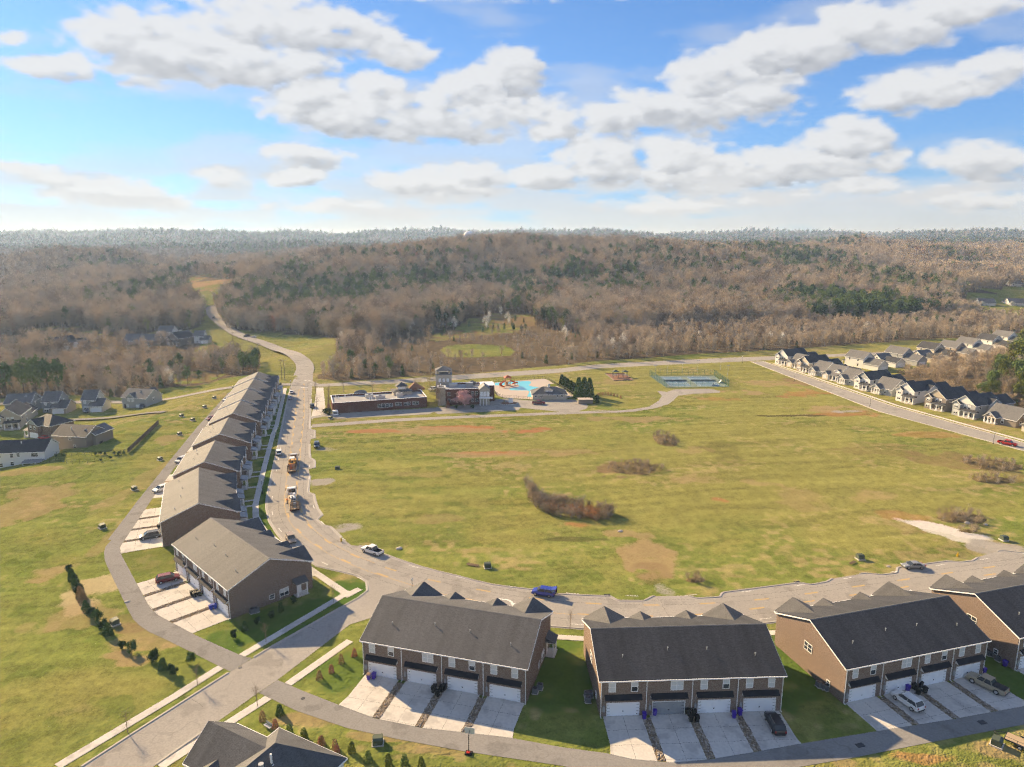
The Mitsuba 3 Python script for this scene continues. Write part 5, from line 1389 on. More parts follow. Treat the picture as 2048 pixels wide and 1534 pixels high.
pyramid(sk, 14.3, 11.6, 1.9, 1.6, 7.41, 8.5)
add(pt.plies(), "clubhouse", "brick clubhouse with a pale square tower beside the pool", "building", place(-31.2, 293.4, 0, 6.0))

# pool house
pt = Parts()
block(pt, 0, 0, 15.2, 9.2, 2.7, "x", 0.52, "stucco", "shingle", hip=True, ov=0.6)
dm = pt.new("dormer", "trim_white")
dm.box(5.6, 1.4, 3.2, 9.2, 3.6, 4.2)
dr_ = pt.new("dormer_roof", "shingle_grey", dm.path)
dr_.face((5.3, 1.1, 4.2), (9.5, 1.1, 4.2), (9.5, 4.6, 5.0), (5.3, 4.6, 5.0))
for x in (5.9, 7.0, 8.1):
    window(pt, (0, 1.4, 0), 0, x, 3.45, 0.75, 0.6, parent=dm.path, split=False)
cu = pt.new("cupola", "trim_white")
cu.box(7.1, 4.1, 4.9, 8.1, 5.1, 5.9)
pyramid(pt.new("cupola_roof", "grey_metal", cu.path), 7.6, 4.6, 0.7, 0.7, 5.9, 6.5)
for x in (1.0, 3.4, 10.6, 12.8):
    window(pt, (0, 0, 0), 0, x, 1.2, 0.9, 0.9, split=False)
add(pt.plies(), "pool_house", "pale pool house with a dark hipped roof and a white cupola", "building", place(9.4, 303.6, 0, 2.0))
pt = Parts()
sh = pt.new("wall", "siding_brown")
for i in range(14):
    sh.box(i * 0.45, 0, 0, i * 0.45 + 0.43, 0.08, 1.9).box(i * 0.45, 3.6, 0, i * 0.45 + 0.43, 3.68, 1.9)
for i in range(8):
    sh.box(0, 0.09 + i * 0.44, 0, 0.08, 0.5 + i * 0.44, 1.9).box(6.22, 0.09 + i * 0.44, 0, 6.3, 0.5 + i * 0.44, 1.9)
pt.new("roof", "deck_stone").box(-0.15, -0.15, 1.9, 6.45, 3.85, 2.02)
add(pt.plies(), "store_shed", "low brown store shed with a flat tan roof by the tall conifers", "shed", place(29.3, 295.6, 0, 0))

# pool
deck = P(POOL_DECK).difference(P(POOL)).difference(P([(9.4, 303.6), (24.6, 304.1), (24.3, 313.0), (9.1, 312.6)]))
struct("pool_deck", slab(deck, -0.2, 0.06), "deck_stone", "pale paved deck round the pool")
pool_poly = P(POOL).difference(P([(9.4, 303.6), (24.6, 304.1), (24.3, 313.0), (9.1, 312.6)]))
scene["swimming_pool__basin"] = mikit.ply(sheet(pool_poly.buffer(0.05), -0.015 + 0.02), "pool_tile")
scene["swimming_pool__water"] = mikit.ply(sheet(pool_poly, 0.034), "pool_surface")
tag("swimming_pool", "turquoise swimming pool of irregular outline", "swimming pool")
struct("deck_island", sheet(shapely.Point(20.0, 335.5).buffer(2.9), 0.066), "grass_patch", "round grass bed in the pool deck")
diffuse("grass_patch", (0.16, 0.18, 0.03))
pt = Parts()
st = pt.new("platform", "wood_pale")
for x, y in ((0, 0), (2.2, 0), (0, 2.2), (2.2, 2.2)):
    pt.new("post", "slide_orange").bar((x, y, 0), (x, y, 4.6), 0.12, 6)
st.box(-0.2, -0.2, 2.5, 2.4, 2.4, 2.65)
pyramid(pt.new("canopy", "slide_orange"), 1.1, 1.1, 1.9, 1.9, 4.4, 5.6)
for n_, path_ in enumerate(([(2.3, 0.4, 2.6), (4.4, -0.4, 2.0), (5.8, 0.8, 1.4), (5.2, 2.4, 0.9), (3.8, 3.0, 0.45)], [(-0.2, 0.8, 2.6), (-2.0, 0.2, 1.9), (-3.2, -1.2, 1.2), (-2.4, -2.4, 0.6), (-1.2, -2.8, 0.3)])):
    sl = pt.new("slide", "slide_orange")
    for a, b in zip(path_, path_[1:]):
        a, b = np.array(a), np.array(b)
        t = b - a
        nrm = np.array([-t[1], t[0], 0]) / np.linalg.norm(t[:2]) * 0.45
        sl.face(a - nrm, b - nrm, b + nrm, a + nrm)
        for s in (-1, 1):
            e = nrm * s
            sl.face(a + e, b + e, b + e * 1.25 + [0, 0, 0.5], a + e * 1.25 + [0, 0, 0.5])
            pass
    for q in path_[1:-1]:
        pt.new("support", "slide_orange").bar((q[0], q[1], 0), q, 0.07, 5)
pt.new("stairs", "wood_pale").prism([(0.4, 2.4, 0), (0.4, 5.2, 0), (0.4, 2.4, 2.6)], (1.4, 0, 0))
add(pt.plies(), "water_slide", "orange water slide tower standing in the pool", "water slide", place(-3.0, 332.0, 0.03, 12))


def post_fence(name, text, pts, height, step, mat, rails=(0.15, 0.95), picket=None, cat="fence", post_r=0.05, group=None, level=None, solid=None):
    """A fence along a polyline: posts, rails, and pickets as one stuff part where they are too fine to tell apart."""
    pt = Parts()
    p = resample(pts, step)
    z = np.zeros(len(p)) if level is not None else ground_height(p[:, 0], p[:, 1])
    for (x, y), h in zip(p, z):
        pt.new("post", mat).bar((x, y, h - 0.2), (x, y, h + height), post_r, 4)
    ra = pt.new("rails", mat)
    for (a, za), (b, zb) in zip(zip(p, z), zip(p[1:], z[1:])):
        for r in rails:
            ra.bar((*a, za + height * r), (*b, zb + height * r), post_r * 0.6, 4)
    if picket:
        q = resample(pts, picket[0])
        zz = np.zeros(len(q)) if level is not None else ground_height(q[:, 0], q[:, 1])
        pk = pt.new("pickets", mat)
        for (x, y), h in zip(q, zz):
            pk.box(x - picket[1], y - picket[1], h + 0.05, x + picket[1], y + picket[1], h + height * 0.98)
    if solid:
        for (a, za), (b, zb) in zip(zip(p, z), zip(p[1:], z[1:])):
            d = (b - a) / np.linalg.norm(b - a)
            n_ = np.array([-d[1], d[0]]) * 0.03
            pn = pt.new("panel", solid)
            q = [(*(a - n_), za + 0.05), (*(b - n_), zb + 0.05), (*(b + n_), zb + 0.05), (*(a + n_), za + 0.05)]
            pn.face(*[(x, y, h + height) for x, y, h in q]).face(q[0], q[1], (*q[1][:2], q[1][2] + height), (*q[0][:2], q[0][2] + height)).face(q[2], q[3], (*q[3][:2], q[3][2] + height), (*q[2][:2], q[2][2] + height))
            pn.face(q[1], q[2], (*q[2][:2], q[2][2] + height), (*q[1][:2], q[1][2] + height)).face(q[3], q[0], (*q[0][:2], q[0][2] + height), (*q[3][:2], q[3][2] + height))
    key = add(pt.plies(), name, text, cat, T(), group)
    for part in ("rails", "pickets"):
        if f"{key}__{part}" in scene:
            labels[f"{key}__{part}"] = {"kind": "stuff"}
    return key


post_fence("pool_fence", "dark iron fence along the front and back of the pool", [(-9.3, 342.4), (16.9, 352.5), (18.5, 349), (29.0, 311), (25.8, 306.8)], 1.5, 2.4, "dark_metal", picket=(0.35, 0.014))
post_fence("pool_fence", "dark iron fence between the car park and the pool", [(9.2, 303.4), (-3.6, 307.0), (-6.8, 311.6), (-9.4, 322)], 1.5, 2.0, "dark_metal", picket=(0.3, 0.016))
# courts
struct("court_pad", sheet(P(COURT_PAD), 0.02), "court_green", "green hard surface inside the court fence")
for k, (x0, y0, x1, y1) in enumerate(((78.0, 333.0, 88.6, 357.0), (92.0, 333.4, 103.5, 357.2))):
    key = fresh("tennis_court")
    scene[f"{key}__surface"] = mikit.ply(sheet(shapely.box(x0, y0, x1, y1), 0.026), "court_blue")
    lines = [ribbon(resample(q, 30), 0.1, 0.032) for q in ([(x0 + .3, y0 + .3), (x1 - .3, y0 + .3)], [(x0 + .3, y1 - .3), (x1 - .3, y1 - .3)], [(x0 + .3, y0 + .3), (x0 + .3, y1 - .3)], [(x1 - .3, y0 + .3), (x1 - .3, y1 - .3)], [(x0 + 1.6, y0 + .3), (x0 + 1.6, y1 - .3)],
                                                                [(x1 - 1.6, y0 + .3), (x1 - 1.6, y1 - .3)], [(x0 + 1.6, y0 + 6), (x1 - 1.6, y0 + 6)], [(x0 + 1.6, y1 - 6), (x1 - 1.6, y1 - 6)], [((x0 + x1) / 2, y0 + 6), ((x0 + x1) / 2, y1 - 6)])]
    scene[f"{key}__lines"] = mikit.ply(joined(lines), "paint_white")
    m = MB().box(x0 - 0.5, (y0 + y1) / 2 - 0.03, 0.1, x1 + 0.5, (y0 + y1) / 2 + 0.03, 1.0)
    for x in (x0 - 0.5, x1 + 0.5):
        m.bar((x, (y0 + y1) / 2, 0), (x, (y0 + y1) / 2, 1.1), 0.07, 6)
    scene[f"{key}__net"] = m.ply("slate_grey")
    labels[f"{key}__lines"] = {"kind": "stuff"}
    tag(key, ["faded blue tennis court on the left half of the fenced pad", "faded blue tennis court on the right half of the fenced pad"][k], "tennis court", "tennis courts")
cp = COURT_PAD + [COURT_PAD[0]]
post_fence("court_fence", "tall green mesh fence round the blue courts", cp, 3.4, 2.9, "fence_green", rails=(0.02, 0.5, 0.99), picket=(0.45, 0.018), level=0, post_r=0.07)
for n_, (x, y) in enumerate(FAR_LIGHT):
    m = Parts()
    m.new("pole", "galvanised").bar((0, 0, 0), (0, 0, 7.0), 0.09, 6, 0.06)
    m.new("lamp_head", "grey_metal").box(-0.7, -0.12, 6.9, 0.7, 0.12, 7.1).box(-0.85, -0.25, 6.75, -0.35, 0.25, 6.9).box(0.35, -0.25, 6.75, 0.85, 0.25, 6.9)
    add(m.plies(), "court_light", "tall thin light pole beside the fenced tennis courts", "lamp post", place(x, y, 0, 15), "light poles round the tennis courts")
for n_, (x, y) in enumerate(((99.5, 334), (105.6, 341))):
    m = Parts()
    m.new("frame", "trim_white").bar((0, 0, 0), (0, 0, 1.2), 0.06, 5).bar((3.4, 0, 0), (3.4, 0, 1.2), 0.06, 5).bar((0, 0, 1.2), (3.4, 0, 1.2), 0.06, 5).bar((0, 1.0, 0), (3.4, 1.0, 0), 0.05, 5)
    m.new("netting", "trim_white").face((0, 0, 1.2), (3.4, 0, 1.2), (3.4, 1.0, 0.02), (0, 1.0, 0.02))
    add(m.plies(), "goal", ["small white goal inside the court fence, nearer one", "small white goal inside the court fence, farther one"][n_], "goal", place(x, y, 0.03, 75 if n_ else 60))
# playground
struct("playground_mulch", sheet(P(PLAYGROUND), 0.03), "mulch", "square bed of reddish mulch under the playground")
m = MB()
pg = PLAYGROUND + [PLAYGROUND[0]]
for a, b in zip(pg, pg[1:]):
    m.bar((*a, 0.12), (*b, 0.12), 0.16, 4)
scene["bed_border"] = m.ply("dark_metal")
tag("bed_border", "dark timber border round the playground bed", "border")
pt = Parts()
for x, y in ((0, 0), (2.4, 0), (0, 2.4), (2.4, 2.4), (5.4, 0.4), (7.6, 0.4), (5.4, 2.4), (7.6, 2.4)):
    pt.new("post", "dark_metal").bar((x, y, 0), (x, y, 3.4), 0.09, 6)
pt.new("platform", "slate_grey").box(-0.1, -0.1, 1.4, 2.5, 2.5, 1.52)
pt.new("platform", "slate_grey").box(5.3, 0.3, 1.1, 7.7, 2.5, 1.22)
pyramid(pt.new("canopy", "box_green"), 1.2, 1.2, 1.7, 1.7, 3.2, 4.2)
pyramid(pt.new("canopy", "box_green"), 6.5, 1.4, 1.6, 1.5, 3.0, 3.8)
pt.new("bridge", "dark_metal").box(2.5, 0.8, 1.2, 5.3, 1.8, 1.3).bar((2.5, 0.8, 2.2), (5.3, 0.8, 2.0), 0.05, 4).bar((2.5, 1.8, 2.2), (5.3, 1.8, 2.0), 0.05, 4)
pt.new("slide", "dark_metal").prism([(7.7, 0.8, 1.15), (10.4, 0.8, 0.25), (10.4, 0.8, 0.15), (7.7, 0.8, 1.05)], (0, 0.8, 0))
add(pt.plies(), "climbing_frame", "dark climbing frame with two roofs on the mulch bed", "playground", place(53.2, 354, 0.03, 8))
# planted island in the car park, white box, planters, sign
pt = Parts()
pt.new("kerb", "concrete").prism([(2.6 * math.cos(a) * 1.6, 2.6 * math.sin(a), 0) for a in np.linspace(0, 2 * math.pi, 16, endpoint=False)], (0, 0, 0.16))
pt.new("soil", "mulch").prism([(2.4 * math.cos(a) * 1.6, 2.4 * math.sin(a), 0.16) for a in np.linspace(0, 2 * math.pi, 16, endpoint=False)], (0, 0, 0.06))
add(pt.plies(), "planting_island", "oval planting bed in the middle of the car park", "flower bed", place(-1.4, 296.8, 0.02, 8))
pt = Parts()
pt.new("cabinet", "trim_white").box(-0.9, -0.5, 0.2, 0.9, 0.5, 2.0)
pt.new("top", "galvanised").box(-1.0, -0.6, 2.0, 1.0, 0.6, 2.1)
add(pt.plies(), "sign_cabinet", "white boxy cabinet standing in the oval planting bed", "cabinet", place(-0.6, 297, 0, 8))
pt = Parts()
pt.new("cabinet", "trim_white").box(-1.1, -0.9, 0.0, 1.1, 0.9, 1.9)
pt.new("vent", "slate_grey").box(-0.8, -0.93, 0.5, 0.8, -0.9, 1.4)
add(pt.plies(), "plant_cabinet", "white equipment cabinet at the left corner of the low brick building", "cabinet", place(-73.0, 276.6, 0.02, 17))


# ------------------------------------------------------------------ vehicles
CAR_PAINT = {"white": (0.72, 0.72, 0.70), "blue": (0.025, 0.045, 0.30), "grey": (0.22, 0.235, 0.25), "tan": (0.34, 0.27, 0.20), "charcoal": (0.050, 0.055, 0.062), "maroon": (0.15, 0.012, 0.018), "black": (0.012, 0.012, 0.018),
             "sand": (0.36, 0.31, 0.215), "silver": (0.45, 0.46, 0.47), "navy": (0.045, 0.075, 0.12), "red": (0.50, 0.02, 0.015), "yellow": (0.58, 0.31, 0.03), "orange": (0.55, 0.13, 0.02)}
for k, c in CAR_PAINT.items():
    plain("paint_" + k if k not in ("white", "yellow") else "car_" + k, c, 0.32, 0.5, clearcoat=0.8, clearcoat_gloss=0.93)
paint_of = lambda c: "car_" + c if c in ("white", "yellow") else "paint_" + c  # noqa: E731
plain("lamp_red", (0.35, 0.015, 0.012), 0.25)
plain("lamp_clear", (0.62, 0.62, 0.60), 0.15, 0.6)
SPEC = {  # length, width, sill, (x, deck height, half width share) along the body, cabin: base front, roof front, roof rear, base rear, belt, roof height, roof width share
    "sedan": (4.75, 1.82, [(-2.37, 0.72, .86), (-2.2, 0.93, .95), (-1.5, 0.98, 1), (-0.6, 0.96, 1), (0.9, 0.95, 1), (1.6, 0.86, .98), (2.2, 0.74, .92), (2.37, 0.6, .84)], (1.15, 0.35, -0.95, -1.75, 0.95, 1.43, .76)),
    "suv": (4.75, 1.90, [(-2.37, 0.80, .90), (-2.28, 1.05, .97), (-1.4, 1.10, 1), (0, 1.08, 1), (1.05, 1.06, 1), (1.7, 0.99, .98), (2.25, 0.84, .93), (2.37, 0.62, .85)], (1.30, 0.55, -1.75, -2.2, 1.07, 1.68, .80)),
    "pickup": (5.75, 1.98, [(-2.87, 0.95, .95), (-2.8, 1.10, .98), (-0.75, 1.12, 1), (0, 1.12, 1), (1.35, 1.12, 1), (2.1, 1.08, .98), (2.75, 0.98, .94), (2.87, 0.7, .88)], (1.45, 0.75, -0.70, -0.95, 1.12, 1.84, .80))}


def car_parts(kind, lid=False, tailgate=False):
    pt = Parts()
    L, W, deck, (xa, xb, xc, xd, zb, zr, ws) = SPEC[kind]
    w = W / 2
    body = pt.new("body", "PAINT")
    rings = []
    for x, z, s in deck:
        h = w * s
        z0 = 0.32 if abs(x) < L / 2 - 0.1 else 0.42
        rings.append([(x, -h * 0.93, z0), (x, -h, 0.58), (x, -h * 0.98, z - 0.10), (x, -h * 0.86, z), (x, h * 0.86, z), (x, h * 0.98, z - 0.10), (x, h, 0.58), (x, h * 0.93, z0)])
    bed = kind == "pickup"
    for a, b in zip(rings, rings[1:]):
        for i in range(8):
            j = (i + 1) % 8
            if bed and i == 3 and b[0][0] <= -0.7:
                continue
            body.face(a[i], b[i], b[j], a[j])
    body.face(*rings[0]).face(*rings[-1][::-1])
    if bed:
        bb = pt.new("bed", "bed_liner")
        x0, x1, h = -2.72, -0.95, w * 0.84
        bb.face((x0, -h, 0.72), (x1, -h, 0.72), (x1, h, 0.72), (x0, h, 0.72))
        for q in (((x0, -h), (x1, -h)), ((x1, -h), (x1, h)), ((x1, h), (x0, h)), ((x0, h), (x0, -h))):
            bb.face((*q[0], 0.72), (*q[1], 0.72), (*q[1], 1.10), (*q[0], 1.10))
        body.box(x0 - 0.12, -h, 0.7, x0, h, 1.1)
        for s in (-1, 1):
            body.box(x0, min(s * h, s * (w * 0.95)), 1.0, x1, max(s * h, s * (w * 0.95)), 1.115)
        if lid:
            pt.new("bed_cover", "bed_liner").box(x0, -h, 1.12, x1, h, 1.17)
    h0, h1 = w * 0.90, w * ws
    A = [(xa, -h0, zb - 0.02), (xb, -h1, zr - 0.06), (xc, -h1, zr - 0.06), (xd, -h0, zb - 0.02)]
    B = [(x, -y, z) for x, y, z in A]
    pt.new("windscreen", "window_glass").face(A[0], B[0], B[1], A[1])
    pt.new("rear_window", "window_glass").face(B[3], A[3], A[2], B[2])
    pt.new("side_window", "window_glass").face(A[0], A[1], A[2], A[3])
    pt.new("side_window", "window_glass").face(B[3], B[2], B[1], B[0])
    roof = pt.new("roof", "PAINT")
    roof.prism([(xb + 0.05, -h1 - 0.02, zr - 0.07), (xb + 0.05, h1 + 0.02, zr - 0.07), (xc - 0.05, h1 + 0.02, zr - 0.07), (xc - 0.05, -h1 - 0.02, zr - 0.07)], (0, 0, 0.05))
    roof.prism([(xb - 0.1, -h1 * 0.85, zr - 0.021), (xb - 0.1, h1 * 0.85, zr - 0.021), (xc + 0.1, h1 * 0.85, zr - 0.021), (xc + 0.1, -h1 * 0.85, zr - 0.021)], (0, 0, 0.03))
    pl = pt.new("pillars", "PAINT")
    for S_ in (A, B):
        for p, q in ((S_[0], S_[1]), (S_[2], S_[3])):
            pl.bar(p, q, 0.05, 4)
        m0 = np.array(S_[0]) * 0.5 + np.array(S_[3]) * 0.5
        m1 = np.array(S_[1]) * 0.5 + np.array(S_[2]) * 0.5
        pl.bar(m0, m1, 0.045, 4)
    if kind == "suv":
        rb = pt.new("roof_rails", "galvanised")
        for s in (-1, 1):
            rb.bar((xb - 0.1, s * h1 * 0.92, zr + 0.03), (xc + 0.15, s * h1 * 0.92, zr + 0.03), 0.025, 4)
    if tailgate:
        pt.new("tailgate", "PAINT").prism([(xc, -h1, zr - 0.02), (xc, h1, zr - 0.02), (xc - 0.95, h1, zr + 0.22), (xc - 0.95, -h1, zr + 0.22)], (0, 0, 0.06))
    r = 0.36 if kind != "pickup" else 0.42
    for x in (-L * 0.295, L * 0.31):
        for s in (-1, 1):
            y = s * (w - 0.11)
            wh = pt.new("wheel", "rubber")
            wh.bar((x, y - 0.13, r), (x, y + 0.13, r), r, 14)
            pt.new("rim", "galvanised", wh.path).bar((x, y + s * 0.125, r), (x, y + s * 0.15, r), r * 0.6, 10)
    for s in (-1, 1):
        yy = s * w * 0.66
        pt.new("headlight", "lamp_clear").box(L / 2 - 0.16, yy - 0.2, 0.64, L / 2 - 0.005, yy + 0.2, 0.80)
        pt.new("tail_light", "lamp_red").box(-L / 2 - 0.01, s * w * 0.78 - 0.1, 0.72, -L / 2 + 0.14, s * w * 0.78 + 0.1, 0.98)
        pt.new("mirror", "PAINT").box(xa - 0.32, min(s * w, s * (w + 0.2)), zb, xa - 0.14, max(s * w, s * (w + 0.2)), zb + 0.16)
    pt.new("bumper", "dark_metal").box(L / 2 - 0.05, -w * 0.75, 0.36, L / 2 + 0.03, w * 0.75, 0.54).box(-L / 2 - 0.04, -w * 0.8, 0.36, -L / 2 + 0.05, w * 0.8, 0.56)
    return pt.items


plain("bed_liner", (0.03, 0.032, 0.035), 0.7)
CARS = {}


def car(kind, colour, **kw):
    key = (kind, tuple(kw.items()))
    if key not in CARS:
        CARS[key] = [(p, m.ply(b), b) for p, m, b in car_parts(kind, **kw) if m.f]
    return [(p, {**s, "bsdf": {"type": "ref", "id": paint_of(colour)}} if b == "PAINT" else s) for p, s, b in CARS[key]]


for kind, colour, x, y, deg, text in VEHICLES:
    kw = {"tailgate": True} if colour == "blue" else {"lid": True} if colour == "sand" else {}
    add(car(kind, colour, **kw), {"suv": "car", "sedan": "car", "pickup": "pickup_truck"}[kind], text, {"suv": "car", "sedan": "car", "pickup": "pickup truck"}[kind],
        place(x, y, ground_at_pt(x, y) + (0.02 if y < 400 else 0.35), deg))


def works_truck(pt, cab_col, load):
    """A flatbed equipment truck, x forward: cab, deck with its load, two ramps folded upright at the back."""
    pt.new("chassis", "dark_metal").box(-9.8, -0.45, 0.62, 4.6, 0.45, 0.92)
    cab = pt.new("cab", cab_col)
    m = [(4.9, 0.75), (4.9, 1.55), (3.5, 1.75), (2.95, 2.95), (1.35, 3.05), (1.2, 0.75)]
    cab.prism([(x, -1.18, z) for x, z in m][::-1], (0, 2.36, 0))
    pt.new("windscreen", "window_glass", cab.path).face((3.53, -1.05, 1.80), (3.53, 1.05, 1.80), (2.99, 1.0, 2.86), (2.99, -1.0, 2.86))
    pt.new("rear_window", "window_glass", cab.path).box(1.17, -0.95, 1.9, 1.25, 0.95, 2.8)
    for s in (-1, 1):
        pt.new("side_window", "window_glass", cab.path).box(1.6, min(s * 1.19, s * 1.17), 1.85, 2.8, max(s * 1.19, s * 1.17), 2.7)
        mr = pt.new("mirror", "dark_metal", cab.path)
        mr.bar((3.1, s * 1.2, 2.4), (3.2, s * 1.55, 2.4), 0.03, 4).box(3.1, min(s * 1.45, s * 1.62), 1.9, 3.2, max(s * 1.45, s * 1.62), 2.5)
        pt.new("exhaust_stack", "galvanised", cab.path).bar((1.0, s * 0.95, 0.9), (1.0, s * 0.95, 3.5), 0.09, 6)
    dk = pt.new("deck", "sand_deck")
    dk.box(-9.8, -1.27, 0.95, 0.9, 1.27, 1.12)
    for x in np.arange(-9.7, 0.8, 0.3):
        pt.new("board", "wood_pale", dk.path).box(x, -1.2, 1.121, x + 0.27, 1.2, 1.15)
    for s in (-1, 1):
        rp = pt.new("ramp", "ramp_brown")
        y0, y1 = (0.32, 1.22) if s > 0 else (-1.22, -0.32)
        rp.box(-10.05, y0, 1.0, -9.9, y0 + 0.12, 3.1).box(-10.05, y1 - 0.12, 1.0, -9.9, y1, 3.1)
        for z in np.arange(1.05, 3.1, 0.22):
            rp.box(-10.03, y0 + 0.12, z, -9.92, y1 - 0.12, z + 0.13)
        pt.new("tail_light", "lamp_red").box(-9.86, s * 1.0 - 0.12, 0.72, -9.81, s * 1.0 + 0.12, 0.9)
        for x in (3.4, -1.2, -6.6, -7.8):
            wh = pt.new("wheel", "rubber")
            wh.bar((x, s * 0.85, 0.52), (x, s * 1.25, 0.52), 0.52, 16)
            pt.new("rim", "galvanised", wh.path).bar((x, s * 1.24, 0.52), (x, s * 1.27, 0.52), 0.3, 10)
    pt.new("bumper", "dark_metal").box(4.9, -1.2, 0.5, 5.1, 1.2, 0.95)
    k = len(pt.items)
    load(pt)
    for _, m, _ in pt.items[k:]:
        m.v = [[x * 1.3 - 2.4, y, (z - 1.16) * 1.15 + 1.16] for x, y, z in m.v]


plain("sand_deck", (0.42, 0.32, 0.20), 0.8)
plain("ramp_brown", (0.16, 0.105, 0.065), 0.7)


def load_engine(pt):
    e = pt.new("machine", "car_white")
    e.box(-1.9, -0.7, 1.6, -0.4, 0.7, 2.35).bar((-0.9, -0.35, 2.35), (-0.9, -0.35, 3.0), 0.34, 12).bar((-1.5, 0.3, 2.35), (-1.5, 0.3, 2.75), 0.26, 12)
    pt.new("engine", "dark_metal", e.path).box(-3.4, -0.55, 1.2, -1.95, 0.55, 2.05).bar((-2.6, 0.2, 2.05), (-2.6, 0.2, 2.9), 0.08, 6)
    pt.new("frame", "sand_deck", e.path).box(-0.35, -1.0, 1.16, 0.75, 1.0, 1.95).box(-3.6, -0.95, 1.16, -0.4, -0.75, 1.6).box(-3.6, 0.75, 1.16, -0.4, 0.95, 1.6)
    pt.new("tank", "grey_metal", e.path).bar((-3.9, -0.8, 1.6), (-3.9, 0.8, 1.6), 0.42, 12)


def load_loader(pt):
    e = pt.new("machine", "car_yellow")
    e.box(-0.6, -1.0, 1.16, 0.7, 1.0, 2.3).box(-3.2, -0.85, 1.5, -0.6, 0.85, 2.0).bar((0.2, -1.05, 2.2), (-1.6, -1.05, 2.6), 0.14, 6).bar((0.2, 1.05, 2.2), (-1.6, 1.05, 2.6), 0.14, 6)
    c_ = pt.new("machine_cab", "dark_metal", e.path)
    for x in (-2.0, -0.8):
        for y in (-0.6, 0.6):
            c_.bar((x, y, 2.0), (x, y, 3.3), 0.06, 4)
    pt.new("cab_roof", "car_white", e.path).box(-2.2, -0.75, 3.3, -0.6, 0.75, 3.42)
    pt.new("seat", "rubber", e.path).box(-1.9, -0.3, 2.0, -1.4, 0.3, 2.6)
    for x in (-2.7, -0.4):
        for s in (-1, 1):
            pt.new("machine_wheel", "rubber", e.path).bar((x, s * 0.9, 1.62), (x, s * 1.2, 1.62), 0.45, 12)
    pt.new("bucket", "paint_orange", e.path).prism([(-4.6, -0.9, 1.2), (-3.5, -0.9, 1.2), (-3.3, -0.9, 2.3), (-3.5, -0.9, 2.3), (-3.8, -0.9, 1.5), (-4.6, -0.9, 1.35)][::-1], (0, 1.8, 0))


for (x, y, deg), col, ld, text in zip(TRUCKS, ("car_white", "paint_silver"), (load_engine, load_loader), ("nearer flatbed works truck with pale engine gear and upright ramps", "farther flatbed works truck carrying a yellow machine")):
    pt = Parts()
    works_truck(pt, col, ld)
    add(pt.plies(), "works_truck", text, "truck", place(x, y, 0.02, deg))

# ------------------------------------------------------------------ people
plain("skin", (0.42, 0.27, 0.20), 0.6)
plain("hair_dark", (0.03, 0.022, 0.018), 0.7)
plain("cloth_navy", (0.025, 0.03, 0.075), 0.9)
plain("cloth_black", (0.016, 0.016, 0.018), 0.9)
plain("cloth_indigo", (0.05, 0.05, 0.22), 0.9)
plain("vest_orange", (0.72, 0.13, 0.02), 0.8)
plain("vest_green", (0.32, 0.62, 0.05), 0.8)


def chain(bones, edge=0.05, rounds=6):
    parts = []
    for a, ra, b, rb in bones:
        sa = m3.Manifold.sphere(ra, 14).translate([float(v) for v in a])
        sb = m3.Manifold.sphere(rb, 14).translate([float(v) for v in b])
        parts.append(m3.Manifold.batch_hull([sa, sb]))
    m = m3.Manifold.batch_boolean(parts, m3.OpType.Add).refine_to_length(edge).to_mesh()
    t = trimesh.Trimesh(m.vert_properties[:, :3], m.tri_verts)
    trimesh.smoothing.filter_taubin(t, iterations=rounds)
    return t


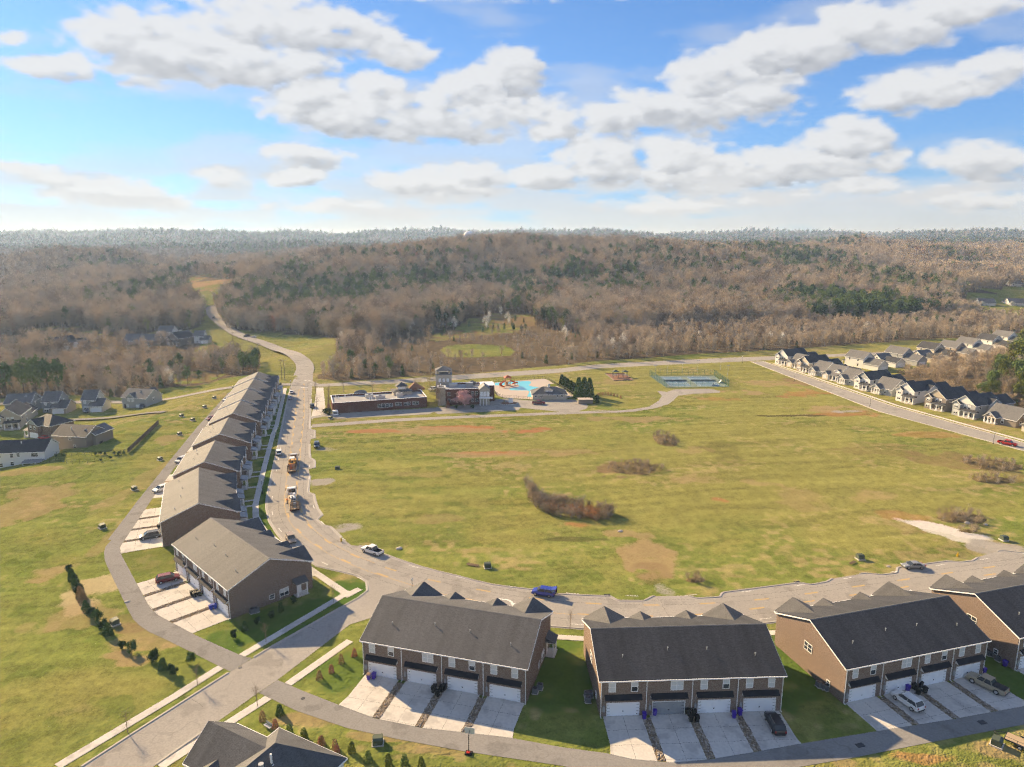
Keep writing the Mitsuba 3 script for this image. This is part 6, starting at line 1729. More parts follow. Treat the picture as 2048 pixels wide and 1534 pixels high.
def person(arms, lean, top, legs, vest=None, stride=0.10):
    """A standing figure facing +x. arms: hand positions (left, right)."""
    hip, chest, neck, head = np.array([0, 0, 0.93]), np.array([lean * 0.6, 0, 1.32]), np.array([lean, 0, 1.47]), np.array([lean * 1.15 + 0.02, 0, 1.63])
    body, coat, trou = [], [], []
    body += [(hip, 0.13, chest, 0.13), (chest, 0.12, neck, 0.055), (neck, 0.055, head - [0, 0, 0.06], 0.065), (head, 0.095, head + [0.015, 0, 0.03], 0.095), (head + [0.05, 0, -0.06], 0.05, head, 0.08),
             (head + [0.09, 0, -0.015], 0.016, head + [0.10, 0, -0.03], 0.018), (head + [0, 0.095, -0.02], 0.02, head + [0, 0.095, 0.02], 0.02), (head + [0, -0.095, -0.02], 0.02, head + [0, -0.095, 0.02], 0.02)]
    coat += [(hip + [0, 0, -0.02], 0.165, chest, 0.165), (chest + [0, 0.08, 0], 0.125, chest + [0, -0.08, 0], 0.125), (chest, 0.15, neck, 0.075)]
    trou += [(hip + [0, 0.06, 0], 0.13, hip + [0, -0.06, 0], 0.13)]
    for s, hand in ((1, arms[0]), (-1, arms[1])):
        sh, hand = chest + [0, 0.20 * s, 0.06], np.array(hand)
        mid = (sh + hand) / 2
        el = mid + [-0.07, 0.05 * s, -0.05]
        body += [(chest, 0.1, sh, 0.06), (sh, 0.058, el, 0.045), (el, 0.043, hand, 0.03)]
        d = (hand - el) / np.linalg.norm(hand - el)
        side = np.cross(d, [0, 0, 1.0])
        side /= np.linalg.norm(side) + 1e-9
        palm = hand + d * 0.08
        body.append((hand, 0.028, palm, 0.032))
        for f, ln in ((-1.5, 0.062), (-0.5, 0.078), (0.5, 0.074), (1.5, 0.055)):
            r0 = palm + side * f * 0.017
            kn = r0 + d * ln * 0.55 + [0, 0, -0.006]
            body += [(r0, 0.011, kn, 0.0095), (kn, 0.0095, kn + d * ln * 0.5 + [0, 0, -0.02], 0.0085)]
        body.append((hand + d * 0.02 + side * 0.025 * s, 0.012, palm + side * 0.05 * s, 0.010))
        coat += [(chest + [0, 0.1 * s, 0.05], 0.10, sh, 0.085), (sh, 0.082, el, 0.066), (el, 0.064, el + (hand - el) * 0.85, 0.05)]
        kn, ft = np.array([0.04 + stride * 0.3 * s, 0.10 * s, 0.50]), np.array([stride * s - 0.02, 0.11 * s, 0.08])
        body += [(hip + [0, 0.09 * s, -0.02], 0.085, kn, 0.06), (kn, 0.055, ft, 0.04), (ft, 0.045, ft + [0.15, 0.01 * s, -0.04], 0.035)]
        trou += [(hip + [0, 0.09 * s, -0.03], 0.115, kn, 0.078), (kn, 0.076, ft + [0, 0, 0.03], 0.064)]
    b, c_, t = chain(body, 0.04, 4), chain(coat), chain(trou)
    hair = chain([(head + [-0.02, 0, 0.045], 0.098, head + [-0.05, 0, 0.0], 0.085)], 0.04, 2)
    shoe = [chain([(np.array([stride * s - 0.06, 0.11 * s, 0.05]), 0.052, np.array([stride * s + 0.15, 0.12 * s, 0.042]), 0.046)], 0.04, 2) for s in (1, -1)]
    out = [("body", mikit.ply(b, "skin", smooth=True)), ("jacket", mikit.ply(c_, top, smooth=True)), ("trousers", mikit.ply(t, legs, smooth=True)), ("hair", mikit.ply(hair, "hair_dark", smooth=True))]
    out += [("shoe", mikit.ply(s, "cloth_black", smooth=True)) for s in shoe]
    if vest:
        v = chain([(hip + [0, 0, 0.12], 0.175, chest, 0.178), (chest + [0, 0.09, 0.02], 0.135, chest + [0, -0.09, 0.02], 0.135)])
        out.append(("vest", mikit.ply(v, vest, smooth=True)))
        out.append(("helmet", mikit.ply(chain([(head + [0, 0, 0.06], 0.11, head + [0.01, 0, 0.075], 0.105)], 0.05, 1), "trim_white", smooth=True)))
    return out


for (x, y), deg, args, text in zip(PEOPLE, (165, 160, 20, 350), [([(0.32, 0.22, 1.05), (0.36, -0.16, 1.12)], 0.10, "cloth_navy", "cloth_black"), ([(0.30, 0.20, 1.12), (0.10, -0.32, 0.86)], 0.05, "cloth_indigo", "cloth_black"),
                                                            ([(0.10, 0.30, 0.84), (0.34, -0.2, 1.10)], 0.02, "vest_orange", "cloth_navy", "vest_orange"), ([(0.34, 0.22, 1.2), (0.12, -0.28, 0.86)], 0.04, "cloth_navy", "cloth_navy", "vest_green")],
                                   ("person in dark clothes leaning into the open tailgate of the blue car", "person in an indigo top standing behind the blue car", "worker in an orange vest beside the nearer works truck", "worker in a lime vest beside the farther works truck")):
    add(person(*args), "person", text, "person", place(x, y, 0.02, deg))


# ------------------------------------------------------------------ trees
def tree_mesh(kind, h, crown_w, base, n, size, seed, thin=0.09, pull=0.5):
    """(trunk and limbs, crown) as triangle arrays. kind: 'bare' (twigs), 'leaf' (leaf clumps), 'pine', 'cone'."""
    r = np.random.default_rng(seed)
    tv, tf = [], []

    def limb(a, b, r0, r1, sides=4):
        a, b = np.array(a, float), np.array(b, float)
        t = (b - a) / (np.linalg.norm(b - a) + 1e-9)
        x = np.cross(t, [0.3, 0.5, 0.8])
        x /= np.linalg.norm(x) + 1e-9
        y = np.cross(t, x)
        an = np.arange(sides) * 2 * math.pi / sides
        ring = np.cos(an)[:, None] * x + np.sin(an)[:, None] * y
        k = len(tv)
        tv.extend((a + ring * r0).tolist())
        tv.extend((b + ring * r1).tolist())
        for i in range(sides):
            j = (i + 1) % sides
            tf.extend([(k + i, k + j, k + sides + j), (k + i, k + sides + j, k + sides + i)])

    lean = r.normal(0, 0.02 * h, 2)
    p0, p1, p2 = (0, 0, -1.0), (lean[0] * 0.4, lean[1] * 0.4, h * 0.45), (lean[0], lean[1], h * 0.95)
    rt = (0.020 if kind == "bare" else 0.017) * h
    limb(p0, p1, rt, rt * 0.7, 5)
    limb(p1, p2, rt * 0.7, rt * 0.12, 4)
    ends = []
    nl = {"bare": 11, "leaf": 6, "pine": 0, "cone": 0}[kind]
    for k in range(nl):
        t = base + (0.88 - base) * (k + 0.5) / nl
        an = k * 2.4 + r.uniform(-0.5, 0.5)
        reach = crown_w * 0.5 * math.sin(math.pi * min(1, 0.25 + 0.75 * (1 - (t - base) / (1 - base)))) ** 0.7 * r.uniform(0.75, 1.1)
        s = np.array([lean[0] * t, lean[1] * t, h * t])
        e = s + [reach * math.cos(an), reach * math.sin(an), reach * r.uniform(0.55, 1.15)]
        limb(s, e, rt * 0.30, rt * 0.06, 3)
        ends.append((s, e))
    cv = np.zeros((n * 3, 3))
    if kind == "bare":
        which = r.integers(0, nl, n)
        t = r.uniform(0.25, 1.05, n)
        S, E = np.array([e[0] for e in ends])[which], np.array([e[1] for e in ends])[which]
        c = S + (E - S) * t[:, None] + r.normal(0, 1, (n, 3)) * crown_w * 0.085
        top = r.random(n) < 0.18
        c[top] = np.column_stack([r.normal(lean[0], crown_w * 0.10, top.sum()), r.normal(lean[1], crown_w * 0.10, top.sum()), r.uniform(0.62, 0.97, top.sum()) * h])
        out = c - np.array([lean[0] * 0.6, lean[1] * 0.6, h * (base + 0.1)])
        d = out / (np.linalg.norm(out, axis=1, keepdims=True) + 1e-9) + r.normal(0, 0.45, (n, 3)) + [0, 0, 0.35]
        d /= np.linalg.norm(d, axis=1, keepdims=True)
        L = size * r.uniform(0.5, 1.2, n)[:, None]
        side = np.cross(d, r.normal(0, 1, (n, 3)))
        side /= np.linalg.norm(side, axis=1, keepdims=True) + 1e-9
        cv[0::3], cv[1::3], cv[2::3] = c - side * thin, c + side * thin, c + d * L
    else:
        if kind == "leaf":
            cl = r.normal(0, 1, (14, 3))
            cl /= np.linalg.norm(cl, axis=1, keepdims=True)
            cl *= r.uniform(0.45, 1.0, (14, 1))
            mid, half = np.array([lean[0] * 0.7, lean[1] * 0.7, h * (base + 1) / 2]), np.array([crown_w / 2 * 0.8, crown_w / 2 * 0.8, h * (1 - base) / 2 * 0.85])
            c = mid + (cl[r.integers(0, 14, n)] + r.normal(0, 0.2, (n, 3))) * half
        elif kind == "pine":
            lv = r.integers(0, 9, n)
            z = base + (1 - base) * (lv + 0.5) / 9
            an = r.integers(0, 6, n) * 1.05 + lv * 0.7 + r.normal(0, 0.22, n)
            rad = crown_w / 2 * np.clip((1.05 - z) / (1 - base), 0.06, 1) ** 0.75 * np.sqrt(r.uniform(0.05, 1, n)) * (0.75 + 0.25 * np.sin(an * 2.3 + lv))
            c = np.column_stack([np.cos(an) * rad + lean[0] * z, np.sin(an) * rad + lean[1] * z, h * z + r.normal(0, 0.022 * h, n) - 0.05 * rad])
        else:
            z = base + (1 - base) * r.uniform(0, 1, n) ** 1.35
            an = r.uniform(0, 2 * math.pi, n)
            rad = crown_w / 2 * np.clip(1.04 - (z - base) / (1 - base), 0.03, 1) ** pull * (0.72 + 0.3 * r.random(n)) * (0.9 + 0.16 * np.sin(3 * an + 5 * z) * np.sin(9 * z + an))
            c = np.column_stack([np.cos(an) * rad, np.sin(an) * rad, h * z])
        nrm = r.normal(0, 1, (n, 3)) + [0, 0, 0.8]
        a = np.cross(nrm, r.normal(0, 1, (n, 3)))
        a /= np.linalg.norm(a, axis=1, keepdims=True)
        b = np.cross(nrm / np.linalg.norm(nrm, axis=1, keepdims=True), a)
        s = size * r.uniform(0.55, 1.2, n)[:, None]
        cv[0::3], cv[1::3], cv[2::3] = c + a * s, c - a * s * 0.6 + b * s * 0.75, c - a * s * 0.5 - b * s * 0.8
    return (np.array(tv), np.array(tf)), (cv, np.arange(n * 3).reshape(-1, 3))


def both(pair):
    (a, b), (c, d) = pair
    return np.vstack([a, c]), np.vstack([b, d + len(a)])


TINTS = {"bark_grey": (0.40, 0.350, 0.280), "bark_tan": (0.51, 0.410, 0.275), "bark_brown": (0.275, 0.215, 0.150), "bark_pale": (0.58, 0.49, 0.365), "bark_red": (0.40, 0.195, 0.125), "bud_green": (0.33, 0.34, 0.11),
         "bud_yellow": (0.42, 0.37, 0.16), "pine_green": (0.105, 0.165, 0.055), "pine_dark": (0.062, 0.100, 0.042), "pine_light": (0.17, 0.225, 0.068), "blossom_white": (0.80, 0.77, 0.68), "blossom_pink": (0.62, 0.40, 0.38),
         "shrub_dark": (0.045, 0.070, 0.026), "grass_dry": (0.34, 0.235, 0.120), "shrub_lime": (0.17, 0.19, 0.045), "trunk_brown": (0.13, 0.10, 0.075)}
for k, c in TINTS.items():
    diffuse(k, c)

PINE_ROUND = [mikit.ply(both(tree_mesh("leaf", 13, 9.5, 0.12, 2600, 0.42, 91 + i)), t) for i, t in enumerate(("pine_light", "shrub_lime"))]
NEAR, FAR = {}, {}


def species(name, kind, variants, tints, h, w, base, n, size, n_far, size_far, thin=0.09, trunk="bark_grey", pull=0.5):
    """Near trees (trunk and crown apart) and far trees (one light mesh) of a kind, as shape groups."""
    NEAR[name], FAR[name] = [], []
    for k in range(variants):
        tint = tints[k % len(tints)]
        t, c = tree_mesh(kind, h, w, base, n, size, 100 + 7 * k + len(name), thin, pull)
        scene[f"grove_{name}_{k}"] = {"type": "shapegroup", "trunk": mikit.ply(t, trunk if kind != "bare" else tint), "crown": mikit.ply(c, tint)}
        NEAR[name].append(f"grove_{name}_{k}")
        t, c = tree_mesh(kind, h, w, base, n_far, size_far, 500 + 7 * k + len(name), thin * size_far / size * 1.25, pull)
        if kind == "bare":
            keep = np.arange(len(t[1])) < 18
            t = (t[0], t[1][keep])
        scene[f"wood_{name}_{k}"] = {"type": "shapegroup", "tree": mikit.ply(both((t, c)), tint)}
        FAR[name].append(f"wood_{name}_{k}")


species("bare_tree", "bare", 8, ["bark_grey", "bark_tan", "bark_brown", "bark_tan", "bark_pale", "bark_grey", "bark_brown", "bark_tan"], 14.0, 9.4, 0.24, 640, 1.35, 190, 1.9, 0.15)
species("slim_tree", "bare", 3, ["bark_pale", "bark_tan", "bark_grey"], 13.5, 4.6, 0.22, 420, 1.5, 120, 2.0, 0.12)
species("red_maple", "bare", 1, ["bark_red"], 12, 7.5, 0.25, 420, 1.3, 110, 2.4, 0.10)
species("budding_tree", "leaf", 2, ["bud_green", "bud_yellow"], 13, 7.0, 0.22, 420, 0.36, 110, 0.75)
species("pine_tree", "leaf", 3, ["pine_green", "pine_light", "pine_dark"], 17, 7.0, 0.34, 560, 0.62, 170, 1.15, trunk="trunk_brown")
species("cedar_tree", "cone", 2, ["pine_dark", "pine_green"], 8, 3.8, 0.04, 420, 0.42, 120, 0.75, trunk="trunk_brown")
species("blossom_tree", "leaf", 1, ["blossom_white"], 8.5, 5.0, 0.15, 420, 0.30, 110, 0.55)
species("thicket_bush", "bare", 2, ["bark_tan", "bark_brown"], 5.6, 6.4, 0.06, 300, 1.1, 100, 1.7, 0.08)


def ground_at(x, y):
    return float(ground_height(np.array([x]), np.array([y]))[0])


def in_view(x, y, pad=0.06):
    return (y > 60) & (np.abs(x) < (1024 / 1380 + pad) * (y * math.cos(PITCH) + 14) + 12)


TREE_LABEL = {"bare_tree": "bare grey brown tree in the wood behind the far road", "red_maple": "reddish budding maple among the bare trees", "budding_tree": "pale yellow green budding tree in the bare wood",
              "pine_tree": "tall green pine standing among the bare trees", "cedar_tree": "small dark cedar at the edge of the wood", "blossom_tree": "white blossoming pear tree among bare trees", "thicket_bush": "low leafless bush in the scrub by the wood",
              "slim_tree": "slim pale bare tree in the young wood along the far road"}


def plant(name, x, y, scale, rot, label=None, cat="tree", group=None, z=None, variant=None):
    key = fresh(name)
    groups = NEAR[name]
    g = groups[variant if variant is not None else int(rng.integers(len(groups)))]
    scene[key] = {"type": "instance", "to_world": place(x, y, ground_at(x, y) if z is None else z, rot, scale), "group": {"type": "ref", "id": g}}
    tag(key, label or TREE_LABEL[name], cat, group or TREE_LABEL[name])
    return key


def scatter():
    """All the woods: jittered grids, closer together near the eye; the nearest of each kind are things, the rest one stuff object per kind."""
    spots = []
    zones = [(330, 640, 4.7, 1.0), (640, 900, 6.6, 1.0), (900, 1350, 8.2, 1.0), (1350, 2100, 12.5, 1.25), (2100, 3200, 20, 1.7), (3200, 4600, 34, 2.3), (4600, 6600, 48, 3.0)]
    for y0, y1, step, sc in zones:
        gx = np.arange(-0.86 * y1 - 60, 0.86 * y1 + 60, step)
        gy = np.arange(y0, y1, step)
        x, y = (a.ravel() for a in np.meshgrid(gx, gy))
        x, y = x + rng.uniform(-0.48, 0.48, len(x)) * step, y + rng.uniform(-0.48, 0.48, len(y)) * step
        ok = in_view(x, y) & (wood_share(x, y) > 0.5)
        x, y = x[ok], y[ok]
        if y0 < 640:  # the young wood near the road is thinner, in drifts
            gaps = meshkit.fbm(np.column_stack([x / 26, y / 26, 0 * x]), 2, 41) < 0.52
            open_ = ((x + 18) / 72) ** 2 + ((y - 470) / 105) ** 2 < 1
            gaps = gaps & ~open_
            ok = (~open_ | (rng.random(len(x)) < 0.40)) & ((y - 0.27 * x > 560) | (x < -120) | (rng.random(len(x)) < np.where(gaps, 0.95, 0.62)))
            x, y = x[ok], y[ok]
        spots.append(np.column_stack([x, y, sc * rng.uniform(0.72, 1.18, len(x))]))
    s = np.vstack(spots)
    x, y = s[:, 0], s[:, 1]
    p = np.column_stack([x / 95, y / 95, 0 * x])
    patch, patch2 = meshkit.fbm(p, 3, 13), meshkit.fbm(p * 1.6, 3, 29)
    pines = np.zeros(len(x))
    for cx, cy, rx, ry, k in PINE_STANDS:
        pines = np.maximum(pines, k * np.clip(1.25 - ((x - cx) / rx) ** 2 - ((y - cy) / ry) ** 2, 0, 1))
    u = rng.random(len(x))
    kind = np.full(len(x), "bare_tree", dtype=object)
    kind[u < 0.035] = "budding_tree"
    kind[(u > 0.04) & (u < 0.06)] = "red_maple"
    kind[(u > 0.10) & (u < 0.12 + 2.2 * np.clip(patch - 0.53, 0, 1))] = "pine_tree"
    kind[rng.random(len(x)) < pines] = "pine_tree"
    kind[(y > 2000) & (rng.random(len(x)) < 0.62)] = "pine_tree"
    near = y - 0.27 * x < 520
    kind[near & (u > 0.965)] = "cedar_tree"
    kind[near & (u < 0.22)] = "thicket_bush"
    kind[near & (kind == "bare_tree") & (rng.random(len(x)) < 0.6)] = "slim_tree"
    kind[near & (x > -110) & (kind == "pine_tree") & (rng.random(len(x)) < 0.85)] = "slim_tree"
    low_scrub = ((x + 18) / 72) ** 2 + ((y - 470) / 105) ** 2 < 1
    edge = s[:, 2] * np.where(low_scrub, 0.42, np.where(near, 0.66, 1.0)) * (0.85 + 0.3 * patch2)
    z = ground_height(x, y)
    size = edge / np.hypot(x, y)
    rot = rng.uniform(0, 360, len(x))
    stretch = rng.uniform(0.85, 1.15, len(x))
    for name in NEAR:
        idx = np.where(kind == name)[0]
        idx = idx[np.argsort(-size[idx])]
        keep = 290 if name in ("bare_tree", "pine_tree") else 60
        for n, i in enumerate(idx):
            near_tree = size[i] > 1 / 900
            g = (NEAR if near_tree else FAR)[name]
            g = g[(0, 2, 5, 6)[int(u[i] * 9973) % 4]] if name == "bare_tree" and y[i] > 1800 else g[int(u[i] * 9973) % len(g)]
            if n < keep and near_tree:
                key = fresh(name)
                tag(key, TREE_LABEL[name], "tree", TREE_LABEL[name])
            else:
                stuff = {"bare_tree": "bare_wood", "pine_tree": "pine_wood", "red_maple": "maple_wood", "budding_tree": "budding_wood", "cedar_tree": "cedar_scrub", "blossom_tree": "blossom_wood", "thicket_bush": "thicket", "slim_tree": "slim_wood"}[name]
                c = used.get(stuff, 0) + 1
                used[stuff] = c
                key = f"{stuff}__{c:05d}"
                if stuff not in labels:
                    labels[stuff] = {"label": {"bare_wood": "leafless grey brown forest covering the hills", "pine_wood": "evergreen pines scattered through the hill forest", "maple_wood": "reddish budding trees scattered in the forest",
                                               "budding_wood": "yellow green budding trees scattered in the forest", "cedar_scrub": "dark cedars scattered along the wood edge", "slim_wood": "slim pale bare trees of the young wood by the road", "thicket": "leafless undergrowth of the young wood by the road"}.get(stuff, "scrub of the forest edge"), "kind": "stuff"}
            scene[key] = {"type": "instance", "group": {"type": "ref", "id": g},
                          "to_world": T().translate([float(x[i]), float(y[i]), float(z[i]) - 0.3]).rotate([0, 0, 1], float(rot[i])).scale([float(edge[i]), float(edge[i]), float(edge[i] * (stretch[i] if name != "pine_tree" else 1))])}




# ------------------------------------------------------------------ small things
plain("bin_black", (0.020, 0.022, 0.022), 0.5)
plain("bin_purple", (0.060, 0.030, 0.32), 0.45)
plain("bin_blue", (0.020, 0.050, 0.36), 0.45)
plain("lid_brown", (0.25, 0.16, 0.11), 0.6)
plain("hydrant_yellow", (0.62, 0.40, 0.02), 0.5)
plain("globe_white", (0.80, 0.79, 0.74), 0.2)
plain("pole_wood", (0.16, 0.125, 0.095), 0.9)
BIN = {}


def bin_parts(col, lid):
    if (col, lid) not in BIN:
        pt = Parts()
        b = pt.new("body", "bin_" + col)
        lo, hi = [(-0.22, -0.24), (0.22, -0.24), (0.22, 0.24), (-0.22, 0.24)], [(-0.29, -0.33), (0.29, -0.33), (0.29, 0.33), (-0.29, 0.33)]
        p, q = [(x, y, 0.07) for x, y in lo], [(x, y, 0.98) for x, y in hi]
        for i in range(4):
            j = (i + 1) % 4
            b.face(p[i], p[j], q[j], q[i])
        b.face(*p[::-1]).box(-0.31, -0.35, 0.93, 0.31, 0.35, 0.985)
        l = pt.new("lid", lid)
        l.prism([(-0.32, -0.37, 0.99), (0.32, -0.37, 0.99), (0.32, 0.37, 1.03), (-0.32, 0.37, 1.03)], (0, 0, 0.05)).box(-0.2, -0.2, 1.05, 0.2, 0.2, 1.09)
        for s in (-1, 1):
            pt.new("wheel", "rubber").bar((s * 0.2, 0.3, 0.12), (s * 0.27, 0.3, 0.12), 0.12, 8)
        pt.new("handle", "bin_" + col).bar((-0.25, 0.42, 0.93), (0.25, 0.42, 0.93), 0.025, 5)
        BIN[(col, lid)] = pt.plies()
    return BIN[(col, lid)]


def row_near(x, y):
    d = [(shapely.Polygon(row_world(i, [(0, -4), (RIDGES[i][3] * UNIT, -4), (RIDGES[i][3] * UNIT, DEEP), (0, DEEP)])).distance(shapely.Point(x, y)), i) for i in range(len(RIDGES))]
    return min(d)[1]


WHERE = ["the front row beside the side street", "the middle front row", "the front row with the tan pickup", "the row cut by the right edge", "the corner row on the left", "the second row on the left"] + ["a row on the left"] * 6
for n_, (x, y, col) in enumerate(BINS):
    i = row_near(x, y)
    lid = "lid_brown" if n_ == 8 else "bin_" + col
    text = f"{col} wheeled bin by the garages of {WHERE[i]}" if y < 120 or i > 3 else f"{col} wheeled bin in front of {WHERE[i]} by the boulevard"
    if n_ == 8:
        text = "purple wheeled bin with a brown lid at the first garage"
    add(bin_parts(col, lid), "wheeled_bin", text, "bin", place(x, y, 0.032, RIDGES[i][2] + (-12 + 37 * n_ % 25)), text)
pt = Parts()
pt.new("pad", "concrete").box(-0.5, -0.5, 0, 0.5, 0.5, 0.1)
pt.new("casing", "slate_grey").box(-0.42, -0.42, 0.1, 0.42, 0.42, 0.92)
gr = pt.new("grille", "slate_grey")
for z in np.arange(0.18, 0.85, 0.09):
    gr.box(-0.435, -0.38, z, -0.42, 0.38, z + 0.05).box(0.42, -0.38, z, 0.435, 0.38, z + 0.05).box(-0.38, -0.435, z, 0.38, -0.42, z + 0.05)
pt.new("fan_guard", "dark_metal").bar((0, 0, 0.92), (0, 0, 0.96), 0.36, 14)
AC_PARTS = pt.plies()
for x, y in AC:
    i = row_near(x, y)
    t = f"air conditioner by the end wall of {WHERE[i]}"
    add(AC_PARTS, "air_conditioner", t, "air conditioner", place(x, y, 0, RIDGES[i][2]), t)
pt = Parts()
pt.new("pad", "concrete").box(-0.85, -0.8, -0.1, 0.85, 0.8, 0.12)
b = pt.new("cabinet", "box_green")
b.prism([(-0.72, -0.62, 0.12), (-0.72, 0.62, 0.12), (-0.72, 0.62, 1.05), (-0.72, -0.3, 1.05), (-0.72, -0.62, 0.85)][::-1], (1.44, 0, 0))
pt.new("door", "box_green").box(-0.66, -0.65, 0.18, -0.02, -0.622, 0.8).box(0.02, -0.65, 0.18, 0.66, -0.622, 0.8)
BOX_PARTS = pt.plies()
BOX_TEXT = ["green utility box on the slope at the alley bend", "green utility box between the cedars and the alley", "green utility box on the grass across from the first driveways", "green utility box beside two boards near the boulevard kerb",
            "green utility box beside a wooden hatch near the grey sedan", "green utility box in the field near the right edge"] + ["green utility box on the verge of the left alley"] * 8 + ["green utility box beside the far crossing", "green utility box on the grass by the car park entrance", "green utility box in the field across from the works trucks"]
for (x, y), t in zip(BOXES, BOX_TEXT):
    add(BOX_PARTS, "utility_box", t, "utility box", place(x, y, ground_at_pt(x, y) + 0.02, -40 if x < -60 else 8), "utility boxes along the left alley" if "left alley" in t else None)
pt = Parts()
pt.new("base", "dark_metal").bar((0, 0, 0), (0, 0, 0.5), 0.17, 8, 0.11)
pt.new("pole", "dark_metal").bar((0, 0, 0.5), (0, 0, 3.75), 0.065, 8, 0.05)
gl = trimesh.creation.icosphere(subdivisions=2, radius=0.24)
gl.apply_scale([1, 1, 1.2])
gl.apply_translation([0, 0, 4.1])
LAMP_PARTS = pt.plies() + [("globe", mikit.ply(gl, "globe_white", smooth=True))]
pt = Parts()
pt.new("cap", "dark_metal").bar((0, 0, 4.36), (0, 0, 4.5), 0.12, 8, 0.02)
pt.new("collar", "dark_metal").bar((0, 0, 3.75), (0, 0, 3.86), 0.13, 8)
LAMP_PARTS += pt.plies()
for n_, (x, y) in enumerate(LAMPS):
    t = "white globe lamp on a dark post at the corner of the side street" if n_ == 0 else "white globe lamp along the left pavement of the boulevard" if n_ < 4 else "white globe lamp at the far crossing" if n_ == 4 else "white globe lamp along the right street" if n_ < 8 else "white globe lamp where the right street begins"
    add(LAMP_PARTS, "street_lamp", t, "street lamp", place(x, y, 0, 0), t if 0 < n_ < 4 or 4 < n_ < 8 else None)
for n_, (x, y, h) in enumerate(POLES):
    pt, z = Parts(), ground_at_pt(x, y)
    pt.new("pole", "pole_wood").bar((0, 0, -0.5), (0, 0, h), 0.16, 7, 0.10)
    pt.new("crossarm", "pole_wood").box(-1.2, -0.06, h - 0.9, 1.2, 0.06, h - 0.75)
    for s in (-1.1, -0.4, 0.4, 1.1):
        pt.new("insulator", "grey_metal").bar((s, 0, h - 0.75), (s, 0, h - 0.5), 0.05, 5)
    add(pt.plies(), "utility_pole", ["left one of two wooden poles behind the last townhouses", "right one of two wooden poles behind the last townhouses", "wooden utility pole on the lawn left of the winding road", "wooden utility pole where the winding road bends", "tall wooden utility pole by the far bend of the winding road"][n_],
        "utility pole", place(x, y, z, 30))
wires = MB()
ends = [np.array([x, y, ground_at_pt(x, y) + h - 0.5]) for x, y, h in POLES]
for a, b in zip(ends[1:], ends[2:]):
    for s in (-1.0, 1.0):
        pts = [a + (b - a) * t + np.array([s * 0.6, s * 0.6, -3.0 * t * (1 - t)]) for t in np.linspace(0, 1, 9)]
        for p, q in zip(pts, pts[1:]):
            wires.bar(p, q, 0.018, 3)
scene["overhead_wires"] = wires.ply("dark_metal")
tag("overhead_wires", "overhead wires strung between the wooden poles along the winding road", "wires", kind="stuff")
plain("fence_grey", (0.135, 0.115, 0.095), 0.9)
post_fence("board_fence", "weathered wooden board fence across the valley lawn on the left", FENCE, 1.7, 2.4, "fence_grey", rails=(0.2, 0.8), picket=(0.24, 0.055))
post_fence("wire_fence", "thin dark wire fence, nearer line below the field edge", WIREFENCE, 1.3, 2.2, "dark_metal", rails=(0.4, 0.95), post_r=0.05)
post_fence("wire_fence", "thin dark wire fence, farther line behind the brown house", WIREFENCE2, 1.3, 2.2, "dark_metal", rails=(0.4, 0.95), post_r=0.05)
post_fence("vinyl_fence", "bright white fence round the yard behind the right street row", [(196.5, 388.5), (204, 381.5), (212.5, 384.5), (211, 392)], 1.9, 2.0, "trim_white", solid="trim_white", level=0)
# basketball hoop, bench, trailer, hydrants, planks, debris
x, y = HOOP[0]
pt = Parts()
pt.new("base", "rubber").prism([(-0.5, -0.4, 0), (0.5, -0.4, 0), (0.5, 0.4, 0), (-0.5, 0.4, 0)], (0, 0, 0.18))
pt.new("ballast", "paint_red").box(-0.3, -0.3, 0.181, 0.2, 0.1, 0.34)
pt.new("pole", "dark_metal").bar((0, 0, 0.18), (0, 0.1, 3.0), 0.06, 6).bar((0, 0.1, 2.9), (0, 0.6, 3.3), 0.04, 5)
pt.new("backboard", "lamp_clear").box(-0.68, 0.58, 2.8, 0.68, 0.62, 3.7)
bf = pt.new("board_frame", "trim_white")
bf.box(-0.72, 0.57, 2.76, 0.72, 0.63, 2.8).box(-0.72, 0.57, 3.7, 0.72, 0.63, 3.74).box(-0.72, 0.57, 2.8, -0.68, 0.63, 3.7).box(0.68, 0.57, 2.8, 0.72, 0.63, 3.7)
an = np.linspace(0, 2 * math.pi, 13)
rim = pt.new("hoop", "slide_orange")
for a, b in zip(an, an[1:]):
    rim.bar((0.23 * math.cos(a), 0.9 + 0.23 * math.sin(a), 3.05), (0.23 * math.cos(b), 0.9 + 0.23 * math.sin(b), 3.05), 0.02, 4)
add(pt.plies(), "basketball_hoop", "portable basketball hoop at the alley edge, a red weight on its base", "basketball hoop", place(x, y, 0, -12))
x, y = BENCH[0]
pt = Parts()
for k in range(4):
    pt.new("slat", "galvanised").box(-0.75, -0.25 + k * 0.13, 0.43, 0.75, -0.14 + k * 0.13, 0.47)
for k in range(3):
    pt.new("back_slat", "galvanised").box(-0.75, 0.28, 0.55 + k * 0.13, 0.75, 0.31, 0.65 + k * 0.13)
for s in (-1, 1):
    pt.new("leg", "dark_metal").bar((s * 0.6, -0.22, 0), (s * 0.6, -0.22, 0.43), 0.03, 5).bar((s * 0.6, 0.25, 0), (s * 0.6, 0.3, 0.95), 0.03, 5)
add(pt.plies(), "bench", "grey slatted bench beside a brown shrub at the bottom", "bench", place(x, y, 0, -35))
(x, y), deg = TRAILER
pt = Parts()
for k in range(9):
    pt.new("plank", "wood_pale").box(-2.6, -0.95 + k * 0.212, 0.62, 2.0, -0.95 + k * 0.212 + 0.19, 0.68)
fr = pt.new("frame", "dark_metal")
